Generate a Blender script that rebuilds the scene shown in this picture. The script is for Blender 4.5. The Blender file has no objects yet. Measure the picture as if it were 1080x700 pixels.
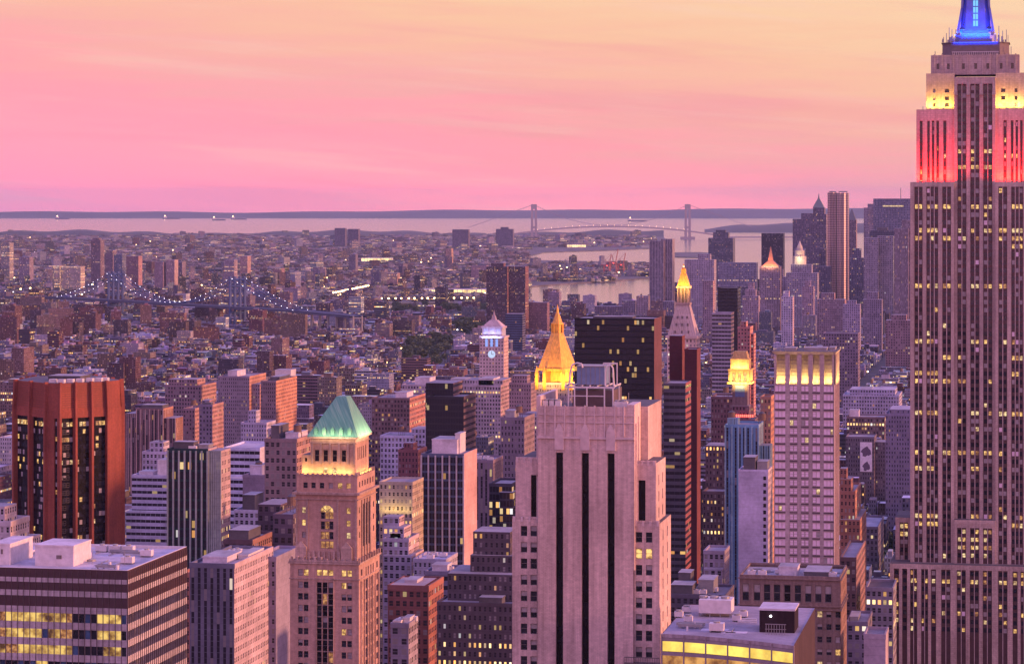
import bpy, math, random
import numpy as np
from mathutils import Vector

R = math.radians
rnd = random.Random(7)
sc = bpy.context.scene
COL = sc.collection

# ------------------------------------------------------------------ camera
F = 2900.0            # focal length in pixels of a 1080 px wide frame
HY = 210.0            # eye level in that frame
CAMZ = 260.0
YAW = R(11.0)         # camera looks 11 degrees east of the avenues (+Y runs down the avenues)
CS, SN = math.cos(YAW), math.sin(YAW)
cam_d = bpy.data.cameras.new('camera')
cam = bpy.data.objects.new('camera', cam_d); COL.objects.link(cam)
cam.location = (0, 0, CAMZ)
cam.rotation_euler = (R(90), 0, YAW)
cam_d.sensor_width = 36.0
cam_d.lens = 36.0 * F / 1080.0
cam_d.shift_y = -(350.0 - HY) / 1080.0
cam_d.clip_start = 1.0
cam_d.clip_end = 150000.0
sc.camera = cam

# ------------------------------------------------------------------ world, sun, exposure
SUN_EL, SUN_NORTH = R(8.5), R(1.5)   # the glow left by the sun, low over the west side
SUN = Vector((math.cos(SUN_EL) * math.cos(SUN_NORTH), -math.cos(SUN_EL) * math.sin(SUN_NORTH), math.sin(SUN_EL)))
W = bpy.data.worlds.new('World'); sc.world = W; W.use_nodes = True


class NT:
    """terse node-tree writing"""
    def __init__(s, tree):
        s.t = tree; s.n = tree.nodes; s.l = tree.links
    def add(s, typ, **kw):
        n = s.n.new(typ)
        for k, v in kw.items():
            setattr(n, k, v)
        return n
    def put(s, sock, v):
        if isinstance(v, bpy.types.NodeSocket): s.l.new(v, sock)
        else: sock.default_value = v
    def m(s, op, a, b=0.0, c=0.0, clamp=False):
        n = s.add('ShaderNodeMath', operation=op, use_clamp=clamp)
        for i, v in enumerate((a, b, c)): s.put(n.inputs[i], v)
        return n.outputs[0]
    def vm(s, op, a, b=(0, 0, 0)):
        n = s.add('ShaderNodeVectorMath', operation=op)
        s.put(n.inputs[0], a); s.put(n.inputs[1], b)
        return n.outputs['Value'] if op in ('DOT_PRODUCT', 'LENGTH') else n.outputs[0]
    def mix(s, f, a, b, mode='MIX'):
        n = s.add('ShaderNodeMix', data_type='RGBA', blend_type=mode)
        s.put(n.inputs[0], f)
        s.put(n.inputs[6], a if isinstance(a, bpy.types.NodeSocket) else tuple(a)[:3] + (1,))
        s.put(n.inputs[7], b if isinstance(b, bpy.types.NodeSocket) else tuple(b)[:3] + (1,))
        return n.outputs[2]
    def ramp(s, f, stops, interp='LINEAR'):
        n = s.add('ShaderNodeValToRGB'); cr = n.color_ramp; cr.interpolation = interp
        while len(cr.elements) > 1: cr.elements.remove(cr.elements[-1])
        cr.elements[0].position = stops[0][0]; cr.elements[0].color = tuple(stops[0][1]) + (1,)
        for p, c in stops[1:]:
            e = cr.elements.new(p); e.color = tuple(c) + (1,)
        s.put(n.inputs[0], f)
        return n.outputs[0]
    def rng(s, v, a, b, c=0.0, d=1.0, typ='LINEAR'):
        n = s.add('ShaderNodeMapRange', interpolation_type=typ)
        s.put(n.inputs[0], v)
        for i, q in enumerate((a, b, c, d)): s.put(n.inputs[i + 1], q)
        return n.outputs[0]
    def noise(s, vec, scale, detail=4.0, rough=0.55, col=False):
        n = s.add('ShaderNodeTexNoise'); s.put(n.inputs['Vector'], vec)
        s.put(n.inputs['Scale'], scale); s.put(n.inputs['Detail'], detail); s.put(n.inputs['Roughness'], rough)
        return n.outputs['Color' if col else 'Fac']
    def xyz(s, v):
        n = s.add('ShaderNodeSeparateXYZ'); s.put(n.inputs[0], v); return n.outputs
    def comb(s, x, y, z):
        n = s.add('ShaderNodeCombineXYZ')
        for i, v in enumerate((x, y, z)): s.put(n.inputs[i], v)
        return n.outputs[0]


def lin(r, g, b):
    f = lambda c: (c / 255 / 12.92) if c / 255 <= 0.04045 else ((c / 255 + 0.055) / 1.055) ** 2.4
    return (f(r), f(g), f(b))


nt = NT(W.node_tree)
nt.n.clear()
geo = nt.add('ShaderNodeTexCoord').outputs['Generated']
dz = nt.xyz(geo)
fwd, rgt = (-SN, CS, 0.0), (CS, SN, 0.0)
side = nt.vm('DOT_PRODUCT', geo, rgt)
# thin layered cloud: streaks that are long across the sky and shallow in height
sv = nt.comb(nt.m('MULTIPLY', side, 5.0), nt.m('MULTIPLY', nt.vm('DOT_PRODUCT', geo, fwd), 3.0), nt.m('MULTIPLY', dz[2], 75.0))
st1 = nt.noise(sv, 1.3, 5.0, 0.6)
st2 = nt.noise(sv, 4.1, 4.0, 0.6)
zz = nt.m('ADD', dz[2], nt.m('ADD', nt.m('MULTIPLY', nt.m('SUBTRACT', st1, 0.5), 0.045), nt.m('MULTIPLY', nt.m('SUBTRACT', st2, 0.5), 0.020)))
zz = nt.m('ADD', zz, nt.m('MULTIPLY', side, 0.14))     # the peach band rides higher to the east
low = nt.ramp(nt.rng(zz, -0.02, 0.13), [
    (0.00, (1.75, .42, .46)), (0.14, (1.62, .42, .46)), (0.20, (1.30, .39, .45)), (0.27, (1.10, .39, .44)), (0.37, lin(255, 177, 173)),
    (0.47, lin(255, 187, 168)), (0.58, lin(255, 199, 166)), (0.74, lin(255, 214, 174)), (1.0, lin(252, 210, 178))])
back = nt.vm('DOT_PRODUCT', geo, fwd)
dome = nt.ramp(dz[2], [(0.0, lin(240, 150, 185)), (0.10, lin(246, 190, 175)), (0.22, lin(222, 165, 205)), (0.45, lin(160, 150, 228)), (1.0, lin(128, 138, 228))])
domb = nt.ramp(dz[2], [(0.0, (1.30, .50, .62)), (0.18, (1.05, .50, .66)), (0.45, lin(186, 158, 216)), (1.0, lin(128, 138, 228))])
dome = nt.mix(1.0, nt.mix(nt.rng(back, 0.35, -0.35), dome, domb), (1.66, 1.62, 1.62), 'MULTIPLY')
sky = nt.mix(nt.m('MAXIMUM', nt.rng(dz[2], 0.08, 0.20), nt.rng(back, 0.35, -0.35)), low, dome)
# wisps: long pale streaks and slightly darker ones between, tilted a little
wv = nt.comb(nt.m('MULTIPLY', side, 7.0), nt.m('MULTIPLY', back, 2.0), nt.m('ADD', nt.m('MULTIPLY', dz[2], 120.0), nt.m('MULTIPLY', side, 9.0)))
w1 = nt.noise(wv, 0.9, 7.0, 0.62); w2 = nt.noise(wv, 0.55, 5.0, 0.6)
sky = nt.mix(nt.m('MULTIPLY', nt.rng(w1, 0.52, 0.72, 0.0, 1.0, 'SMOOTHSTEP'), 0.42), sky, lin(255, 208, 190))
sky = nt.mix(nt.m('MULTIPLY', nt.rng(w2, 0.50, 0.34, 0.0, 1.0, 'SMOOTHSTEP'), 0.30), sky, lin(246, 142, 160))
sky = nt.mix(nt.m('MULTIPLY', nt.rng(side, 0.02, -0.30), nt.rng(dz[2], 0.05, -0.01)), sky, lin(226, 150, 205))
glow = nt.m('POWER', nt.m('MAXIMUM', nt.vm('DOT_PRODUCT', geo, tuple(SUN)), 0.0), 7.0)
sky = nt.mix(nt.m('MULTIPLY', glow, 1.0), sky, (1.5, 0.62, 0.30))
nish = nt.add('ShaderNodeTexSky', sky_type='NISHITA', sun_disc=False)
nish.sun_elevation = R(3.0)
nish.sun_rotation = math.atan2(SUN.x, SUN.y)
b1 = nt.add('ShaderNodeBackground'); nt.put(b1.inputs[0], nish.outputs[0]); b1.inputs[1].default_value = 0.006
b2 = nt.add('ShaderNodeBackground'); nt.put(b2.inputs[0], sky); b2.inputs[1].default_value = 0.98
ad = nt.add('ShaderNodeAddShader'); nt.l.new(b1.outputs[0], ad.inputs[0]); nt.l.new(b2.outputs[0], ad.inputs[1])
wo = nt.add('ShaderNodeOutputWorld'); nt.l.new(ad.outputs[0], wo.inputs[0])

sl = bpy.data.lights.new('sun', 'SUN'); so = bpy.data.objects.new('sun', sl); COL.objects.link(so)
sl.energy = 5.0; sl.angle = R(5.0); sl.color = (1.0, 0.43, 0.25)
so.rotation_euler = SUN.to_track_quat('Z', 'Y').to_euler()

sc.view_settings.view_transform = 'Standard'; sc.view_settings.look = 'None'
sc.view_settings.exposure = 0.0; sc.view_settings.gamma = 1.0; sc.view_settings.use_curve_mapping = False
sc.render.engine = 'CYCLES'
cy = sc.cycles
cy.max_bounces = 4; cy.diffuse_bounces = 2; cy.glossy_bounces = 2; cy.transmission_bounces = 2; cy.volume_bounces = 0
cy.use_denoising = True
try: cy.denoiser = 'OPENIMAGEDENOISE'
except Exception: pass
cy.sample_clamp_indirect = 4.0
cy.caustics_reflective = False; cy.caustics_refractive = False

# ------------------------------------------------------------------ where things stand
def ray(px):                      # direction in plan of a picture column, per metre of depth
    t = (px - 540.0) / F
    return (-SN + CS * t, CS + SN * t)
def at(px, d): r = ray(px); return (r[0] * d, r[1] * d)
def zat(py, d): return CAMZ - (py - HY) * d / F
def gd(py): return CAMZ * F / (py - HY)                    # depth at which level ground shows at that height
def xat(px, Y): r = ray(px); return Y * r[0] / r[1]        # on a wall that faces the camera at Y down the avenue
def dep(x, y): return -SN * x + CS * y
def pix(x, y, z):
    d = max(dep(x, y), 1.0); u = CS * x + SN * y
    return 540 + F * u / d, HY + F * (CAMZ - z) / d

# ------------------------------------------------------------------ object helpers
def tag(o, label=None, cat=None, group=None, kind=None):
    if label: o['label'] = label
    if cat: o['category'] = cat
    if group: o['group'] = group
    if kind: o['kind'] = kind
    return o
def thing(name, label, cat, loc, group=None, rz=0.0):
    o = bpy.data.objects.new(name, None); COL.objects.link(o)
    o.empty_display_size = 2.0
    o.location = loc; o.rotation_euler = (0, 0, rz)
    return tag(o, label, cat, group)


class MB:
    """collects faces (world coordinates) into one mesh"""
    def __init__(s): s.v = []; s.f = []; s.mi = []
    def face(s, pts, m=0):
        i = len(s.v); s.v += [tuple(p) for p in pts]; s.f.append(tuple(range(i, i + len(pts)))); s.mi.append(m)
    def box(s, x0, x1, y0, y1, z0, z1, m=0, top=None, bottom=False):
        q = s.face; t = m if top is None else top
        q([(x0, y0, z0), (x1, y0, z0), (x1, y0, z1), (x0, y0, z1)], m)
        q([(x1, y0, z0), (x1, y1, z0), (x1, y1, z1), (x1, y0, z1)], m)
        q([(x1, y1, z0), (x0, y1, z0), (x0, y1, z1), (x1, y1, z1)], m)
        q([(x0, y1, z0), (x0, y0, z0), (x0, y0, z1), (x0, y1, z1)], m)
        q([(x0, y0, z1), (x1, y0, z1), (x1, y1, z1), (x0, y1, z1)], t)
        if bottom: q([(x0, y0, z0), (x0, y1, z0), (x1, y1, z0), (x1, y0, z0)], m)
    def prism(s, pts, z0, z1, m=0, top=None, pts1=None):
        n = len(pts); p1 = pts1 or pts
        for i in range(n):
            a, b = pts[i], pts[(i + 1) % n]; c, d = p1[i], p1[(i + 1) % n]
            s.face([(a[0], a[1], z0), (b[0], b[1], z0), (d[0], d[1], z1), (c[0], c[1], z1)], m)
        s.face([(p[0], p[1], z1) for p in p1], m if top is None else top)
    def tube(s, a, b, r, n=6, m=0, r1=None):
        a, b = Vector(a), Vector(b); d = (b - a).normalized()
        u = d.cross(Vector((0, 0, 1)) if abs(d.z) < 0.9 else Vector((1, 0, 0))).normalized(); w = d.cross(u)
        r1 = r if r1 is None else r1
        pa = [a + (u * math.cos(2 * math.pi * k / n) + w * math.sin(2 * math.pi * k / n)) * r for k in range(n)]
        pb = [b + (u * math.cos(2 * math.pi * k / n) + w * math.sin(2 * math.pi * k / n)) * r1 for k in range(n)]
        for k in range(n):
            j = (k + 1) % n
            s.face([pa[k], pa[j], pb[j], pb[k]], m)
        s.face(pa[::-1], m); s.face(pb, m)
    def build(s, name, mats, parent=None, smooth=False):
        if not isinstance(mats, (list, tuple)): mats = [mats]
        off = Vector((0, 0, 0))
        p = parent
        while p is not None:
            off += Vector(p.location); p = p.parent
        me = bpy.data.meshes.new(name)
        me.from_pydata([(x - off.x, y - off.y, z - off.z) for x, y, z in s.v], [], s.f)
        for m in mats: me.materials.append(m)
        me.polygons.foreach_set('material_index', s.mi)
        if smooth: me.polygons.foreach_set('use_smooth', [True] * len(s.f))
        me.update()
        o = bpy.data.objects.new(name, me); COL.objects.link(o)
        if parent is not None: o.parent = parent
        return o


# ------------------------------------------------------------------ materials
def new_mat(name):
    m = bpy.data.materials.new(name); m.use_nodes = True
    t = NT(m.node_tree); t.n.clear()
    out = t.add('ShaderNodeOutputMaterial'); b = t.add('ShaderNodeBsdfPrincipled')
    t.l.new(b.outputs[0], out.inputs[0])
    return m, t, b
def setb(t, b, **k):
    names = {'col': 'Base Color', 'rough': 'Roughness', 'metal': 'Metallic', 'em': 'Emission Color', 'es': 'Emission Strength', 'normal': 'Normal', 'spec': 'Specular IOR Level'}
    for kk, v in k.items():
        if kk in ('col', 'em') and not isinstance(v, bpy.types.NodeSocket): v = tuple(v)[:3] + (1,)
        t.put(b.inputs[names[kk]], v)


def wall_mat(name, col, course=0.6, blockw=1.2, mortar=0.10, rough=0.85, streak=0.35, metal=0.0):
    """masonry or cladding: coursed, mottled, with rain streaks"""
    m, t, b = new_mat(name)
    p = t.add('ShaderNodeNewGeometry').outputs['Position']; x = t.xyz(p)
    u = t.m('ADD', x[0], x[1])
    uv = t.comb(u, x[2], 0.0)
    big = t.noise(p, 0.05, 4.0); fine = t.noise(p, 0.9, 5.0, 0.65)
    drip = t.noise(t.comb(t.m('MULTIPLY', u, 0.9), 0.0, t.m('MULTIPLY', x[2], 0.035)), 1.0, 5.0, 0.6)
    k = t.m('MULTIPLY', t.rng(big, 0.3, 0.7, 0.76, 1.16), t.rng(fine, 0.3, 0.7, 0.80, 1.14))
    k = t.m('MULTIPLY', k, t.rng(drip, 0.35, 0.68, 1.0 - streak, 1.06))
    c = t.mix(1.0, tuple(col), t.comb(k, k, k), 'MULTIPLY')
    if mortar > 0:
        br = t.add('ShaderNodeTexBrick'); t.put(br.inputs['Vector'], uv)
        br.inputs['Scale'].default_value = 1.0; br.inputs['Brick Width'].default_value = blockw; br.inputs['Row Height'].default_value = course
        br.inputs['Mortar Size'].default_value = course * 0.07; br.inputs['Mortar Smooth'].default_value = 0.2
        br.inputs['Color1'].default_value = (1, 1, 1, 1); br.inputs['Color2'].default_value = (0.86, 0.86, 0.86, 1)
        br.inputs['Mortar'].default_value = (1 - mortar * 4,) * 3 + (1,)
        c = t.mix(0.8, c, br.outputs['Color'], 'MULTIPLY')
    setb(t, b, col=c, rough=rough, metal=metal, spec=0.25)
    return m


def plain_mat(name, col, rough=0.7, metal=0.0, var=0.2, scale=0.6):
    m, t, b = new_mat(name)
    p = t.add('ShaderNodeNewGeometry').outputs['Position']
    k = t.rng(t.noise(p, scale, 5.0, 0.6), 0.3, 0.7, 1 - var, 1 + var * 0.5)
    setb(t, b, col=t.mix(1.0, tuple(col), t.comb(k, k, k), 'MULTIPLY'), rough=rough, metal=metal)
    return m


def roof_mat(name, col):
    """felt and gravel roof with ponding stains"""
    m, t, b = new_mat(name)
    p = t.add('ShaderNodeNewGeometry').outputs['Position']
    k = t.m('MULTIPLY', t.rng(t.noise(p, 0.12, 5.0, 0.65), 0.32, 0.68, 0.62, 1.15), t.rng(t.noise(p, 1.1, 3.0), 0.3, 0.7, 0.88, 1.08))
    setb(t, b, col=t.mix(1.0, tuple(col), t.comb(k, k, k), 'MULTIPLY'), rough=0.8)
    return m


def glass_mat(name, col=(0.018, 0.018, 0.026), rough=0.07, metal=0.0, spec=0.6):
    m, t, b = new_mat(name)
    p = t.add('ShaderNodeNewGeometry').outputs['Position']
    k = t.rng(t.noise(p, 0.35, 2.0), 0.3, 0.7, 0.5, 1.6)
    setb(t, b, col=t.mix(1.0, tuple(col), t.comb(k, k, k), 'MULTIPLY'), rough=rough, metal=metal, spec=spec)
    return m


def lit_mat(name, col, es, lo=0.25, scale=0.9):
    """a lit room behind glass: ceiling lights, furniture and blinds break it up"""
    m, t, b = new_mat(name)
    p = t.add('ShaderNodeNewGeometry').outputs['Position']
    k = t.rng(t.noise(p, scale, 3.0, 0.6), 0.36, 0.62, lo, 1.0)
    setb(t, b, col=(0.05, 0.04, 0.04), rough=0.2, em=t.mix(k, (col[0] * 0.7, col[1] * 0.42, col[2] * 0.3), col), es=t.m('MULTIPLY', k, es))
    m.cycles.emission_sampling = 'NONE'
    return m


def lamp_mat(name, col, es):
    m, t, b = new_mat(name)
    setb(t, b, col=(0.1, 0.1, 0.1), em=col, es=es)
    m.cycles.emission_sampling = 'NONE'
    return m


M = {}
M['glass'] = glass_mat('window_glass')
M['glass_dark'] = glass_mat('black_glass', (0.006, 0.005, 0.008), 0.22, 0, 0.25)
M['glass_blue'] = glass_mat('blue_glass', (0.05, 0.10, 0.20), 0.12)
M['blind'] = plain_mat('drawn_blind', (0.36, 0.32, 0.34), 0.5, 0, 0.3, 0.8)
M['pane_sky'] = plain_mat('sky_painted_pane', (0.86, 0.66, 0.82), 0.35, 0, 0.15, 0.5)  # pink sky reflection of the panes, painted as a flat pale colour
M['lit'] = lit_mat('lit_room', (1.0, 0.62, 0.20), 1.25)
M['lit_pale'] = lit_mat('lit_room_pale', (1.0, 0.76, 0.38), 1.15)
M['lit_office'] = lit_mat('lit_office', (1.0, 0.66, 0.17), 0.95, 0.10, 0.30)
M['lit_dim'] = lit_mat('lit_room_dim', (1.0, 0.48, 0.16), 0.65)
M['lit_strip'] = lit_mat('lit_band', (1.0, 0.72, 0.13), 1.35, 0.7, 0.25)
M['frame'] = plain_mat('window_frame', (0.16, 0.13, 0.13), 0.6)
M['roof'] = roof_mat('roof_felt', (0.36, 0.34, 0.38))
M['roof_pale'] = roof_mat('roof_pale', (0.62, 0.56, 0.64))
M['roof_dark'] = roof_mat('roof_dark', (0.10, 0.09, 0.11))
M['steel'] = plain_mat('grey_steel', (0.30, 0.29, 0.31), 0.5, 0.4)
M['white_metal'] = plain_mat('white_metal', (0.66, 0.60, 0.62), 0.5)
M['wood_tank'] = plain_mat('tank_wood', (0.16, 0.10, 0.08), 0.9)
M['lamp_warm'] = lamp_mat('lamp_warm', (1.0, 0.62, 0.25), 14.0)
M['lamp_white'] = lamp_mat('lamp_white', (0.95, 0.9, 1.0), 9.0)
M['lamp_red'] = lamp_mat('lamp_red', (1.0, 0.08, 0.05), 5.0)


def facade_material():
    """walls of the many buildings: colour and window rhythm come from each face's own attributes"""
    m, t, b = new_mat('city_facade')
    uv = t.xyz(t.add('ShaderNodeUVMap', uv_map='UVMap').outputs[0])
    col = t.add('ShaderNodeAttribute', attribute_name='col').outputs['Color']
    wa = t.xyz(t.add('ShaderNodeAttribute', attribute_name='wa').outputs['Vector'])
    wb = t.xyz(t.add('ShaderNodeAttribute', attribute_name='wb').outputs['Vector'])
    cu, cv = t.m('DIVIDE', uv[0], wa[0]), t.m('DIVIDE', uv[1], wa[1])
    fu, fv = t.m('FRACT', cu), t.m('FRACT', cv)
    iu, iv = t.m('FLOOR', cu), t.m('FLOOR', cv)
    du = t.m('ABSOLUTE', t.m('SUBTRACT', fu, 0.5)); dv = t.m('ABSOLUTE', t.m('SUBTRACT', fv, 0.5))
    mask = t.m('MULTIPLY', t.m('LESS_THAN', du, t.m('MULTIPLY', wb[0], 0.5)), t.m('LESS_THAN', dv, t.m('MULTIPLY', wb[1], 0.5)))
    wn = t.add('ShaderNodeTexWhiteNoise', noise_dimensions='3D'); t.put(wn.inputs['Vector'], t.comb(iu, iv, wb[2]))
    r = t.xyz(wn.outputs['Color'])
    wr = t.add('ShaderNodeTexWhiteNoise', noise_dimensions='2D'); t.put(wr.inputs['Vector'], t.comb(iv, wb[2], 0.0))
    rowk = t.m('ADD', 0.45, t.m('MULTIPLY', t.m('POWER', wr.outputs['Value'], 12.0), 9.0))
    lit = t.m('LESS_THAN', wn.outputs['Value'], t.m('MULTIPLY', wa[2], rowk))
    p = t.add('ShaderNodeNewGeometry').outputs['Position']
    k = t.m('MULTIPLY', t.rng(t.noise(p, 0.07, 4.0, 0.6), 0.3, 0.7, 0.72, 1.2), t.rng(t.noise(p, 0.7, 3.0, 0.6), 0.3, 0.7, 0.84, 1.1))
    course = t.m('LESS_THAN', fv, 0.07)
    k = t.m('MULTIPLY', k, t.m('SUBTRACT', 1.0, t.m('MULTIPLY', course, 0.14)))
    wallc = t.mix(1.0, col, t.comb(k, k, k), 'MULTIPLY')
    punched = t.m('LESS_THAN', wb[0], 0.8)
    gl = t.mix(t.m('MULTIPLY', punched, t.m('GREATER_THAN', r[1], 0.78)), (0.022, 0.020, 0.030), (0.20, 0.18, 0.20))
    sash = t.m('LESS_THAN', t.m('ABSOLUTE', t.m('SUBTRACT', fv, 0.5)), 0.025)
    gl = t.mix(t.m('MULTIPLY', t.m('MULTIPLY', sash, punched), 0.7), gl, col)
    c = t.mix(mask, wallc, gl)
    ec = t.ramp(r[2], [(0.0, (1.0, 0.40, 0.10)), (0.45, (1.0, 0.58, 0.18)), (0.85, (1.0, 0.74, 0.36)), (1.0, (0.85, 0.85, 0.9))])
    es = t.m('MULTIPLY', t.m('MULTIPLY', lit, mask), t.rng(r[0], 0.0, 1.0, 0.35, 2.4))
    bump = t.add('ShaderNodeBump'); bump.inputs['Strength'].default_value = 0.5; bump.inputs['Distance'].default_value = 0.4
    t.put(bump.inputs['Height'], t.m('SUBTRACT', 1.0, mask))
    setb(t, b, col=c, rough=t.m('SUBTRACT', 0.85, t.m('MULTIPLY', mask, 0.65)), em=ec, es=es, spec=0.3, normal=bump.outputs[0])
    m.cycles.emission_sampling = 'NONE'
    return m
M['facade'] = facade_material()


class Acc:
    """boxes with walls that carry colour and window rhythm, written as one mesh (world coordinates)"""
    def __init__(s): s.q = []; s.uv = []; s.c = []; s.wa = []; s.wb = []
    def quad(s, pts, uv, col, wa=(3, 3, 0), wb=(0, 0, 0)):
        s.q.append(pts); s.uv.append(uv); s.c.append(col); s.wa.append(wa); s.wb.append(wb)
    def wall(s, a, b, z0, z1, col, wa, wb):
        L = math.hypot(b[0] - a[0], b[1] - a[1])
        n = max(1, round(L / wa[0])); w0 = L / n
        h = z1 - z0; nf = max(1, round(h / wa[1])); fh = h / nf
        s.quad([(a[0], a[1], z0), (b[0], b[1], z0), (b[0], b[1], z1), (a[0], a[1], z1)],
               [(0, 0), (L, 0), (L, h), (0, h)], col, (w0, fh, wa[2]), wb)
    def poly(s, pts, z0, z1, col, roof, wa, wb, top=True):
        """pts: four corners, counter-clockwise from above"""
        for i in range(4):
            s.wall(pts[i], pts[(i + 1) % 4], z0, z1, col, wa, (wb[0], wb[1], wb[2] + i * 0.37))
        if top:
            s.quad([(p[0], p[1], z1) for p in pts], [(0, 0)] * 4, roof)
    def plain(s, pts, z0, z1, col, roof=None): s.poly(pts, z0, z1, col, roof or col, (3, 3, 0), (0, 0, 0))
    def tank(s, x, y, z, r, h, col, leg=1.5):
        n = 8
        ring = [(x + r * math.cos(2 * math.pi * k / n), y + r * math.sin(2 * math.pi * k / n)) for k in range(n)]
        for k in range(n):
            a, b = ring[k], ring[(k + 1) % n]
            s.quad([(a[0], a[1], z + leg), (b[0], b[1], z + leg), (b[0], b[1], z + leg + h), (a[0], a[1], z + leg + h)], [(0, 0)] * 4, col)
        for k in range(0, n, 2):
            a, b, c = ring[k], ring[(k + 1) % n], ring[(k + 2) % n]
            s.quad([(a[0], a[1], z + leg + h), (b[0], b[1], z + leg + h), (c[0], c[1], z + leg + h), (x, y, z + leg + h + r * 0.7)], [(0, 0)] * 4, tuple(q * 0.8 for q in col))
        for k in range(1, n, 2):
            a = ring[k]; e = 0.15
            s.plain([(a[0] - e, a[1] - e), (a[0] + e, a[1] - e), (a[0] + e, a[1] + e), (a[0] - e, a[1] + e)], z, z + leg, (0.1, 0.08, 0.08))
    def build(s, name, parent=None, loc=(0, 0, 0)):
        n = len(s.q); me = bpy.data.meshes.new(name)
        v = np.array(s.q, dtype=np.float32).reshape(-1, 3)
        off = np.array(loc if parent is None else tuple(parent.location), dtype=np.float32)
        v = v - off
        me.vertices.add(4 * n); me.vertices.foreach_set('co', v.ravel())
        me.loops.add(4 * n); me.loops.foreach_set('vertex_index', np.arange(4 * n, dtype=np.int32))
        me.polygons.add(n); me.polygons.foreach_set('loop_start', np.arange(0, 4 * n, 4, dtype=np.int32))
        try: me.polygons.foreach_set('loop_total', np.full(n, 4, dtype=np.int32))
        except Exception: pass
        uvl = me.uv_layers.new(name='UVMap')
        uvl.data.foreach_set('uv', np.array(s.uv, dtype=np.float32).ravel())
        a = me.attributes.new('col', 'FLOAT_COLOR', 'FACE')
        c = np.ones((n, 4), dtype=np.float32); c[:, :3] = np.array(s.c, dtype=np.float32)
        a.data.foreach_set('color', c.ravel())
        for nm, arr in (('wa', s.wa), ('wb', s.wb)):
            a = me.attributes.new(nm, 'FLOAT_VECTOR', 'FACE')
            a.data.foreach_set('vector', np.array(arr, dtype=np.float32).ravel())
        me.materials.append(M['facade'])
        me.update(calc_edges=True); me.validate()
        o = bpy.data.objects.new(name, me); COL.objects.link(o)
        if parent is not None: o.parent = parent
        else: o.location = loc
        return o


# ------------------------------------------------------------------ windows as objects
def unit_window(kind):
    b = MB()
    b.face([(-.5, 0, 0), (.5, 0, 0), (.5, 0, 1), (-.5, 0, 1)], 0)
    f, e = -0.06, (0.012 if kind.startswith('band') else 0.055)
    for (x0, x1, z0, z1) in ((-.5, -.5 + e, 0, 1), (.5 - e, .5, 0, 1), (-.5 + e, .5 - e, 1 - e, 1), (-.5 + e, .5 - e, 0, e), (-.5 + e, .5 - e, .49, .53)):
        b.face([(x0, f, z0), (x1, f, z0), (x1, f, z1), (x0, f, z1)], 1)
    if kind.startswith('band'): b.v, b.f, b.mi = b.v[:4], b.f[:1], b.mi[:1]
    if kind == 'half':      # blind drawn part of the way
        b.face([(-.5 + e, -.02, .53), (.5 - e, -.02, .53), (.5 - e, -.02, 1 - e), (-.5 + e, -.02, 1 - e)], 2)
    g = {'dark': 'glass', 'half': 'glass', 'blind': 'blind', 'lit': 'lit', 'pale': 'lit_pale', 'dim': 'lit_dim', 'black': 'glass_dark', 'blue': 'glass_blue', 'white': 'pane_sky', 'bandlit': 'lit_office', 'bandark': 'glass', 'bandblue': 'glass_blue', 'bandim': 'lit_dim'}[kind]
    me = bpy.data.meshes.new('window_' + kind)
    me.from_pydata(b.v, [], b.f)
    for k in (g, 'frame', 'blind'): me.materials.append(M[k])
    me.polygons.foreach_set('material_index', b.mi); me.update()
    return me
UW = {k: unit_window(k) for k in ('dark', 'half', 'blind', 'lit', 'pale', 'dim', 'black', 'blue', 'white', 'bandlit', 'bandark', 'bandblue', 'bandim')}
UWM = {'dark': 'glass', 'half': 'glass', 'blind': 'blind', 'lit': 'lit', 'pale': 'lit_pale', 'dim': 'lit_dim', 'black': 'glass_dark', 'blue': 'glass_blue', 'white': 'pane_sky', 'bandlit': 'lit_office', 'bandark': 'glass', 'bandblue': 'glass_blue', 'bandim': 'lit_dim'}
UKEYS = list(UWM)


def place_windows(t, wins, most=96):
    """the windows that show largest become parts; what is left over is one part"""
    base = Vector(t.location)
    def score(w):
        c, U, ww, hh, k = w
        px, py = pix(*c); n = (U[1], -U[0]); d = math.hypot(c[0], c[1])
        fac = -(n[0] * c[0] + n[1] * c[1]) / d
        inside = -5 < px < 1085 and -5 < py + 0 < 705
        return (ww * hh * max(fac, 0.0) / (d * d)) * (1.0 if inside else 0.01) * (1.25 if k in ('lit', 'pale', 'dim') else 1.0)
    wins = sorted(wins, key=score, reverse=True)
    for c, U, ww, hh, k in wins[:most]:
        o = bpy.data.objects.new('window', UW[k]); COL.objects.link(o)
        o.location = Vector(c) - base; o.rotation_euler = (0, 0, math.atan2(U[1], U[0])); o.scale = (ww, 1, hh)
        o.parent = t
        if k in ('lit', 'pale', 'dim', 'bandlit', 'bandim'): o['label'] = 'window lit warm from inside'
    if len(wins) > most:
        b = MB()
        for c, U, ww, hh, k in wins[most:]:
            hx, hy = U[0] * ww / 2, U[1] * ww / 2
            b.face([(c[0] - hx, c[1] - hy, c[2]), (c[0] + hx, c[1] + hy, c[2]), (c[0] + hx, c[1] + hy, c[2] + hh), (c[0] - hx, c[1] - hy, c[2] + hh)], UKEYS.index(k))
        o = b.build('window', [M[UWM[k]] for k in UKEYS], t)
        o['kind'] = 'stuff'


def wkind(lit=0.12, r=None):
    r = r or rnd
    v = r.random()
    if v < lit: return r.choice(('lit', 'lit', 'pale', 'dim'))
    return r.choice(('dark', 'dark', 'dark', 'half', 'blind'))


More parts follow.
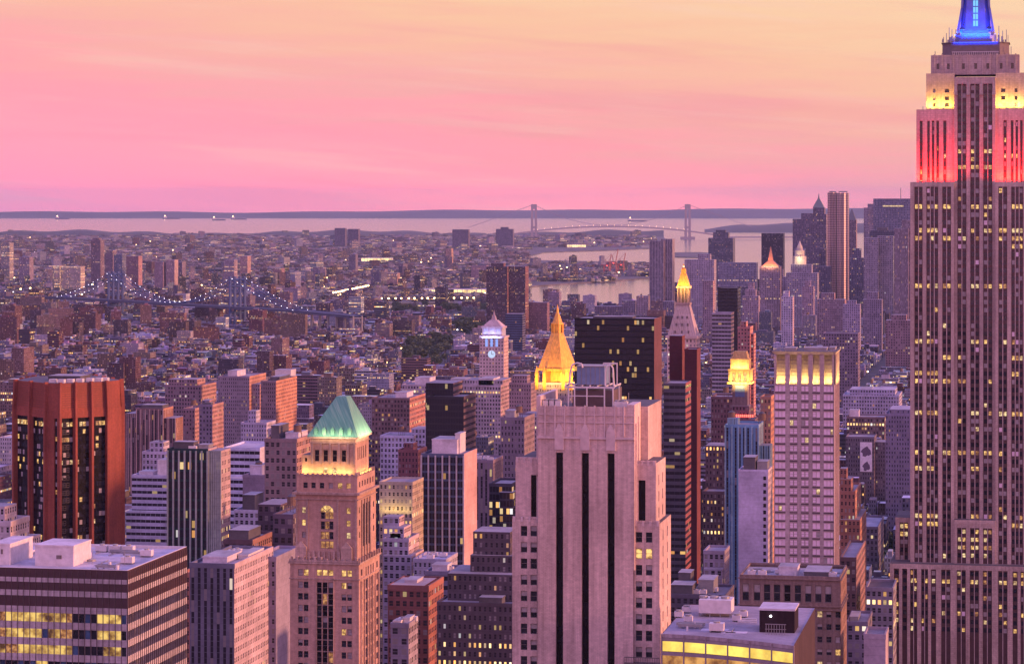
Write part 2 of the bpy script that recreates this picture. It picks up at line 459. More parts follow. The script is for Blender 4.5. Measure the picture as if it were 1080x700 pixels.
def panel(mb, wins, O, U, Wd, z0, z1, ops, depth=0.35, m=0, mrev=None):
    """a wall with real openings: ops = [(u0, u1, za, zb, kind)], reveals behind them, a window set into each"""
    n = (U[1], -U[0]); mr = m if mrev is None else mrev
    us = sorted({0.0, Wd} | {round(q, 4) for o in ops for q in (o[0], o[1])})
    zs = sorted({z0, z1} | {round(q, 4) for o in ops for q in (o[2], o[3])})
    iu = {u: i for i, u in enumerate(us)}; iz = {z: i for i, z in enumerate(zs)}
    hole = np.zeros((len(us), len(zs)), dtype=bool)
    P = lambda u, z, d=0.0: (O[0] + U[0] * u - n[0] * d, O[1] + U[1] * u - n[1] * d, z)
    for o in ops:
        u0, u1, za, zb = (round(q, 4) for q in o[:4])
        hole[iu[u0]:iu[u1], iz[za]:iz[zb]] = True
        dd = o[5] if len(o) > 5 else depth
        mb.face([P(u0, za), P(u1, za), P(u1, za, dd), P(u0, za, dd)], mr)
        mb.face([P(u0, zb, dd), P(u1, zb, dd), P(u1, zb), P(u0, zb)], mr)
        mb.face([P(u0, za), P(u0, za, dd), P(u0, zb, dd), P(u0, zb)], mr)
        mb.face([P(u1, za, dd), P(u1, za), P(u1, zb), P(u1, zb, dd)], mr)
        if o[4] is not None: wins.append((P((u0 + u1) / 2, za, dd), U, u1 - u0, zb - za, o[4]))
    for j in range(len(zs) - 1):
        i = 0
        while i < len(us) - 1:
            if hole[i, j]: i += 1; continue
            k = i
            while k < len(us) - 1 and not hole[k, j]: k += 1
            mb.face([P(us[i], zs[j]), P(us[k], zs[j]), P(us[k], zs[j + 1]), P(us[i], zs[j + 1])], m)
            i = k


def ops_grid(Wd, z0, z1, cols, fl, ww, wh, lit=0.12, sill=0.9, top=1.0, kinds=None, skip=0.0, pair=0.0):
    """a rhythm of windows across a wall; cols: a count, or the centres in metres"""
    out = []
    nfl = int((z1 - z0 - top) / fl)
    cs = [(i + .5) * Wd / cols for i in range(cols)] if isinstance(cols, int) else cols
    for f in range(nfl):
        zb = z1 - top - f * fl; za = zb - wh
        if za < z0: break
        rowlit = lit * (3.2 if rnd.random() < 0.18 else 0.6)
        for c in cs:
            k = kinds(f) if kinds else wkind(rowlit)
            if pair:
                out.append((c - pair / 2 - ww / 2, c - pair / 2 + ww / 2, za, zb, k)); out.append((c + pair / 2 - ww / 2, c + pair / 2 + ww / 2, za, zb, kinds(f) if kinds else wkind(rowlit)))
            else: out.append((c - ww / 2, c + ww / 2, za, zb, k))
    return out


FP = []           # footprints that the street blocks must leave free
OCC = []          # picture rectangles of placed towers, for ordering what shows
def claim(x0, x1, y0, y1, z, pad=4.0):
    FP.append((x0 - pad, x1 + pad, y0 - pad, y1 + pad))
    OCC.append((x0, x1, y0, y1, z))


def area_lamp(name, loc, aim, sx, sy, power, col, parent):
    l = bpy.data.lights.new(name, 'AREA'); l.shape = 'RECTANGLE'; l.size = sx; l.size_y = sy; l.energy = power; l.color = col
    o = bpy.data.objects.new(name, l); COL.objects.link(o)
    off = Vector(parent.location)
    o.location = Vector(loc) - off
    o.rotation_euler = (Vector(aim) - Vector(loc)).to_track_quat('-Z', 'Y').to_euler()
    o.parent = parent
    return o
# ------------------------------------------------------------------ ground, water, far shore
def sheet(name, pts, z, mat, kind='structure', thick=3.0):
    b = MB(); b.prism([(p[0], p[1]) for p in pts], z - thick, z, 0)
    o = b.build(name, mat); o['kind'] = kind; return o
def gpts(l): return [at(px, gd(py)) for px, py in l]


M['asphalt'] = plain_mat('asphalt', (0.055, 0.05, 0.055), 0.8, 0, 0.35, 0.05)
mland, t, b = new_mat('city_ground')
p = t.add('ShaderNodeNewGeometry').outputs['Position']
cc = t.ramp(t.noise(p, 0.012, 6.0, 0.7), [(0.30, (0.035, 0.045, 0.03)), (0.48, (0.09, 0.08, 0.08)), (0.62, (0.17, 0.15, 0.15)), (0.75, (0.30, 0.27, 0.27))])
setb(t, b, col=cc, rough=0.9)
mw, t, b = new_mat('harbour_water')
p = t.add('ShaderNodeNewGeometry').outputs['Position']
bp = t.add('ShaderNodeBump'); bp.inputs['Strength'].default_value = 0.22; bp.inputs['Distance'].default_value = 0.5
t.put(bp.inputs['Height'], t.noise(t.vm('MULTIPLY', p, (0.02, 0.05, 0.0)), 1.0, 6.0, 0.65))
setb(t, b, col=(0.05, 0.05, 0.08), rough=0.14, spec=0.9, normal=bp.outputs[0])

sheet('water', [(-29000, -3000), (29000, -3000), (29000, 41000), (-29000, 41000)], 0.0, mw)
# Manhattan: from behind the camera down to its shore
sheet('ground', [(-6000, -2500), (6000, -2500)] + gpts([(1900, 316), (1200, 314), (1000, 312), (830, 314), (700, 328), (600, 328), (545, 326), (400, 326), (320, 330), (100, 334), (-200, 340)]) , 2.5, M['asphalt'])
# Brooklyn, out to the lower bay
sheet('terrain', gpts([(-260, 333), (100, 328), (320, 324), (400, 321.5), (500, 320), (548, 312), (556, 303), (610, 299), (700, 293), (700, 279), (640, 276.5), (566, 275), (556, 271), (575, 266.5), (640, 264.5), (700, 262), (706, 256), (698, 249), (640, 247), (560, 246.5), (430, 247), (250, 246.5), (100, 247), (-260, 246)]), 3.0, mland)
sheet('terrain', gpts([(694, 271), (752, 272.5), (765, 268.5), (738, 266.5), (694, 267)]), 3.0, mland)
mh, t, b = new_mat('wooded_hills')
p = t.add('ShaderNodeNewGeometry').outputs['Position']
setb(t, b, col=t.ramp(t.noise(p, 0.0006, 5.0), [(0.35, (0.03, 0.04, 0.035)), (0.65, (0.08, 0.08, 0.075))]), rough=0.95)
def ridge(px0, px1, d, depth, zfun, steps=90):
    bb = MB(); rows = []
    for i in range(steps + 1):
        px = px0 + (px1 - px0) * i / steps
        z = zfun(px)
        rows.append([at(px, d) + (0.0,), at(px, d + depth * .25) + (z * .8,), at(px, d + depth * .5) + (z,), at(px, d + depth) + (0.0,)])
    for i in range(steps):
        for k in range(3): bb.face([rows[i][k], rows[i + 1][k], rows[i + 1][k + 1], rows[i][k + 1]])
    o = bb.build('hills', mh, smooth=True); o['kind'] = 'structure'
def far_z(px):
    top = 223.6 - 3.2 * min(max((px - 250) / 480.0, 0), 1) - 1.0 * math.sin(px / 61.0) * .5 - .5 * math.sin(px / 23.0)
    return CAMZ - (top - HY) * 39000 / F
ridge(-300, 1400, 37500, 3000, far_z, 140)
ridge(743, 1400, 21300, 2600, lambda px: 50 * min(1, (px - 742) / 40.0) * (1 + .18 * math.sin(px / 13.0)) + 6, 70)
ridge(-300, 700, 18800, 1500, lambda px: 26 + 12 * math.sin(px / 47.0) + 7 * math.sin(px / 11.0), 120)

# ------------------------------------------------------------------ the great stepped tower with the mast
M['limestone'] = wall_mat('limestone', (0.56, 0.43, 0.41), 0.9, 1.8, 0.08, 0.8, 0.25)
M['spandrel'] = plain_mat('dark_spandrel', (0.085, 0.042, 0.05), 0.45, 0.3, 0.3, 0.4)
M['mullion'] = plain_mat('bright_mullion', (0.52, 0.42, 0.42), 0.4, 0.2)
M['red_fixture'] = lamp_mat('red_floodlight', (1, 0.1, 0.08), 3.0)
Ye = 1290.0
de = dep(xat(1028, Ye), Ye)
ex = lambda px: xat(px, Ye)
ez = lambda py: zat(py, de)
FLR = 3.68


def tower_step(wb_, sp, wins, pxa, pxb, ya, yb, yoff, bays, depth_back, lit, base=False, recess=0.9, toppad=0.0, sills=True):
    """one step of the tower's north face: stone piers, dark bays of spandrels, bright mullions and windows"""
    X0, X1 = ex(pxa), ex(pxb); Yf = Ye + yoff
    z1 = ez(ya); z0 = 2.5 if base else ez(yb)
    ops = []
    for (a, b_, n) in bays:
        xa, xb = ex(a) - X0, ex(b_) - X0
        ops.append((xa, xb, z0, z1 - 2.2 - toppad, None, recess))
    panel(wb_, wins, (X0, Yf), (1, 0), X1 - X0, z0, z1, ops, recess, 0)
    wb_.face([(X1, Yf, z0), (X1, Yf + depth_back, z0), (X1, Yf + depth_back, z1), (X1, Yf, z1)], 0)
    wb_.face([(X0, Yf + depth_back, z0), (X0, Yf, z0), (X0, Yf, z1), (X0, Yf + depth_back, z1)], 0)
    wb_.face([(X1, Yf + depth_back, z0), (X0, Yf + depth_back, z0), (X0, Yf + depth_back, z1), (X1, Yf + depth_back, z1)], 0)
    wb_.face([(X0, Yf, z1), (X1, Yf, z1), (X1, Yf + depth_back, z1), (X0, Yf + depth_back, z1)], 1)
    for (a, b_, n) in bays:
        xa, xb = ex(a), ex(b_); yy = Yf + recess; zt = z1 - 2.2 - toppad
        sp.face([(xa, yy, z0), (xb, yy, z0), (xb, yy, zt), (xa, yy, zt)], 0)
        wn = (xb - xa) / n
        for k in range(1, n):
            xm = xa + wn * k
            wb_.box(xm - .16, xm + .16, yy - .42, yy + .05, z0, zt, 2)
        zr = zt - 0.8 - 2.0
        while zr > max(z0, 60):
            fl = int(round(zr / FLR))
            rr = random.Random(fl * 7 + 3).random()
            run = random.Random(fl * 131 + int(a) // 34).random()
            if base or lit > .2: lp = .85 if rr < .45 and run < .75 else .22
            else: lp = lit * (7.0 if (rr < 0.27 and run < 0.66) else 0.22)
            for k in range(n):
                wins.append(((xa + wn * (k + .5), yy - .05, zr), (1, 0), wn - .62, 2.0, wkind(min(lp, .92)) if rnd.random() > .02 else 'white'))
            zr -= FLR


def build_stepped_tower():
    cx, cyy = ex(1028), Ye + 15
    t = thing('skyscraper', 'tallest limestone tower with red and yellow floodlit setbacks and a blue lit mast', 'skyscraper', (cx, cyy, 2.5))
    wb_, sp, wins = MB(), MB(), []
    mir = lambda l: l + [(2056 - b_, 2056 - a, n) for a, b_, n in l[::-1]]
    side_bays = [(964.4, 973, 2), (977, 989.4, 3), (993.8, 1003, 2)]
    mid = [(1009.5, 1019, 2), (1023.2, 1032.8, 2), (1036.8, 1046.5, 2)]
    # the shaft: two shoulders and a sunken middle
    tower_step(wb_, sp, wins, 960, 1006.2, 192, 594, 0, side_bays, 46, .11)
    tower_step(wb_, sp, wins, 1049.8, 1096, 192, 594, 0, [(2056 - b_, 2056 - a, n) for a, b_, n in side_bays[::-1]], 46, .11)
    tower_step(wb_, sp, wins, 1006.2, 1049.8, 81, 548, 3.0, mid, 30, .11, recess=1.1, toppad=1.0)
    tower_step(wb_, sp, wins, 1006.2, 1049.8, 548, 594, -.6, mid, 40, .34, toppad=1.5)
    # the lower masses
    tower_step(wb_, sp, wins, 943.5, 960, 549, 594, 7, [(948, 957, 2)], 30, .3)
    low = [(943.6, 949, 1), (952.3, 957.5, 1), (960.6, 968, 2), (972.2, 979.5, 2), (982.6, 987.8, 1), (993.2, 1003, 2)]
    tower_step(wb_, sp, wins, 939.4, 1116.6, 594, 700, -7, mir(low) [:6] + mid + mir(low)[6:], 60, .27, base=True)
    # floodlit steps
    up = [(969.5, 972.6, 1), (977.5, 980.2, 1), (982.4, 985.0, 1), (987.2, 990, 1), (994.5, 997.8, 1)]
    tower_step(wb_, sp, wins, 966, 1006.2, 115, 192, 4.5, up, 34, .05, toppad=3)
    tower_step(wb_, sp, wins, 1049.8, 1090, 115, 192, 4.5, [(2056 - b_, 2056 - a, n) for a, b_, n in up[::-1]], 34, .05, toppad=3)
    for s in (0, 1):
        pa, pb = (976, 1006.2) if not s else (1049.8, 1080)
        X0, X1 = ex(pa), ex(pb); z0, z1 = ez(115), ez(76.5)
        ops = []
        for q in ((983.2, 986), (996, 1000.5)):
            a, b_ = (q if not s else (2056 - q[1], 2056 - q[0]))
            for yy in (93, 101, 108):
                ops.append((ex(a) - X0, ex(b_) - X0, ez(yy + 4), ez(yy), wkind(.1)))
        panel(wb_, wins, (X0, Ye + 7.5), (1, 0), X1 - X0, z0, z1, ops, .5, 0)
        wb_.box(X0, X1, Ye + 8.1, Ye + 32, z0, z1 - .01, 0, 1); wb_.face([(X0, Ye + 7.5, z1), (X1, Ye + 7.5, z1), (X1, Ye + 8.2, z1), (X0, Ye + 8.2, z1)], 1); wb_.face([(X0, Ye + 7.5, z0), (X0, Ye + 8.2, z0), (X0, Ye + 8.2, z1), (X0, Ye + 7.5, z1)], 0); wb_.face([(X1, Ye + 7.5, z0), (X1, Ye + 8.2, z0), (X1, Ye + 8.2, z1), (X1, Ye + 7.5, z1)], 0)
    X0, X1 = ex(981), ex(1075); z0, z1 = ez(78), ez(57)
    ops = [(ex(a) - X0, ex(a + 3) - X0, ez(72), ez(66), 'dark') for a in (987, 998, 1014, 1027, 1040, 1054, 1066)]
    panel(wb_, wins, (X0, Ye + 8.6), (1, 0), X1 - X0, z0, z1, ops, .5, 0)
    wb_.box(X0, X1, Ye + 9.2, Ye + 30, z0, z1 - .01, 0, 1); wb_.face([(X0, Ye + 8.6, z1), (X1, Ye + 8.6, z1), (X1, Ye + 9.3, z1), (X0, Ye + 9.3, z1)], 1)
    for a in (985, 993, 1005, 1012, 1020, 1036, 1044, 1051, 1062, 1071):
        wb_.box(ex(a) - .35, ex(a) + .35, Ye + 8.0, Ye + 8.7, z0, z1 + .4, 0)
    wb_.build('stone_walls', [M['limestone'], M['roof_dark'], M['mullion']], t)
    sp.build('spandrel_bays', M['spandrel'], t)
    # carved caps of the middle piers
    for a in (1007.8, 1021.1, 1034.8, 1048.2):
        c = MB()
        x = ex(a); w = .9
        c.prism([(x - w, Ye + 2.2), (x + w, Ye + 2.2), (x + w, Ye + 4), (x - w, Ye + 4)], ez(100), ez(82), 0, None, [(x - w * .3, Ye + 2.9), (x + w * .3, Ye + 2.9), (x + w * .3, Ye + 3.6), (x - w * .3, Ye + 3.6)])
        c.build('pier_cap', M['limestone'], t)
    # arches over the lower middle bays
    for a, b_, n in mid:
        c = MB(); xa, xb = ex(a), ex(b_); r = (xb - xa) / 2; xm = (xa + xb) / 2; zc = ez(556)
        pts = [(xm + r * math.cos(math.pi * k / 10), zc + r * math.sin(math.pi * k / 10)) for k in range(11)]
        for k in range(10):
            (xA, zA), (xB, zB) = pts[k], pts[k + 1]
            c.face([(xA, Ye - .9, zA), (xB, Ye - .9, zB), (xB, Ye - .9, zc + r + .6), (xA, Ye - .9, zc + r + .6)], 0)
            c.face([(xA, Ye - .9, zA), (xA, Ye + .3, zA), (xB, Ye + .3, zB), (xB, Ye - .9, zB)], 0)
        c.build('window_arch', M['limestone'], t)
    # observation deck and the mast
    mt = plain_mat('mast_metal', (0.15, 0.16, 0.30), 0.5, 0.1)
    d = MB(); yc = Ye + 24
    def oct_(px0, px1, dy):
        xa, xb = ex(px0), ex(px1); c = min((xb - xa), 2 * dy) * .18
        return [(xa + c, yc - dy), (xb - c, yc - dy), (xb, yc - dy + c), (xb, yc + dy - c), (xb - c, yc + dy), (xa + c, yc + dy), (xa, yc + dy - c), (xa, yc - dy + c)]
    d.prism(oct_(992, 1064, 12), ez(60), ez(54), 0)
    d.prism(oct_(992.5, 1063.5, 11.6), ez(54), ez(44), 0)
    d.prism(oct_(991.5, 1064.5, 12.4), ez(44), ez(43), 0)
    d.build('observation_deck', plain_mat('deck_stone', (0.18, 0.14, 0.16), 0.8), t)
    f = MB()
    for k in range(25):
        x = ex(1004 + 2 * k); f.box(x - .1, x + .1, yc - 13.1, yc - 12.9, ez(59), ez(53.5), 0)
    f.box(ex(1003), ex(1053), yc - 13.12, yc - 12.88, ez(53.8), ez(53.2), 0)
    f.build('railing', M['white_metal'], t)
    for i, (px0, px1, dy, y0, y1) in enumerate(((1003, 1053, 9, 43.5, 39), (1006, 1050, 8, 38, 34), (1008, 1048, 7.4, 33, 29.5))):
        q = MB(); q.prism(oct_(px0, px1, dy), ez(y0 + 1.2), ez(y1), 0); q.build('mast_terrace', mt, t)
        l = MB(); l.prism(oct_(px0 + .6, px1 - .6, dy - .2), ez(y1), ez(y1 - .9), 0)
        if i: l.build('light_ring', lamp_mat('blue_tube', (0.10, 0.25, 1.0), 1.1), t)
    q = MB()
    prof = [(30, 17.8), (26, 16.6), (20, 16.0), (0, 15.0), (-22, 13.8), (-60, 12.6), (-66, 10), (-72, 7), (-80, 3)]
    for (ya, wa_), (yb, wb2) in zip(prof, prof[1:]):
        q.prism(oct_(1028 - wa_, 1028 + wa_, wa_ * .42), ez(ya), ez(yb), 0, None, oct_(1028 - wb2, 1028 + wb2, wb2 * .42))
    for sx in (-1, 1):
        for y0, w0, y1, w1 in ((31, 19.0, 6, 14.8), (6, 14.5, -60, 12.0)):
            xa, xb = ex(1028 + sx * w0), ex(1028 + sx * w1)
            q.prism([(xa - .5, yc - 8.5), (xa + .5, yc - 8.5), (xa + .5, yc - 5), (xa - .5, yc - 5)], ez(y0), ez(y1), 0, None, [(xb - .5, yc - 6.2), (xb + .5, yc - 6.2), (xb + .5, yc - 4), (xb - .5, yc - 4)])
    mast = q.build('mast', mt, t)
    g = MB()
    for k in range(12):
        y1 = 25.6 - k * 7.2; w = 2.6
        for s in (-1, 1):
            x0 = ex(1028 + (-w if s < 0 else .25)); x1 = ex(1028 + (-.25 if s < 0 else w))
            ys = yc - 7.9 + .012 * k * 7.2
            g.face([(x0, ys, ez(y1)), (x1, ys, ez(y1)), (x1, ys + .05, ez(y1 - 6)), (x0, ys + .05, ez(y1 - 6))])
    g.build('mast_glazing', lamp_mat('cyan_glass', (0.16, 0.62, 1.0), 1.0), mast)
    an = MB(); an.tube((ex(1028), yc, ez(-80)), (ex(1028), yc, ez(-118)), 1.4, 8, 0, .3); an.build('antenna', M['steel'], t)
    arn = random.Random(5)
    clutter = [(arn.uniform(993, 1006), 43, arn.uniform(1.5, 7)) for _ in range(9)] + [(arn.uniform(1049, 1063), 43, arn.uniform(1.5, 8)) for _ in range(9)] + [(arn.uniform(1006, 1012), 36, arn.uniform(2, 7)) for _ in range(4)] + [(arn.uniform(1045, 1051), 36, arn.uniform(2, 8)) for _ in range(4)]
    for px, y0, h in clutter: roof_unit_at = MB(); roof_unit_at.tube((ex(px), Ye + 13, ez(y0)), (ex(px), Ye + 13, ez(y0 - h)), arn.uniform(.12, .5), 5); roof_unit_at.build('aerial', M['steel'], t)
    for px, y0, h in ((994, 43, 6), (997, 43, 10), (1000, 40, 13), (1003, 38, 9), (1053, 38, 12), (1057, 40, 9), (1061, 43, 13), (1066, 57, 9), (985, 57, 5), (972, 115, 4)):
        a = MB(); a.tube((ex(px), Ye + 14, ez(y0)), (ex(px), Ye + 14, ez(y0 - h)), .16, 5); a.build('aerial', M['steel'], t)
    place_windows(t, wins, 98)
    # floodlights that stand on the setbacks
    red, yel, blu = (1.0, 0.010, 0.004), (1.0, 0.52, 0.06), (0.0, 0.045, 1.0)
    fx = MB()
    for pa, pb in ((967, 1005), (1051, 1089)):
        xa, xb = ex(pa), ex(pb); xm = (xa + xb) / 2
        for k, pw in enumerate((12500, 8500, 11500, 9500)):
            xk = xa + (xb - xa) * (k + .5) / 4; area_lamp('red_flood', (xk, Ye + 1.3, ez(192) + .7), (xk, Ye + 4.6, ez(192) + 15), 1.6, .7, pw, red, t)
        for k in range(6):
            x = xa + (xb - xa) * (k + .5) / 6; fx.box(x - .35, x + .35, Ye + .9, Ye + 1.6, ez(192), ez(192) + .6, 0)
    for pa, pb in ((977, 1005), (1051, 1079)):
        xa, xb = ex(pa), ex(pb); xm = (xa + xb) / 2
        for k, pw in enumerate((2600, 1500, 2300)):
            xk = xa + (xb - xa) * (k + .5) / 3; area_lamp('yellow_flood', (xk, Ye + 5.2, ez(115) + .7), (xk, Ye + 7.6, ez(115) + 13), 1.4, .6, pw, yel, t)
        for k in range(4):
            x = xa + (xb - xa) * (k + .5) / 4; fx.box(x - .35, x + .35, Ye + 5, Ye + 5.7, ez(115), ez(115) + .6, 0)
    fx.build('floodlight_housing', M['steel'], t)
    area_lamp('blue_flood', (ex(1028), yc - 10.5, ez(36)), (ex(1028), yc - 5, ez(12)), 14, .8, 16000, blu, t)
    area_lamp('blue_flood', (ex(1028), yc - 13, ez(44)), (ex(1028), yc - 8.5, ez(33)), 20, .8, 2500, blu, t)
    area_lamp('blue_flood', (ex(1005), yc - 6, ez(34)), (ex(1022), yc - 3, ez(5)), 4, 2, 9000, blu, t)
    claim(ex(938), ex(1118), Ye - 8, Ye + 60, 330)
build_stepped_tower()


# ------------------------------------------------------------------ roof clutter
def roof_tank(t, x, y, z, r=1.9, h=3.4, leg=2.6):
    b = MB()
    n = 12; ring = [(x + r * math.cos(2 * math.pi * k / n), y + r * math.sin(2 * math.pi * k / n)) for k in range(n)]
    b.prism(ring, z + leg, z + leg + h, 0, None, [(x + (q[0] - x) * .94, y + (q[1] - y) * .94) for q in ring])
    b.prism([(x + (q[0] - x) * 1.05, y + (q[1] - y) * 1.05) for q in ring], z + leg + h, z + leg + h + r * .65, 1, 1, [(x + (q[0] - x) * .03, y + (q[1] - y) * .03) for q in ring])
    for k in (1, 4, 7, 10): b.tube((ring[k][0], ring[k][1], z), (ring[k][0], ring[k][1], z + leg), .14, 5, 1)
    return b.build('water_tank', [M['wood_tank'], M['roof_dark']], t)
def roof_box(t, x0, x1, y0, y1, z, h, mat='roof_pale', name='penthouse'):
    b = MB(); b.box(x0, x1, y0, y1, z, z + h, 0, 1)
    b.box(x0 - .15, x1 + .15, y0 - .15, y1 + .15, z + h - .35, z + h + .12, 0, 1)
    return b.build(name, [M[mat], M['roof']], t)
def roof_unit(t, x, y, z, w=3.0, d=2.2, h=1.8):
    b = MB(); b.box(x - w / 2, x + w / 2, y - d / 2, y + d / 2, z + .3, z + h, 0)
    b.box(x - w / 2 + .1, x - w / 2 + .4, y - d / 2 + .1, y + d / 2 - .1, z, z + .3, 1); b.box(x + w / 2 - .4, x + w / 2 - .1, y - d / 2 + .1, y + d / 2 - .1, z, z + .3, 1)
    n = 8; b.prism([(x + .7 * math.cos(6.283 * k / n), y + .7 * math.sin(6.283 * k / n)) for k in range(n)], z + h, z + h + .35, 1)
    return b.build('air_unit', [M['white_metal'], M['steel']], t)
def parapet(b, x0, x1, y0, y1, z, h=1.1, w=.45, m=0):
    b.box(x0, x1, y0, y0 + w, z, z + h, m); b.box(x0, x1, y1 - w, y1, z, z + h, m)
    b.box(x0, x0 + w, y0 + w, y1 - w, z, z + h, m); b.box(x1 - w, x1, y0 + w, y1 - w, z, z + h, m)


def roof_detail(t, x0, x1, y0, y1, z, seed, n=6):
    """felt patches, ducts, pipe runs, vents and a guard rail, each a part of its own"""
    r = random.Random(seed)
    for _ in range(n):
        x, y = r.uniform(x0 + 1, x1 - 5), r.uniform(y0 + 1, y1 - 4)
        b = MB(); b.box(x, x + r.uniform(2, 5), y, y + r.uniform(1.5, 4), z, z + .02, 0); b.build('felt_patch', M[r.choice(('roof_dark', 'roof', 'roof_pale'))], t)
    for _ in range(n // 2):
        x, y = r.uniform(x0 + 1, x1 - 6), r.uniform(y0 + 1, y1 - 2); L = r.uniform(3, 8)
        b = MB(); b.box(x, min(x + L, x1 - 1), y, y + .7, z + .35, z + 1.0, 0); b.box(x + .4, x + .6, y + .1, y + .6, z, z + .35, 0); b.box(min(x + L, x1 - 1) - .6, min(x + L, x1 - 1) - .4, y + .1, y + .6, z, z + .35, 0); b.build('duct', M['steel'], t)
        x, y = r.uniform(x0 + 1, x1 - 2), r.uniform(y0 + 1, y1 - 6)
        b = MB(); b.tube((x, y, z + .25), (x, y + r.uniform(3, 6), z + .25), .12, 6); b.build('pipe', M['steel'], t)
        x, y = r.uniform(x0 + 1, x1 - 1), r.uniform(y0 + 1, y1 - 1)
        b = MB(); b.tube((x, y, z), (x, y, z + r.uniform(.7, 1.6)), r.uniform(.2, .5), 9); b.build('roof_vent', M['white_metal'], t)
    roof_unit(t, r.uniform(x0 + 3, x1 - 3), r.uniform(y0 + 3, y1 - 3), z)


# ------------------------------------------------------------------ dark banded office block with the pale roof
def build_banded_block():
    Y0 = 652.0; d = dep(xat(134, Y0), Y0)
    X0, X1 = xat(-45, Y0), xat(134.5, Y0); zt = zat(601.5, d); D = 48.0
    P = 17.05 * d / F
    t = thing('office_block', 'wide office block with dark upper bands, ribbon windows and a pale flat roof', 'office building', ((X0 + X1) / 2, Y0 + D / 2, 2.5))
    b, wins = MB(), []
    # wall bands by height below the roof, in pixels: dark, pale, dark, pale, dark, then ribbon windows
    z = lambda py: zat(py, d)
    def bands(O, U, Wd, k):
        n = (U[1], -U[0]); Pq = lambda u, zz, e: (O[0] + U[0] * u + n[0] * e, O[1] + U[1] * u + n[1] * e, zz)
        def band(ya, yb, m, e=0.0):
            b.face([Pq(0, z(yb), e), (Pq(Wd, z(yb), e)), Pq(Wd, z(ya), e), Pq(0, z(ya), e)], m)
        for ya, yb, m in ((601.5, 611.2, 1), (611.2, 616, 2), (616, 624.6, 1), (624.6, 630.6, 2), (630.6, 641.6, 1)): band(ya, yb, m)
        ops = []
        yy = 648.4; nb = max(1, round(Wd / (6.75 * d / F))); w = Wd / nb
        while z(yy + 9.6) > 20:
            for i in range(nb):
                q = (i + .5) / nb
                row = int((yy - 648) / 17)
                if k == 'front':
                    on = (0.26 < q < 0.67 or .83 < q < .98) and rnd.random() < (.88 if row < 3 else .3)
                    kd = 'bandlit' if on else rnd.choice(('bandblue', 'bandark', 'bandark'))
                    if on and rnd.random() < .18: kd = 'bandim'
                else: kd = rnd.choice(('bandark', 'bandark', 'dark', 'half')) if rnd.random() > .08 else 'bandim'
                ops.append((i * w + .05, (i + 1) * w - .05, z(yy + 9.6), z(yy), kd))
            yy += 17.05
        panel(b, wins, O, U, Wd, 2.5, z(641.6), ops, .35, 2)
        # fins between the windows
        for i in range(nb + 1):
            u = i * w
            for e0, e1 in ((.16, 0),):
                p0, p1 = Pq(u - .05, 0, e0), Pq(u + .05, 0, -.02)
                b.box(min(p0[0], p1[0]), max(p0[0], p1[0]), min(p0[1], p1[1]), max(p0[1], p1[1]), 20, z(601.5) - .4, 3)
    bands((X0, Y0), (1, 0), X1 - X0, 'front')
    bands((X1, Y0), (0, 1), D, 'side')
    b.face([(X1, Y0 + D, 2.5), (X0, Y0 + D, 2.5), (X0, Y0 + D, zt), (X1, Y0 + D, zt)], 2)
    b.face([(X0, Y0 + D, 2.5), (X0, Y0, 2.5), (X0, Y0, zt), (X0, Y0 + D, zt)], 2)
    b.build('wall', [M['glass_dark'], plain_mat('dark_band', (0.05, 0.02, 0.03), 0.5), wall_mat('pale_band', (0.56, 0.49, 0.53), 1.5, 1.4, .05), plain_mat('fin', (0.07, 0.05, 0.06), 0.5)], t)
    r = MB(); r.face([(X0, Y0, zt - .6), (X1, Y0, zt - .6), (X1, Y0 + D, zt - .6), (X0, Y0 + D, zt - .6)], 0)
    parapet(r, X0 + .003, X1 - .003, Y0 + .003, Y0 + D - .003, zt - .6, .7, .5, 1)
    r.build('roof', [roof_mat('pale_roof', (0.50, 0.46, 0.55)), M['white_metal']], t)
    # machine rooms
    def box(pa, pb, yback, dpt, ytop, name, zoff=-.6):
        Yq = Y0 + yback; xa, xb = xat(pa, Yq), xat(pb, Yq); dq = dep(xb, Yq)
        bb = MB(); bb.box(xa, xb, Yq, Yq + dpt, zt + zoff, zat(ytop, dq), 0, 1)
        bb.box(xa - .12, xb + .12, Yq - .12, Yq + dpt + .12, zat(ytop, dq) - .3, zat(ytop, dq) + .12, 0, 1)
        o = bb.build(name, [M['white_metal'], M['roof_pale']], t)
        return o, xa, xb, Yq, dq
    o, xa, xb, Yq, dq = box(37, 77.5, 9, 13, 575.5, 'penthouse')
    v = MB(); v.box(xat(59.5, Yq), xat(65, Yq), Yq - .12, Yq + .3, zat(589.5, dq), zat(585.5, dq), 0); v.build('vent', M['frame'], o)
    o, xa, xb, Yq, dq = box(-10, 10.5, 9, 16, 573.5, 'penthouse')
    v = MB(); v.box(xat(1, Yq), xat(3, Yq), Yq - .12, Yq + .3, zat(584, dq), zat(579, dq), 0); v.build('vent', M['frame'], o)
    for px in (97.5, 131.5, 52):
        bb = MB(); x = xat(px, Y0 + 14); bb.tube((x, Y0 + 14, zt - .6), (x, Y0 + 14, zt + 3.2), .06, 5); bb.build('pole', M['steel'], t)
    bb = MB(); x = xat(96, Y0 + 20); bb.tube((x, Y0 + 20, zt - .6), (x, Y0 + 20, zt - .1), 1.3, 12); bb.build('roof_vent', M['steel'], t)
    bb = MB(); bb.tube((xat(22, Y0 + 20), Y0 + 22, zt + .3), (xat(48, Y0 + 40), Y0 + 42, zt + .3), .25, 6); bb.build('pipe', M['white_metal'], t)
    for k in range(3): roof_unit(t, xat(105 + 14 * k, Y0 + 36), Y0 + 38, zt - .6)
    roof_detail(t, xat(2, Y0 + 24), X1 - 2, Y0 + 24, Y0 + D - 3, zt - .6, 3, 7)
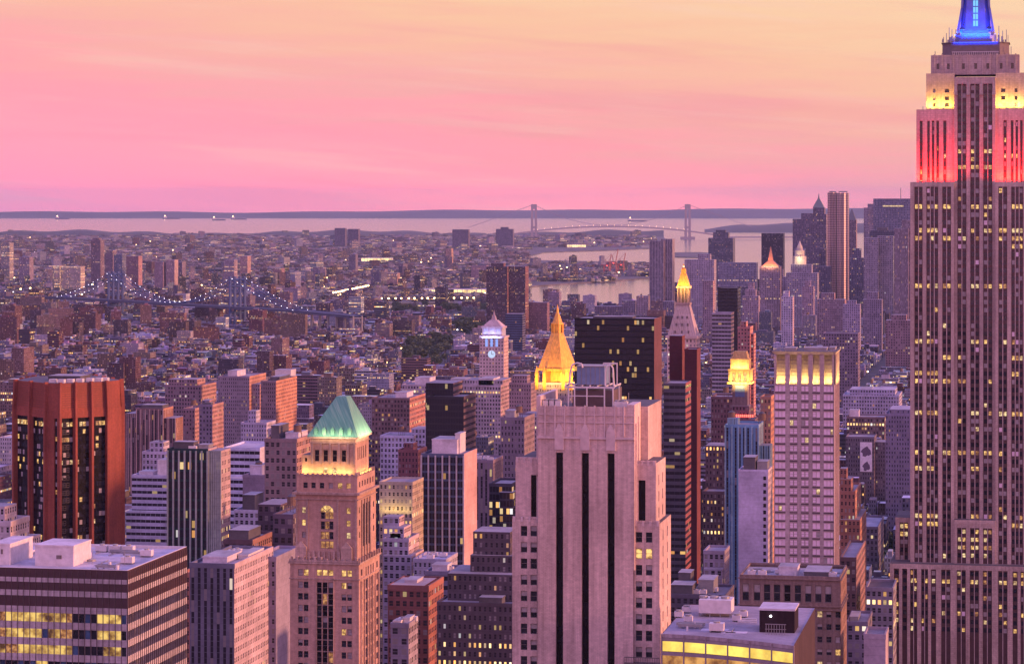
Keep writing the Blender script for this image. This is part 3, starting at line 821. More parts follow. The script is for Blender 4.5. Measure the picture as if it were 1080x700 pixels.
    roof_detail(t, xat(82, Y0 + 3), X1 - 2, Y0 + 2, Y0 + 22, zt - .6, 4, 4)
    place_windows(t, wins, 98)
    claim(X0, X1, Y0, Y0 + D, zt)
build_banded_block()


# ------------------------------------------------------------------ limestone tower with three dark slots
def build_slot_tower():
    Y0 = 600.0; d = dep(xat(617, Y0), Y0)
    X = lambda px: xat(px, Y0); z = lambda py: zat(py, d)
    st = M['slot_stone'] = wall_mat('buff_brick', (0.74, 0.54, 0.50), 0.30, 0.9, 0.11, 0.85, 0.3)
    cap = plain_mat('pale_terracotta', (0.60, 0.46, 0.46), 0.7)
    t = thing('skyscraper', 'setback limestone tower with three tall black slots and a cooling tower on top', 'skyscraper', (X(617), Y0 + 15, 2.5))
    b, wins = MB(), []
    x0, x1 = X(567.5), X(668); D = 27.0
    slots = ((586.2, 593.8), (613.4, 621), (640.6, 648.2))
    zc = z(461.5)
    ops = [(X(a) - x0, X(c) - x0, 20, z(477.5), None, 1.1) for a, c in slots]
    panel(b, wins, (x0, Y0), (1, 0), x1 - x0, 2.5, zc, ops, 1.1, 0)
    for a, c in slots:
        b.face([(X(a), Y0 + 1.1, 20), (X(c), Y0 + 1.1, 20), (X(c), Y0 + 1.1, z(477.5)), (X(a), Y0 + 1.1, z(477.5))], 2)
    # crown: ribbed parapet
    zt = z(428.5)
    b.face([(x0, Y0 - .05, zc), (x1, Y0 - .05, zc), (x1, Y0 - .05, zt), (x0, Y0 - .05, zt)], 0)
    for px in (575, 585.5, 595.7, 606.4, 617, 627.2, 637.8, 648.6, 658):
        xx = X(px); b.box(xx - .16, xx + .16, Y0 - .32, Y0 - .04, zc + .3, zt + .25, 1)
    b.box(x0 - .2, x1 + .2, Y0 - .4, Y0 + .1, zc - .25, zc + .25, 1)
    b.box(x0, x1, Y0 - .25, Y0 - .045, z(446), z(445.2), 1); b.box(x0, x1, Y0 - .25, Y0 - .045, z(438), z(437.4), 1)
    # west side of the crown block, in two steps
    xs = X(668)
    b.box(x0, xs, Y0 + 1.3, Y0 + D, 100, zt - 1.2, 0, 3)
    for zz_, (ya, yb) in ((z(426), (0, 10.5)),):
        b.box(xs - 1.5, xs + .25, Y0 + .02, Y0 + 9.5, z(600), zz_, 0, 1)
    b.box(xs - 8, xs + 1.9, Y0 + 9.5, Y0 + D + 4, z(600), z(431), 0, 3)
    b.box(xs + .25, xs + .55, Y0 + 1.2, Y0 + 2.2, z(560), z(446), 1)
    b.box(xs + .25, xs + .45, Y0 + 5.2, Y0 + 6.1, z(560), z(440), 1)
    # pale flank at the east end
    b.box(X(563.2), X(567.6), Y0 + 3, Y0 + D - 2, z(600), z(419), 1)
    # wings
    def wing(pa, pb, ytop, yoff, dpt, slot=None, rows=None, cols=(), m=0):
        xa, xb = X(pa), X(pb); Yq = Y0 + yoff; zt_ = z(ytop)
        ops = []
        if slot: ops.append((X(slot[0]) - xa, X(slot[1]) - xa, z(slot[3]), z(slot[2]), None, .8))
        if rows:
            yy = rows
            while z(yy + 11) > 30:
                for c in cols:
                    kd = ('lit' if (c > 660 and 570 < yy < 585) else rnd.choice(('dark', 'dark', 'half', 'half')))
                    ops.append((X(c) - xa, X(c + 6.8) - xa, z(yy + 11), z(yy), kd, .35))
                yy += 17.25
        panel(b, wins, (xa, Yq), (1, 0), xb - xa, 2.5, zt_, ops, .35, m)
        if slot: b.face([(X(slot[0]), Yq + .8, z(slot[3])), (X(slot[1]), Yq + .8, z(slot[3])), (X(slot[1]), Yq + .8, z(slot[2])), (X(slot[0]), Yq + .8, z(slot[2]))], 2)
        b.face([(xa, Yq, zt_), (xb, Yq, zt_), (xb, Yq + dpt, zt_), (xa, Yq + dpt, zt_)], 3)
        b.face([(xa, Yq + dpt, 2.5), (xa, Yq, 2.5), (xa, Yq, zt_), (xa, Yq + dpt, zt_)], m)
        sops = []
        if pb > 660:
            ws = [(q * dpt, wkind(.05)) for q in (.3, .7)]
            yy = (rows or ytop + 14)
            while z(yy + 11) > 30:
                for u, kd in ws: sops.append((u - .55, u + .55, z(yy + 11), z(yy), wkind(.05), .35))
                yy += 17.25
        panel(b, wins, (xb, Yq), (0, 1), dpt, 2.5, zt_, sops, .35, m)
        b.face([(xb, Yq + dpt, 2.5), (xa, Yq + dpt, 2.5), (xa, Yq + dpt, zt_), (xb, Yq + dpt, zt_)], m)
        for q in np.linspace(pa + 2, pb - 2, 4):       # little crest on the parapet
            b.box(X(q) - .25, X(q) + .25, Yq - .12, Yq + .3, zt_ - .6, zt_ + .5, 1)
        b.box(xa, xb, Yq + .3, Yq + .6, zt_, zt_ + .55, m)
    wing(541.5, 567.5, 487, 2.5, 21, slot=(557.8, 565.6, 503, 548.4))
    wing(539, 567.5, 549.5, 1.4, 24, rows=556.5, cols=(548, 558.3))
    wing(668, 690.5, 488, 2.0, 15.5, slot=(672, 679.4, 506, 550.4))
    wing(668, 695, 550.8, 1.0, 18.5, rows=560, cols=(669.8, 680.4))
    b.build('wall', [st, cap, M['glass_dark'], M['roof_dark']], t)
    for (a, c) in slots:                          # pointed terracotta caps over the slots
        q = MB(); xm = (X(a) + X(c)) / 2; w = (X(c) - X(a)) / 2 + .22
        q.box(xm - w, xm + w, Y0 - .45, Y0 + .2, z(474.5), z(455), 0)
        q.prism([(xm - w, Y0 - .45), (xm + w, Y0 - .45), (xm + w, Y0 + .1), (xm - w, Y0 + .1)], z(455), z(447), 0, None, [(xm - .2, Y0 - .3), (xm + .2, Y0 - .3), (xm + .2, Y0 + .05), (xm - .2, Y0 + .05)])
        q.face([(xm - w, Y0 - .06, z(477.6)), (xm, Y0 - .06, z(475)), (xm + w, Y0 - .06, z(477.6)), (xm + w, Y0 - .06, z(474)), (xm - w, Y0 - .06, z(474))])
        q.build('slot_cap', cap, t)
    # iron balcony low on the west wing
    q = MB(); xa, xb = X(659), X(696)
    q.box(xa, xb, Y0 - 1.0, Y0 + .9, z(697.5), z(696.5), 0)
    for k in range(16):
        x = xa + (xb - xa) * k / 15; q.box(x - .04, x + .04, Y0 - 1.0, Y0 - .93, z(696.5), z(690.5), 0)
    q.box(xa, xb, Y0 - 1.0, Y0 - .92, z(690.8), z(690), 0)
    q.build('balcony', M['frame'], t)
    # cooling tower on its white steel frame
    yr = Y0 + 7; xr = lambda px: xat(px, yr); dr = dep(xr(620), yr); zr = lambda py: zat(py, dr)
    q = MB()
    for yy in (yr, yr + 9):
        for px in (599.5, 606, 619, 637.5, 646.5):
            q.box(xr(px) - .14, xr(px) + .14, yy - .14, yy + .14, zt - 1.2, zr(408), 0)
        q.box(xr(596), xr(648), yy - .16, yy + .16, zr(409.2), zr(407.4), 0)
        q.box(xr(599), xr(638), yy - .12, yy + .12, zr(418), zr(417), 0)
    for px in (596, 605, 614, 622, 630, 639, 648):
        q.box(xr(px) - .1, xr(px) + .1, yr - .2, yr + 9.2, zr(407.6), zr(406.2), 0)
    for px in (634, 640.5, 648.5):
        q.box(xr(px) - .12, xr(px) + .12, yr + 3, yr + 3.24, zr(407), zr(384), 0)
    q.box(xr(634), xr(649), yr + 2.98, yr + 3.26, zr(384.5), zr(383), 0)
    fr = q.build('steel_frame', M['white_metal'], t)
    q = MB(); q.box(xr(607.5), xr(636.5), yr + 1.2, yr + 7.5, zr(405.8), zr(386.5), 0, 1)
    for k in range(1, 6): 
        xx = xr(607.5) + (xr(636.5) - xr(607.5)) * k / 6; q.box(xx - .05, xx + .05, yr + 1.1, yr + 1.3, zr(405.5), zr(387), 1)
    q.box(xr(607), xr(637), yr + 1.0, yr + 7.7, zr(387), zr(386), 1)
    q.build('cooling_tower', [plain_mat('blue_grey_louvre', (0.17, 0.24, 0.38), 0.6), M['steel']], t)
    q = MB(); prev = None
    for (px, py) in ((600, 407), (601, 394), (603, 385), (608, 383), (613, 384), (614, 388)):
        c = (xr(px), yr + .6, zr(py))
        if prev: q.tube(prev, c, .2, 7)
        prev = c
    q.build('pipe', M['white_metal'], t)
    q = MB(); prev = None
    for (px, py) in ((638, 407), (638, 392), (640, 386), (644, 385), (646, 388), (647, 407)):
        c = (xr(px), yr + .6, zr(py))
        if prev: q.tube(prev, c, .2, 7)
        prev = c
    q.build('pipe', M['white_metal'], t)
    q = MB(); q.box(xr(602), xr(645), yr + 2, yr + 15, zt - 1.2, zr(412), 0, 1); q.build('penthouse', [plain_mat('dark_plant', (0.12, 0.08, 0.09), .8), M['roof_dark']], t)
    for px in (578, 584, 590, 653, 660): roof_unit(t, xr(px), yr - 2, zt - 1.2, 1.5, 1.6, 2.0)
    for px, h in ((572, 7), (663, 9), (655, 5)):
        q = MB(); q.tube((xr(px), yr, zt - 1.2), (xr(px), yr, zt + h * .3), .07, 5); q.build('aerial', M['steel'], t)
    place_windows(t, wins, 98)
    claim(X(539), X(700), Y0, Y0 + 32, zt)
build_slot_tower()


# ------------------------------------------------------------------ brick tower with the green copper pyramid
def build_pyramid_tower():
    Y0 = 800.0; d = dep(xat(345, Y0), Y0)
    X = lambda px: xat(px, Y0); z = lambda py: zat(py, d)
    st = wall_mat('rose_brick', (0.56, 0.35, 0.285), 0.30, 0.9, 0.10, 0.85, 0.2)
    tr = wall_mat('carved_stone', (0.54, 0.38, 0.33), 0.6, 1.1, 0.08)
    t = thing('skyscraper', 'slim brick tower with arched windows under a floodlit green copper pyramid roof', 'skyscraper', (X(345), Y0 + 10, 2.5))
    b, wins = MB(), []
    def block(pa, pb, ya, yb, off, dpt, front, west, m=0, top=2):
        xa, xb = X(pa), X(pb); Yq = Y0 + off; za, zb = (2.5 if yb > 700 else z(yb)), z(ya)
        panel(b, wins, (xa, Yq), (1, 0), xb - xa, za, zb, [(X(q[0]) - xa, X(q[1]) - xa, z(q[3]), z(q[2]), q[4], .4) for q in front], .4, m)
        panel(b, wins, (xb, Yq), (0, 1), dpt, za, zb, [(q[0] * dpt, q[1] * dpt, z(q[3]), z(q[2]), q[4], .4) for q in west], .4, m)
        b.face([(xb, Yq + dpt, za), (xa, Yq + dpt, za), (xa, Yq + dpt, zb), (xb, Yq + dpt, zb)], m)
        b.face([(xa, Yq + dpt, za), (xa, Yq, za), (xa, Yq, zb), (xa, Yq + dpt, zb)], m)
        b.face([(xa, Yq, zb), (xb, Yq, zb), (xb, Yq + dpt, zb), (xa, Yq + dpt, zb)], top)
    def cornice(pa, pb, y, h, off, dpt, out=.5):
        xa, xb = X(pa), X(pb)
        b.box(xa - out, xb + out, Y0 + off - out, Y0 + off + dpt + out, z(y + h), z(y), 1, 1, True)
    # lower shaft
    fr = []; we = []
    yy = 600.0; i = 0
    while yy < 760:
        for a in (315.5, 321.4, 361.2, 367.2):
            k = ('lit' if (i in (0, 5) and rnd.random() < .75) or (i == 1 and a > 318 and rnd.random() < .6) else rnd.choice(('dark', 'dark', 'half', 'blind')))
            fr.append((a, a + 4.9, yy, yy + 6.8, k))
        for a in (335.2, 341.2, 347.2):
            fr.append((a, a + 5.2, yy, yy + (6.4 if i == 0 else 12.0 if i > 1 else 12), 'lit' if i == 0 else rnd.choice(('black', 'black', 'half', 'black', 'black', 'dim', 'dark'))))
        for a in (.10, .84): we.append((a, a + .07, yy, yy + 6.8, wkind(.1)))
        for a in (.32, .42, .55, .66): we.append((a, a + .05, yy, yy + 9.6, wkind(.04)))
        yy += 12.2 if i else 13; i += 1
    block(307, 379.5, 592, 800, -1.2, 26, fr, we)
    cornice(307, 379.5, 606.6 - 14.6, 2.0, -1.2, 26, .45)
    cornice(307, 379.5, 596.2 + 13, 1.0, -1.2, 26, .25)
    # upper shaft with the great arched window
    fr = []; we = []
    for yy in (535, 548.2, 561):
        fr.append((318.5, 322.3, yy, yy + 6.4, wkind(.4))); fr.append((365.4, 369.6, yy, yy + 6.4, 'lit' if yy < 561 else 'pale'))
    for yy, hh in ((540, 7.2), (549.5, 8.6), (560.5, 8), (570.4, 7.8)):
        for a in (338.4, 342.9, 347.4):
            fr.append((a, a + 4.2, yy, yy + hh, 'dim' if rnd.random() < .6 else 'dark'))
    for a in (.30, .44, .58): we += [(a, a + .07, 535 - 2, 578, 'black')]
    for yy in (535, 548.2, 561): we += [(.08, .14, yy, yy + 6, wkind(.1)), (.84, .9, yy, yy + 6, wkind(.1))]
    block(312, 377, 521, 592, 0, 23, fr, we)
    # arch head over it, lit
    q = MB(); xa, xb = X(338.2), X(351.8); r = (xb - xa) / 2; xm = (xa + xb) / 2; zc = z(539.6)
    for k in range(12):
        a0, a1 = math.pi * k / 12, math.pi * (k + 1) / 12
        p0, p1 = (xm + r * math.cos(a0), zc + r * math.sin(a0)), (xm + r * math.cos(a1), zc + r * math.sin(a1))
        q.face([(xm, Y0 - .05, zc), (p0[0], Y0 - .05, p0[1]), (p1[0], Y0 - .05, p1[1])], 0)
        P0, P1 = (xm + (r + .4) * math.cos(a0), zc + (r + .4) * math.sin(a0)), (xm + (r + .4) * math.cos(a1), zc + (r + .4) * math.sin(a1))
        q.face([(p0[0], Y0 - .25, p0[1]), (P0[0], Y0 - .25, P0[1]), (P1[0], Y0 - .25, P1[1]), (p1[0], Y0 - .25, p1[1])], 1)
    for k in (3, 6, 9):
        a0 = math.pi * k / 12; c_, s_ = math.cos(a0), math.sin(a0)
        q.face([(xm - .07 * s_, Y0 - .12, zc + .07 * c_), (xm + .07 * s_, Y0 - .12, zc - .07 * c_), (xm + r * c_ + .07 * s_, Y0 - .12, zc + r * s_ - .07 * c_), (xm + r * c_ - .07 * s_, Y0 - .12, zc + r * s_ + .07 * c_)], 2)
    q.build('arched_window', [M['lit'], tr, M['frame']], t)
    # balustrade and carved work between the shafts
    q = MB()
    for (xa, xb, ya, yb) in ((X(306.5), X(380), Y0 - 1.7, Y0 - 1.2),):
        q.box(xa, xb, ya, yb, z(591.8), z(589.6), 0)
    for px in np.linspace(309, 377, 12):
        x = X(px); q.box(x - .3, x + .3, Y0 - 1.75, Y0 - 1.0, z(591.8), z(586.5 if int(px) % 2 else 588.4), 0)
    for k in range(9):
        y = Y0 - 1 + 25 * k / 8; x = X(379.5); q.box(x - .2, x + .5, y - .3, y + .3, z(591.8), z(587.2), 0)
    for px in (318, 366):
        x = X(px); q.box(x - 1.7, x + 1.7, Y0 - .9, Y0 + .3, z(592), z(577), 0); q.prism([(x - 1.7, Y0 - .9), (x + 1.7, Y0 - .9), (x + 1.7, Y0 + .2), (x - 1.7, Y0 + .2)], z(577), z(571), 0, None, [(x - .2, Y0 - .5), (x + .2, Y0 - .5), (x + .2, Y0 + .1), (x - .2, Y0 + .1)])
    for px in np.linspace(326, 358, 7):
        x = X(px); q.box(x - .35, x + .35, Y0 - .5, Y0 + .1, z(591), z(581), 0)
    q.build('balustrade', tr, t)
    cornice(312, 377, 519.0, 2.4, 0, 23, .9)
    cornice(312, 377, 526, 1.0, 0, 23, .35)
    # belt with small windows, parapet and lit ledge
    fr = [(a, a + 4.6, 509, 515, wkind(.15)) for a in (319.6, 328, 337, 346.4, 356, 365)]
    we = [(u, u + .06, 508, 514, wkind(.1)) for u in (.1, .25, .4, .55, .7, .85)]
    block(312.8, 376.6, 502, 519, .3, 22, fr, we)
    q = MB()
    for k in range(13):
        px = 314 + 62 * k / 12; x = X(px); q.box(x - .3, x + .3, Y0 + .1, Y0 + .7, z(502), z(499.2), 0)
        y = Y0 + .5 + 21.4 * k / 12; x = X(376.4); q.box(x - .6, x, y - .3, y + .3, z(502), z(498.2), 0)
    q.box(X(313), X(376.6), Y0 + .3, Y0 + .5, z(502), z(500.6), 0)
    q.build('parapet', tr, t)
    # lantern storey
    fr = [(a, a + 4.6, 475, 487.4, 'black') for a in (329.6, 338.8, 348.4, 358)] + [(338.6, 343, 493.5, 499, 'pale'), (348.4, 352.6, 493.5, 499, 'pale')]
    we = [(u, u + .06, 473, 486, 'black') for u in (.16, .30, .44, .58, .74)]
    block(325, 372.6, 461, 502, 2.6, 16.5, fr, we)
    block(315.5, 325, 481, 502, 3.2, 15, [(318.6, 321, 484, 488, 'black')], [])
    for px in (327, 336.4, 345.8, 355.4, 365, 371.4):
        x = X(px); b.box(x - .3, x + .3, Y0 + 2.2, Y0 + 2.7, z(490), z(467), 1)
    cornice(325, 372.6, 461.2, 1.8, 2.6, 16.5, .8)
    cornice(325, 372.6, 467.4, .9, 2.6, 16.5, .35)
    sp = MB(); xa_, xb_ = X(334.4), X(353.4); ya_ = Y0 - 1.2
    yy = 606.8
    while yy < 760:
        sp.face([(xa_, ya_ - .03, z(yy + 6.2)), (xb_, ya_ - .03, z(yy + 6.2)), (xb_, ya_ - .03, z(yy + 2.6)), (xa_, ya_ - .03, z(yy + 2.6))], 0) if False else None
        yy += 12.5
    sp.box(X(334.6), X(335.1), ya_ - .25, ya_ + .02, 3, z(608), 1); sp.box(X(352.6), X(353.2), ya_ - .25, ya_ + .02, 3, z(608), 1)
    sp.box(X(340.5), X(341.1), ya_ - .18, ya_ + .02, 3, z(608), 1); sp.box(X(346.5), X(347.1), ya_ - .18, ya_ + .02, 3, z(608), 1)
    xw = X(379.5)
    for u in (.08, .24, .38, .50, .62, .76, .92): sp.box(xw - .02, xw + .4, ya_ + 26 * u - .3, ya_ + 26 * u + .3, 3, z(612), 1)
    xw = X(377)
    for u in (.22, .37, .51, .66): sp.box(xw - .02, xw + .35, Y0 + 23 * u - .5, Y0 + 23 * u + .5, z(590), z(528), 1)
    for px in (313.2, 324.2, 356.5, 375.6): sp.box(X(px) - .3, X(px) + .3, Y0 - .3, Y0 + .02, z(590), z(527), 1)
    sp.build('pilaster', [M['spandrel'], tr], t)
    b.build('wall', [st, tr, M['roof_dark'], M['spandrel']], t)
    # copper roof
    m, tt, bs = new_mat('green_copper'); p = tt.add('ShaderNodeNewGeometry').outputs['Position']; xyz = tt.xyz(p)
    k = tt.noise(tt.comb(tt.m('MULTIPLY', tt.m('ADD', xyz[0], xyz[1]), 1.5), 0.0, tt.m('MULTIPLY', xyz[2], .15)), 1.0, 5.0, .6)
    seam = tt.m('LESS_THAN', tt.m('FRACT', tt.m('MULTIPLY', tt.m('ADD', xyz[0], xyz[1]), .9)), .12)
    cc = tt.mix(tt.m('MULTIPLY', seam, .35), tt.ramp(k, [(.3, (.06, .20, .165)), (.5, (.10, .29, .235)), (.7, (.20, .37, .29))]), (.06, .2, .17))
    setb(tt, bs, col=cc, rough=.55, metal=.15)
    zb, za = z(461.0), z(420)
    xa, xb, ya, yb = X(325) - .9, X(372.6) + .9, Y0 + 1.7, Y0 + 20
    xm, ym = X(352.5), Y0 + 11
    q = MB(); q.prism([(xa, ya), (xb, ya), (xb, yb), (xa, yb)], zb, za, 0, None, [(xm - 1.5, ym - 2.6), (xm + 1.5, ym - 2.6), (xm + 1.5, ym + 2.6), (xm - 1.5, ym + 2.6)])
    rf = q.build('roof', m, t)
    q = MB()
    for k in range(5):
        x = xa + (xb - xa) * (k + 1) / 6
        q.box(x - .55, x + .55, ya + .3, ya + 2.4, zb + .02, zb + 2.0, 0)
        q.prism([(x - .7, ya + .2), (x + .7, ya + .2), (x + .7, ya + 3), (x - .7, ya + 3)], zb + 2.0, zb + 2.9, 0, None, [(x - .05, ya + .3), (x + .05, ya + .3), (x + .05, ya + 3), (x - .05, ya + 3)])
    q.build('dormer', m, rf)
    place_windows(t, wins, 98)
    wrm = (1.0, .80, .42)
    area_lamp('roof_flood', (xm, ya - 2.0, zb + .2), (xm, ya + 4, zb + 5), 13, .5, 900, wrm, t)
    area_lamp('roof_flood', (xb + 2.2, ym, zb + .2), (xb - 3, ym, zb + 6), 15, .5, 2000, wrm, t)
    yl = (1.0, .62, .16)
    area_lamp('belt_flood', (X(349), Y0 + 1.3, z(501)), (X(349), Y0 + 3.0, z(478)), 12, .4, 1100, yl, t)
    area_lamp('belt_flood', (X(319), Y0 + 1.3, z(501)), (X(320), Y0 + 3.4, z(486)), 3, .4, 550, yl, t)
    area_lamp('belt_flood', (X(372.6) + .8, Y0 + 11, z(501)), (X(372.6) - .3, Y0 + 11, z(478)), 14, .4, 900, yl, t)
    claim(X(307), X(379), Y0 - 1, Y0 + 25, za)
build_pyramid_tower()
# ------------------------------------------------------------------ red-brown tower turned across the grid
def build_turned_tower():
    d0 = 1285.0
    def v(px, dd): return at(px, d0 + dd)
    A, B, C_, D_, E_ = v(16, 24), v(49.5, 3), v(62, 0), v(113.5, 15), v(128.5, 27)
    G, H = v(100, 62), v(36, 56)
    poly = [A, B, C_, D_, E_, G, H]
    z = lambda py: zat(py, d0)
    rb = wall_mat('red_brick', (0.31, 0.085, 0.06), 0.30, 0.9, 0.08, 0.8, 0.15)
    t = thing('skyscraper', 'red brown tower turned across the street grid with dark glass bays and a ribbed crown', 'skyscraper', (A[0] + 18, A[1] + 20, 2.5))
    b, wins = MB(), []
    zs, zc, zt = z(438), z(433), z(404.5)
    cen = (sum(p[0] for p in poly) / 7, sum(p[1] for p in poly) / 7)
    ins = lambda p, f: (cen[0] + (p[0] - cen[0]) * f, cen[1] + (p[1] - cen[1]) * f)
    top = [ins(p, .965) for p in poly]
    # solid crown, leaning in
    b.prism(poly, zs - 1.5, zc, 0)
    b.prism([ins(p, .985) for p in poly], zc, zt, 0, 1, top)
    # faces with bays
    pier = MB()
    faces = [(A, B, 2, [.62], False), (B, C_, 0, [], True), (C_, D_, 3, [], False), (D_, E_, 0, [], True), (E_, G, 3, [], False), (G, H, 3, [], False), (H, A, 3, [], False)]
    for (a, c, nb, _, solid) in faces:
        L = math.hypot(c[0] - a[0], c[1] - a[1]); U = ((c[0] - a[0]) / L, (c[1] - a[1]) / L); n = (U[1], -U[0])
        if solid:
            mid_ = []
            if a is B:     # the narrow front corner has one slim strip of glass
                mid_ = [(L * .62, L * .86)]
            ops = [(q0, q1, 3.0, zs - 1.5, None, .8) for q0, q1 in mid_]
            panel(b, wins, a, U, L, 2.5, zs - 1.5, ops, .8, 0)
            for q0, q1 in mid_:
                P = lambda u, zz: (a[0] + U[0] * u - n[0] * .8, a[1] + U[1] * u - n[1] * .8, zz)
                b.face([P(q0, 3), P(q1, 3), P(q1, zs - 1.5), P(q0, zs - 1.5)], 2)
                zz = zs - 5
                while zz > 60:
                    wins.append(((a[0] + U[0] * (q0 + q1) / 2 - n[0] * .75, a[1] + U[1] * (q0 + q1) / 2 - n[1] * .75, zz), U, q1 - q0 - .4, 2.0, wkind(.2)))
                    zz -= 3.55
            continue
        w = L / nb; pw = 1.7
        ops = [(i * w + pw / 2, (i + 1) * w - pw / 2, 3.0, zs - 1.5, None, .9) for i in range(nb)]
        panel(b, wins, a, U, L, 2.5, zs - 1.5, ops, .9, 0)
        for i in range(nb):
            q0, q1 = i * w + pw / 2, (i + 1) * w - pw / 2
            P = lambda u, zz, e=.9: (a[0] + U[0] * u - n[0] * e, a[1] + U[1] * u - n[1] * e, zz)
            b.face([P(q0, 3), P(q1, 3), P(q1, zs - 1.5), P(q0, zs - 1.5)], 2)
            if a is E_ or a is G or a is H: continue
            nw = max(3, round((q1 - q0) / 1.55)); ww = (q1 - q0) / nw
            zz = zs - 5.6; f = 0
            while zz > 60:
                rr = random.Random(f * 17 + 5).random()
                lp = .8 if f == 0 else (.4 if rr < .22 else .05)
                for k in range(nw):
                    u = q0 + ww * (k + .5)
                    wins.append((P(u, zz, .84), U, ww - .25, 2.15, wkind(lp) if rnd.random() < .75 or f == 0 else 'black'))
                zz -= 3.55; f += 1
        # fins that run up through the crown
        for i in range(nb + 1):
            u = min(max(i * w, .3), L - .3)
            f0 = (a[0] + U[0] * u, a[1] + U[1] * u); fT = ins(f0, .97)
            hw = .55
            q = [(f0[0] - U[0] * hw + n[0] * e, f0[1] - U[1] * hw + n[1] * e) for e in (1.5, -.3)] + [(f0[0] + U[0] * hw + n[0] * e, f0[1] + U[1] * hw + n[1] * e) for e in (-.3, 1.5)]
            qT = [(fT[0] - U[0] * hw + n[0] * e, fT[1] - U[1] * hw + n[1] * e) for e in (1.6, -.3)] + [(fT[0] + U[0] * hw + n[0] * e, fT[1] + U[1] * hw + n[1] * e) for e in (-.3, 1.6)]
            b.prism(q, 3.0, zc, 0); b.prism(q, zc, zt + .5, 0, 0, qT)
        # louvre courses of the crown
        for k in range(1, 12):
            zz = zc + (zt - zc) * k / 12
            f_ = .985 + (.965 - .985) * k / 12
            aa, c2 = ins(a, f_), ins(c, f_)
            b.face([(aa[0] + n[0] * .16, aa[1] + n[1] * .16, zz), (c2[0] + n[0] * .16, c2[1] + n[1] * .16, zz), (c2[0] + n[0] * .16, c2[1] + n[1] * .16, zz + .45), (aa[0] + n[0] * .16, aa[1] + n[1] * .16, zz + .45)], 3)
    b.build('wall', [rb, M['roof_dark'], M['glass_dark'], plain_mat('crown_louvre', (0.20, .05, .035), .7)], t)
    # pale hoods on the roof edge
    for px, dd in ((56, 6), (65, 4), (74.5, 7), (84.5, 9), (95, 12), (104.5, 15), (111, 17)):
        x, y = v(px, dd + 3); q = MB()
        q.box(x - 1.6, x + 1.6, y - 1.4, y + 1.4, zt, zt + 1.6, 0); q.build('roof_hood', M['white_metal'], t)
    roof_box(t, cen[0] - 8, cen[0] + 8, cen[1] - 6, cen[1] + 8, zt, 2.2, 'roof_dark')
    place_windows(t, wins, 98)
    claim(A[0], E_[0] + 2, C_[1] - 2, G[1], zt)
build_turned_tower()


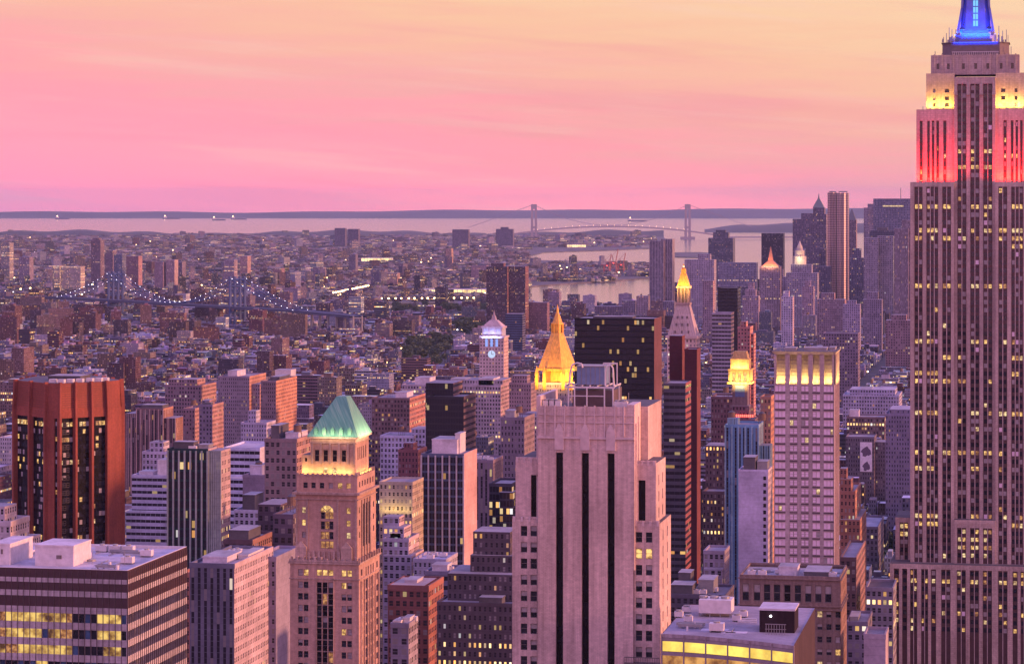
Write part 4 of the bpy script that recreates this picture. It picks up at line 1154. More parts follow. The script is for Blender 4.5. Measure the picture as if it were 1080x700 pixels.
# ------------------------------------------------------------------ pale gridded tower with the floodlit crown
def build_grid_tower():
    Y0 = 1120.0; d = dep(xat(850, Y0), Y0)
    X = lambda px: xat(px, Y0); z = lambda py: zat(py, d)
    st = wall_mat('mauve_stone', (0.46, 0.36, 0.39), 1.2, 1.6, 0.06, .7, .1); wm = wall_mat('west_lit_stone', (0.52, 0.40, 0.40), 1.2, 1.6, 0.06, .7, .1)  # second one is the same wall, west brightness painted into its colour
    t = thing('skyscraper', 'pale gridded tower with five window bays and a yellow floodlit open crown', 'skyscraper', (X(848), Y0 + 16, 2.5))
    b, wins = MB(), []
    x0, x1 = X(816.5), X(880); D = 26.0; P = 9.03
    bays = ((817.3, 828.4), (832.8, 841), (844.8, 853), (856.8, 865), (868.6, 879.4))
    ops = []; yy = 406.8; f = 0
    while yy < 594:
        for a, c in bays:
            n = 3 if c - a > 9 else 2; w = (c - a) / n
            for k in range(n):
                ops.append((X(a + w * k) - x0 + .08, X(a + w * (k + 1)) - x0 - .08, z(yy + 5.9), z(yy), 'white' if rnd.random() < .93 else rnd.choice(('pale', 'blind', 'half')), .22))
        yy += P; f += 1
    zc = z(405.5)
    panel(b, wins, (x0, Y0), (1, 0), x1 - x0, 2.5, zc, ops, .5, 0)
    # dark sun-shade over every row
    yy = 406.8
    while yy < 594:
        for a, c in bays: b.box(X(a), X(c), Y0 - .08, Y0 + .2, z(yy + 8.0), z(yy + 6.6), 2, 2, True)
        yy += P
    b.box(x0 + .02, x1 - .02, Y0 + .6, Y0 + D, 2.5, zc, 0, 1)
    b.box(x1 - .6, x1, Y0 + .02, Y0 + D, 2.5, z(372), 3)
    for u in (.15, .38, .62, .85):
        b.box(x1, x1 + .35, Y0 + D * u - .7, Y0 + D * u + .7, 60, z(372), 3)
    # crown: six piers in front of a recessed wall, flaring lid
    for a in (816.5, 830.6, 842.9, 854.9, 866.8, 880):
        xx = X(a); b.box(xx - .95 + (.95 if a < 817 else 0), xx + .95 - (.95 if a > 879 else 0), Y0, Y0 + 3.4, zc, z(374), 3)
    b.box(x0 + .5, x1 - .7, Y0 + 3.2, Y0 + D - .5, zc, z(374), 3)
    for k in range(6):
        b.box(x0 + .5, x1 - .7, Y0 + 3.1, Y0 + 3.3, z(401 - 4 * k), z(401 - 4 * k) + .25, 0)
    ov = .9
    b.prism([(x0 - .1, Y0 - .1), (x1 + .1, Y0 - .1), (x1 + .1, Y0 + D), (x0 - .1, Y0 + D)], z(374), z(370.5), 3, 1, [(x0 - ov, Y0 - ov), (x1 + ov, Y0 - ov), (x1 + ov, Y0 + D + ov), (x0 - ov, Y0 + D + ov)])
    b.build('wall', [st, M['roof_dark'], plain_mat('shade_board', (0.08, .05, .07), .7), wm], t)
    for a, c, dy in ((826, 838, 6), (846, 870, 9), (872, 878, 14)):
        roof_box(t, X(a), X(c), Y0 + dy, Y0 + dy + 8, z(370.5), 1.0, 'roof')
    for px in (822, 835, 858, 876):
        q = MB(); q.tube((X(px), Y0 + 3, z(371.5)), (X(px), Y0 + 3, z(366.5)), .09, 5); q.build('aerial', M['steel'], t)
    place_windows(t, wins, 98)
    yl = (1.0, .66, .15)
    for a, c in bays:
        xm = (X(a) + X(c)) / 2
        area_lamp('crown_flood', (xm, Y0 + 1.0, zc + .3), (xm, Y0 + 3.1, zc + 9), (X(c) - X(a)) * .9, .4, 1500, yl, t)
    area_lamp('crown_flood', (x1 + 2.2, Y0 + D / 2, zc + .2), (x1, Y0 + D / 2, zc + 7), 18, .4, 3600, yl, t)
    claim(x0, x1, Y0, Y0 + D, z(371))
    # the older office building at its foot
    Y1 = 1010.0; d1 = dep(xat(830, Y1), Y1); X1 = lambda px: xat(px, Y1); z1 = lambda py: zat(py, d1)
    t = thing('office_building', 'brown stone block with tall top floor windows at the foot of the gridded tower', 'office building', (X1(830), Y1 + 18, 2.5))
    b, wins = MB(), []
    xa, xb = X1(780), X1(886); DD = 34
    ops = [(X1(a) - xa, X1(a + 6.8) - xa, z1(634.5), z1(616), rnd.choice(('dark', 'black', 'black', 'half')), .6) for a in (783, 795, 805.6, 816, 827, 838, 849, 859.6, 870)]
    yy = 643.2
    while yy < 790:
        for a in np.arange(785, 882, 9.6):
            ops.append((X1(a) - xa, X1(a + 5.6) - xa, z1(yy + 6.5), z1(yy), wkind(.42 if int(yy) in (656, 669) else .12), .45))
        yy += 13.2
    panel(b, wins, (xa, Y1), (1, 0), xb - xa, 2.5, z1(609), ops, .45, 0)
    sops = []
    yy = 617
    while yy < 790:
        for u in (.12, .3, .5, .68, .86): sops.append((u * DD - .8, u * DD + .8, z1(yy + 9), z1(yy), wkind(.15), .5))
        yy += 13.2
    panel(b, wins, (xb, Y1), (0, 1), DD, 2.5, z1(609), sops, .5, 2)
    b.face([(xb, Y1 + DD, 2.5), (xa, Y1 + DD, 2.5), (xa, Y1 + DD, z1(609)), (xb, Y1 + DD, z1(609))], 0)
    b.face([(xa, Y1, z1(611)), (xb, Y1, z1(611)), (xb, Y1 + DD, z1(611)), (xa, Y1 + DD, z1(611))], 1)
    parapet(b, xa, xb, Y1 + .01, Y1 + DD, z1(609), .8, .5, 0)
    for y in (609.5, 637.5, 641.2):
        b.box(xa - .6, xb + .6, Y1 - .6, Y1 - .01, z1(y + 1.2), z1(y), 0, 0, True); b.box(xb + .01, xb + .6, Y1 - .01, Y1 + DD, z1(y + 1.2), z1(y), 0, 0, True)
    b.build('wall', [wall_mat('brown_stone', (.27, .19, .18), .5, 1.1, .1), M['roof'], wall_mat('tan_brick', (.36, .22, .17), .3, .9, .1)], t)
    roof_box(t, X1(818), X1(838), Y1 + 12, Y1 + 22, z1(611), 3.2)
    roof_box(t, X1(846), X1(872), Y1 + 8, Y1 + 26, z1(611), 2.0, 'roof_dark')
    for px in (790, 801, 876): roof_unit(t, X1(px), Y1 + 10, z1(611))
    roof_detail(t, xa + 1, xb - 1, Y1 + 2, Y1 + 30, z1(611), 21, 6)
    place_windows(t, wins, 98)
    claim(xa, xb, Y1, Y1 + DD, z1(609))
build_grid_tower()


# ------------------------------------------------------------------ towers in general
STY = {   # bay, floor, share lit, window width, window height (shares of the bay and floor)
    'punched': (1.9, 3.2, .05, .42, .50), 'loft': (2.5, 3.5, .06, .56, .54), 'flat': (2.4, 2.9, .06, .50, .50),
    'ribbon': (3.0, 3.6, .06, .96, .45), 'glass': (1.6, 3.7, .05, .88, .74), 'strip': (2.2, 3.7, .05, .44, .98), 'blank': (3.0, 3.4, .0, 0., 0.),
    'far': (3.4, 3.8, .05, .5, .55), 'farlit': (3.4, 3.8, .16, .5, .55)}
SEED = [0.0]
def tower(name, label, cat, x0, x1, ytop, Y0, depth, col, sty='punched', west=None, lit=None, steps=(), roof=(.34, .31, .36), tanks=(), boxes=(), piers=0, group=None, pcol=None, wsty=None, crown=None, parap=1.0, units=0):
    """a tower whose north wall spans picture columns x0..x1 at Y0; steps: further masses (x0, x1, ytop, yoff, depth)"""
    d = dep(xat((x0 + x1) / 2, Y0), Y0)
    t = thing(name, label, cat, (xat((x0 + x1) / 2, Y0), Y0 + depth / 2, 2.5), group)
    SEED[0] += 1.13
    a = Acc()
    s = STY[sty]; wa = (s[0], s[1], s[2] if lit is None else lit); wb = (s[3], s[4], SEED[0])
    col, west = (col[0] * .78, col[1] * .82, col[2] * .98), west or col     # cool shade painted into north walls; west walls keep the warmer, sunlit-looking colour
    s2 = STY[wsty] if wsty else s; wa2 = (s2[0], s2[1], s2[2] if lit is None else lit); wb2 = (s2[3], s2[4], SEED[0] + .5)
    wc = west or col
    zmax = 0
    for i, (p0, p1, yt, yo, dp) in enumerate([(x0, x1, ytop, 0.0, depth)] + list(steps)):
        Yq = Y0 + yo; X0, X1 = xat(p0, Yq), xat(p1, Yq); zt = zat(yt, dep(X1, Yq)); zb = 2.5
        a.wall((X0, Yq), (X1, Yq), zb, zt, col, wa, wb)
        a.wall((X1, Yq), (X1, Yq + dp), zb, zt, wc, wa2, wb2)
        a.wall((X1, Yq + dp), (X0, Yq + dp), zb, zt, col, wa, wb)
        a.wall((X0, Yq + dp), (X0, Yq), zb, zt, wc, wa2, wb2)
        a.quad([(X0, Yq, zt - .01), (X1, Yq, zt - .01), (X1, Yq + dp, zt - .01), (X0, Yq + dp, zt - .01)], [(0, 0)] * 4, roof)
        if piers:
            pc = pcol or col
            for k in range(piers + 1):
                x = X0 + (X1 - X0) * k / piers; w = .32
                a.plain([(x - w, Yq - .55), (x + w, Yq - .55), (x + w, Yq - .02), (x - w, Yq - .02)], zb, zt + .2, pc)
        if i == 0: base = (X0, X1, Yq, dp, zt)
        zmax = max(zmax, zt)
        claim(X0, X1, Yq, Yq + dp, zt)
    a.build('wall', t)
    X0, X1, Yq, dp, zt = base
    if parap:
        q = Acc(); h = parap; w = .5; e = .12
        pc = tuple(min(1, c * 1.12) for c in col)
        for (xa, xb, ya, yb) in ((X0 - e, X1 + e, Yq - e, Yq + w), (X0 - e, X1 + e, Yq + dp - w, Yq + dp + e), (X0 - e, X0 + w, Yq + w, Yq + dp - w), (X1 - w, X1 + e, Yq + w, Yq + dp - w)):
            q.plain([(xa, ya), (xb, ya), (xb, yb), (xa, yb)], zt - .6, zt + h, wc if (xa > X0 + 1 and xb > X1) else pc)
        q.build('parapet', t)
    for (fx0, fx1, fy0, fy1, h, mt) in boxes:
        roof_box(t, X0 + (X1 - X0) * fx0, X0 + (X1 - X0) * fx1, Yq + dp * fy0, Yq + dp * fy1, zt, h, mt)
    for (fx, fy) in tanks: roof_tank(t, X0 + (X1 - X0) * fx, Yq + dp * fy, zt)
    for k in range(units): roof_unit(t, X0 + (X1 - X0) * rnd.uniform(.15, .85), Yq + dp * rnd.uniform(.2, .8), zt)
    return t, base


OB, SK = 'office building', 'skyscraper'
B_RED, B_BRN, B_TAN, B_GRY, B_WHT, B_LIM, B_DRK = (.27, .10, .075), (.20, .12, .10), (.38, .27, .21), (.27, .24, .27), (.60, .55, .58), (.42, .34, .33), (.035, .03, .04)
ORG = (.42, .22, .15)

# east side, front to back
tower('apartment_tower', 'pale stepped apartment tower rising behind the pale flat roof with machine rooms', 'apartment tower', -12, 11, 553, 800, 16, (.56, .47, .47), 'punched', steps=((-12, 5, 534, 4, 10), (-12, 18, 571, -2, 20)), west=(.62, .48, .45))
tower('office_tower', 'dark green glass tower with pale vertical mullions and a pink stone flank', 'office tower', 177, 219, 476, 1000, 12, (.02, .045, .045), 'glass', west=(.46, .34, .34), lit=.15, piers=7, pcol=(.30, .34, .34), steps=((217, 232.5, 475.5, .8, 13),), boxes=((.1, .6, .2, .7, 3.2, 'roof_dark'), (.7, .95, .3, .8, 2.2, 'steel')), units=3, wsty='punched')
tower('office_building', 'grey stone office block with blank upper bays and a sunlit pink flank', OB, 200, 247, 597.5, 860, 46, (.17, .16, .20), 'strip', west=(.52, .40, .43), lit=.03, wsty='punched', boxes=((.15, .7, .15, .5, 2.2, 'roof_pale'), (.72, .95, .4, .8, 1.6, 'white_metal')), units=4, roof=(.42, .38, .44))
tower('office_building', 'orange brick loft squeezed behind the banded block with the pale roof', OB, 190, 222, 607, 940, 22, (.46, .19, .12), 'punched', west=(.42, .18, .12), lit=.08)
tower('office_building', 'plain mauve slab with a blank side wall beside the pyramid tower', OB, 268, 291, 590, 900, 30, (.30, .25, .32), 'punched', west=(.30, .26, .33), wsty='blank', lit=.03)
tower('office_building', 'dark brown building with a bulky penthouse behind the grey stone office block', OB, 236, 266, 572, 960, 26, (.13, .08, .09), 'loft', west=(.30, .15, .12), lit=.03, boxes=((.1, .8, .1, .7, 4, 'roof_dark'),))
tower('office_building', 'dark gridded building with lit windows hugging the east side of the pyramid tower', OB, 288, 309, 545, 990, 30, (.12, .085, .11), 'loft', lit=.10, steps=((272, 296, 532, 26, 20),), tanks=((.4, .5),))
tower('loft_building', 'tan brick loft with a long row of upper windows below the pyramid tower roof', 'loft building', 279, 313, 465, 1180, 40, (.27, .19, .18), 'loft', west=(.40, .24, .2), lit=.03, boxes=((.05, .3, .2, .6, 6, 'roof_dark'), (.5, .9, .2, .6, 3, 'roof_pale')), tanks=((.8, .3),))
tower('hospital_building', 'pale building with white horizontal bands beyond the dark green glass tower', 'hospital building', 139, 182, 503, 1500, 30, (.56, .53, .62), 'ribbon', lit=.03, boxes=((.55, .95, .2, .8, 9, 'white_metal'), (.05, .4, .3, .7, 2, 'roof_pale')), steps=((133, 190, 540, -6, 20),), roof=(.5, .48, .56))
tower('office_building', 'white office block with pale blue bands beside the dark green glass tower', OB, 236, 274, 474, 1420, 38, (.62, .62, .74), 'ribbon', west=(.55, .50, .58), lit=.02, steps=((240, 282, 505, -8, 22),), roof=(.55, .5, .58), wsty='blank')
tower('office_building', 'mauve brick building with a blank flank and a rooftop shed', OB, 256, 287, 503, 1330, 26, (.38, .30, .34), 'blank', west=(.34, .27, .30), tanks=((.3, .5), (.7, .6)), boxes=((.1, .5, .3, .8, 5, 'roof_pale'),))
tower('office_building', 'low white building with dark square windows near the mauve brick building', OB, 247, 284, 540, 1300, 22, (.55, .52, .60), 'loft', lit=.02, boxes=((.2, .55, .1, .8, 8, 'roof_dark'),))
tower('hotel_building', 'white hospital wing with stepped terraces below the twin ribbed flats', 'hotel', 150, 178, 478, 1600, 26, (.56, .48, .52), 'loft', steps=((158, 172, 466, 6, 12), (166, 196, 487, -8, 20)), tanks=((.5, .4),), lit=.05)
tower('apartment_tower', 'dark brown tower with pale vertical stripes and an orange flank', 'apartment tower', 144, 172, 432, 1950, 24, (.22, .13, .13), 'strip', west=ORG, lit=.02, piers=6, pcol=(.42, .30, .30), steps=((139, 185, 441, 2, 24), (132, 144, 436, 5, 24)), boxes=((.1, .9, .2, .8, 3, 'roof_dark'),))
tower('apartment_tower', 'slender brick flats with a pink flank, first of the twin ribbed towers', 'apartment tower', 193, 205.5, 432, 1840, 22, (.27, .17, .18), 'flat', west=(.46, .26, .22), tanks=((.5, .5),), lit=.05)
tower('apartment_tower', 'taller slender grey flats of the twin ribbed towers, notched at the roof', 'apartment tower', 210, 224, 428, 1800, 26, (.22, .18, .23), 'flat', west=(.42, .24, .21), lit=.05, steps=((213, 221, 422, 4, 12),), boxes=((.2, .8, .1, .3, 2, 'roof_dark'),))
tower('office_building', 'long building with a pale colonnaded top storey', OB, 174, 212, 407.5, 2350, 46, (.30, .20, .21), 'loft', west=(.44, .25, .2), lit=.03, steps=((178, 208, 400, 10, 24),), tanks=((.3, .4),), boxes=((.1, .4, .3, .6, 4, 'white_metal'),))
tower('apartment_building', 'big grey brick block with a lit orange end wall', 'apartment building', 230, 263, 398, 2300, 52, (.30, .24, .27), 'punched', west=(.50, .26, .18), lit=.03, steps=((262, 274, 405, 6, 30),), boxes=((.2, .5, .2, .7, 5, 'roof_pale'),))
tower('apartment_building', 'grey windowed slab with a glowing orange flank and rooftop tank house', 'apartment building', 275, 291, 403, 2100, 62, (.27, .19, .2), 'punched', west=(.56, .27, .17), lit=.03, boxes=((.2, .8, .3, .8, 3, 'roof_dark'),), wsty='flat')
t_, bs_ = tower('brick_tower', 'orange brick shaft carrying a big pale water tank house', 'tower', 294, 303, 400, 2500, 16, (.46, .22, .17), 'punched', lit=.02)
roof_box(t_, bs_[0] - 3, bs_[1] + 4, bs_[2] - 2, bs_[2] + 16, bs_[4], 9, 'white_metal', 'tank_house')
tower('office_building', 'pale lilac stepped block with many small windows among the lofts', OB, 254, 281, 447, 1900, 24, (.50, .45, .54), 'punched', lit=.03, steps=((262, 270, 433, 6, 10), (270, 289, 452, 3, 18)), tanks=((.2, .5),))

# around the pyramid and the slotted tower
tower('office_tower', 'slate blue glass tower with white mullions and a pink end wall', 'office tower', 444.5, 489, 481, 1230, 30, (.10, .12, .18), 'glass', west=(.60, .37, .34), wsty='blank', lit=.03, piers=6, pcol=(.45, .42, .48), boxes=((.18, .78, .2, .8, 7, 'roof_pale'), (.7, .82, .3, .7, 9.5, 'white_metal')), units=3)
tower('office_tower', 'black glass tower with faint lit rooms behind the slate blue glass tower', 'office tower', 450, 489, 420, 1560, 34, (.035, .03, .035), 'glass', west=(.20, .13, .13), lit=.05, steps=((449, 478, 404, 16, 26),), wsty='ribbon')
tower('office_building', 'pale stone block with a grid of deep windows before the clock tower', OB, 424, 528, 407.5, 2350, 60, (.46, .38, .40), 'loft', west=(.44, .30, .29), lit=.10, boxes=((.1, .25, .2, .6, 6, 'roof_pale'), (.45, .6, .3, .7, 5, 'roof'), (.75, .9, .2, .7, 6, 'roof_pale')), steps=((478, 530, 401, 12, 40),))
tower('loft_building', 'wide brown loft with an orange flank and lit corner windows', 'loft building', 392, 432, 421, 2050, 54, (.20, .125, .125), 'loft', west=(.48, .22, .17), lit=.06, boxes=((.5, .8, .3, .7, 4, 'roof_pale'),), tanks=((.3, .4),))
tower('loft_building', 'white gridded loft with square dark windows beside the black glass tower', 'loft building', 401, 436, 461, 1750, 26, (.56, .52, .62), 'loft', lit=.02, steps=((434, 456, 452, 6, 20),), tanks=((.5, .5),))
tower('loft_building', 'dark red loft with a stepped gable near the white gridded loft', 'loft building', 420, 441, 476, 1500, 22, (.24, .095, .10), 'punched', west=(.5, .2, .15), lit=.02, steps=((426, 436, 467, 3, 10),))
t_, bs_ = tower('hotel_building', 'tan brick building washed with yellow floodlight beside the pyramid tower', 'hotel', 400, 435, 510, 1200, 22, (.46, .37, .28), 'punched', lit=.2, parap=.8)
area_lamp('facade_flood', (sum(bs_[:2]) / 2, bs_[2] - 2.6, bs_[4] - 13), (sum(bs_[:2]) / 2, bs_[2] - .1, bs_[4] - 8), 14, .5, 1000, (1, .7, .2), t_)
tower('apartment_building', 'white terraced apartment house stepping down beside the pyramid tower', 'apartment building', 404, 431, 570, 1170, 20, (.40, .35, .41), 'loft', west=(.58, .42, .42), lit=.05, steps=((404, 426, 556, 4, 14), (404, 421, 545, 8, 10), (404, 434, 586, -4, 24)), boxes=((.2, .6, .2, .7, 3, 'roof_pale'),))
tower('loft_building', 'red brick loft with tall bays and a stone cornice below the terraced apartments', 'loft building', 409, 452, 622, 1000, 26, (.27, .105, .085), 'loft', west=(.40, .16, .12), lit=.05, steps=((409, 447, 617.5, 1.0, 22),), boxes=((.3, .6, .3, .7, 2.5, 'roof_pale'),), roof=(.46, .36, .36), parap=1.6)
tower('office_building', 'narrow grey stone building with a cluttered pale roof before the red loft', OB, 412, 431, 660, 900, 14, (.24, .21, .25), 'loft', west=(.34, .28, .32), lit=.04, boxes=((.1, .5, .1, .5, 1.5, 'white_metal'), (.55, .9, .3, .8, 2.2, 'white_metal')), units=2)
tower('office_building', 'broad dark brick building with rows of small grouped lit windows', OB, 461, 541, 638, 960, 34, (.10, .075, .085), 'punched', lit=.14, steps=((472, 541, 606, 8, 24), (496, 540, 586, 14, 18), (499, 538, 561, 16, 16)), boxes=((.55, .85, .02, .2, 2.4, 'roof_dark'),), parap=.6)
tower('office_building', 'low white roofed building with a railing between the slate tower and terraces', OB, 436, 470, 592, 1150, 24, (.42, .38, .45), 'punched', lit=.03, units=4, roof=(.55, .5, .6))
tower('office_building', 'grey block with plant room at the slate tower foot', OB, 448, 475, 605, 1060, 20, (.26, .23, .30), 'ribbon', lit=.02, units=4, boxes=((.2, .8, .2, .6, 3, 'roof_pale'),))
tower('apartment_tower', 'grey stone tower with scattered lit rooms beside the slotted tower', 'apartment tower', 528, 553, 442, 1450, 30, (.24, .19, .23), 'punched', west=(.30, .22, .24), lit=.07, tanks=((.6, .4),), boxes=((.1, .5, .2, .6, 4, 'roof'),))
tower('office_building', 'mauve ribbed building between the slate tower and the slotted tower', OB, 496, 520, 487, 1380, 26, (.25, .19, .23), 'strip', west=(.40, .28, .28), lit=.05, units=3)
tower('office_building', 'dark glass block with a lit office floor beside the slotted tower', OB, 516, 540, 512, 1300, 26, (.06, .05, .07), 'glass', lit=.07, steps=((527, 541, 519, -4, 10),))
tower('apartment_tower', 'rose brick tower with a lit crown behind the slotted tower, east of the gold roof', 'apartment tower', 537, 560, 405, 2150, 24, (.33, .23, .24), 'punched', lit=.10, steps=((540, 556, 396, 4, 14),))

# between the slotted tower and the gridded tower
tower('office_tower', 'broad black glass tower with warm lit floors beyond the slotted tower', 'office tower', 606, 690, 337, 1720, 34, (.012, .009, .012), 'glass', west=(.15, .065, .07), wsty='blank', lit=.11, parap=0.6, boxes=((.2, .7, .3, .7, 1.2, 'roof_dark'),))
t_, bs_ = tower('office_tower', 'narrow dark red slab with a pale glowing edge', 'office tower', 722, 735, 369, 1560, 17, (.095, .022, .03), 'blank', west=(.17, .05, .05), wsty='blank', steps=((706, 719.5, 354, 18, 12), (718, 723, 402, 6, 22)), parap=.5)
tower('office_tower', 'dark tower with fine white horizontal bands below the dark red slab', 'office tower', 700, 723, 405, 1500, 24, (.13, .11, .13), 'ribbon', west=(.3, .1, .1), lit=.05, parap=.5)
tower('office_tower', 'black slab tower behind the gold lantern tower', 'office tower', 757, 778, 304, 2900, 30, (.012, .008, .014), 'glass', lit=.01, parap=.5)
tower('office_tower', 'slim tower of pale horizontal stripes behind the gold lantern tower', 'office tower', 751, 771, 331, 2500, 24, (.36, .32, .37), 'ribbon', lit=.03, west=(.16, .12, .15))
tower('apartment_tower', 'salmon brick apartment tower with stepped balconies above the gold lantern', 'apartment tower', 778, 791, 346, 2250, 24, (.42, .19, .17), 'flat', west=(.62, .28, .22), lit=.04, steps=((781, 787, 339, 4, 12), (788, 795, 352, 5, 16)))
tower('office_tower', 'brown brick tower with many lit windows behind the blue glass tower', 'office tower', 750, 776, 420, 1700, 26, (.19, .10, .11), 'punched', lit=.12, tanks=((.5, .5),))
tower('office_building', 'ochre brick tower lit from the street east of the gridded tower', OB, 802, 813, 420, 1480, 18, (.46, .24, .15), 'punched', lit=.10, west=(.55, .27, .17))
tower('apartment_building', 'blue glass tower with dark panels and a round tank', 'apartment tower', 765, 800, 450, 1380, 24, (.17, .33, .46), 'strip', west=(.24, .36, .46), lit=.02, piers=5, pcol=(.26, .42, .54), steps=((799, 812, 470, 3, 14), (768, 778, 441, 8, 10)), tanks=((1.05, .4), (.1, .6)))
t_, bs_ = tower('apartment_building', 'blank white slab wall with one column of windows before the blue glass tower', 'apartment building', 779, 810, 496.5, 1270, 18, (.60, .53, .64), 'blank', west=(.50, .42, .46), wsty='punched', boxes=((.15, .55, .1, .8, 6, 'roof_dark'), (.6, .95, .2, .8, 4, 'steel')), parap=.5)
for k in range(20):
    dq = dep(bs_[1], bs_[2]); zz = zat(506 + 7.2 * k, dq)
    o = bpy.data.objects.new('window', UW['black']); COL.objects.link(o); o.location = Vector((xat(806.5, bs_[2] - .03), bs_[2] - .03, zz)) - Vector(t_.location); o.scale = (1.3, 1, 1.7); o.parent = t_
tower('office_building', 'dark stepped building glowing with street light below the dark red slab', OB, 741, 764, 520, 1430, 22, (.13, .085, .09), 'punched', lit=.16, steps=((744, 766, 470, 20, 20),))
tower('office_building', 'small pale building with arched top windows between the red slab and blue tower', OB, 742, 764, 583, 1210, 20, (.33, .28, .33), 'loft', lit=.03, steps=((742, 762, 600, -4, 10),))
tower('office_building', 'low dark roof crowded with ducts beside the slotted tower', OB, 700, 765, 630, 1060, 30, (.13, .11, .14), 'loft', lit=.03, boxes=((.1, .45, .1, .5, 4, 'roof_dark'), (.5, .75, .4, .9, 5, 'steel'), (.15, .35, .55, .9, 7, 'roof_dark')), units=8, roof=(.2, .19, .24))
tower('office_building', 'grey tower behind the yellow floodlit crown', OB, 868, 905, 352, 3400, 34, (.22, .17, .22), 'far', lit=.05)

# west of the gridded tower, up to the great tower
tower('loft_building', 'orange gothic loft with pinnacles and street lit upper floors', 'loft building', 886, 902, 520, 1280, 40, (.36, .16, .11), 'punched', west=(.50, .25, .17), lit=.16, steps=((886, 898, 505, 4, 14), (886, 893, 494, 6, 8), (886, 907, 548, -3, 46)))
tower('office_building', 'tall dark brick loft on the canyon street with an ornate cornice', OB, 886, 903, 590, 1180, 60, (.17, .10, .10), 'loft', west=(.34, .20, .18), lit=.05)
tower('loft_building', 'grey stone loft with a rounded corner facing the great tower', 'loft building', 934, 962, 438, 2000, 60, (.24, .20, .27), 'punched', lit=.01, west=(.22, .18, .22), steps=((938, 962, 432, 8, 40),), roof=(.42, .38, .46))
tower('loft_building', 'white stone loft block with an attic of small windows beyond the grey rounded loft', 'loft building', 889, 948, 418, 2600, 60, (.46, .42, .52), 'loft', lit=.03, steps=((896, 944, 411, 10, 40),), boxes=((.3, .5, .3, .7, 6, 'roof_pale'),), roof=(.5, .46, .54))
tower('loft_building', 'brown loft with a row of bright arched windows near its roof', 'loft building', 893, 933, 441, 2350, 30, (.19, .12, .12), 'loft', lit=.35, boxes=((.05, .3, .3, .7, 6, 'roof_pale'),))
t_, bs_ = tower('loft_building', 'dark loft carrying a tall white painted billboard', 'loft building', 892, 922, 462, 2150, 30, (.17, .13, .15), 'punched', lit=.02, steps=((921, 936, 466, 6, 20),))
Yb = bs_[2]; xb0, xb1 = xat(907.2, Yb), xat(919.8, Yb); db = dep(xb0, Yb)
sg = thing('billboard', 'tall white billboard with two dark shapes on the dark loft wall', 'billboard', ((xb0 + xb1) / 2, Yb - .4, zat(497, db)))
q = MB(); q.box(xb0, xb1, Yb - .45, Yb - .15, zat(497, db), zat(466, db), 0, 0, True); q.build('panel', plain_mat('billboard_white', (.72, .66, .76), .6), sg)
for (py0, py1, a0, a1) in ((471, 481, 908.5, 918.5), (487, 496, 910, 917.5)):
    q = MB(); xm, zm = (xat(a0, Yb) + xat(a1, Yb)) / 2, (zat(py0, db) + zat(py1, db)) / 2; rx, rz = (xat(a1, Yb) - xat(a0, Yb)) / 2, (zat(py0, db) - zat(py1, db)) / 2
    pts = [(xm + rx * math.cos(6.283 * k / 14) * (1 + .2 * math.sin(3 * k)), Yb - .47, zm + rz * math.sin(6.283 * k / 14) * (1 + .25 * math.cos(2 * k))) for k in range(14)]
    q.face(pts); q.build('printed_figure', plain_mat('billboard_ink', (.12, .08, .14), .6), sg)
tower('loft_building', 'low loft with a sloping glass roof in the canyon street', 'loft building', 905, 926, 557, 1720, 60, (.15, .13, .17), 'loft', lit=.03, roof=(.30, .32, .42))
tower('office_building', 'grey building with bright office windows at the foot of the great tower', OB, 913, 942, 622, 1180, 26, (.30, .26, .30), 'loft', lit=.34, roof=(.14, .12, .14))
tower('office_building', 'low dark roof with lit rooms in front of the great tower', OB, 893, 915, 658, 1120, 30, (.20, .16, .2), 'loft', lit=.3, boxes=((.1, .5, .2, .7, 2, 'steel'),))
tower('brick_tower', 'plain mauve lift tower at the bottom by the great tower', 'tower', 911, 934, 672, 1010, 18, (.42, .33, .36), 'blank', west=(.46, .36, .38), parap=1.2)


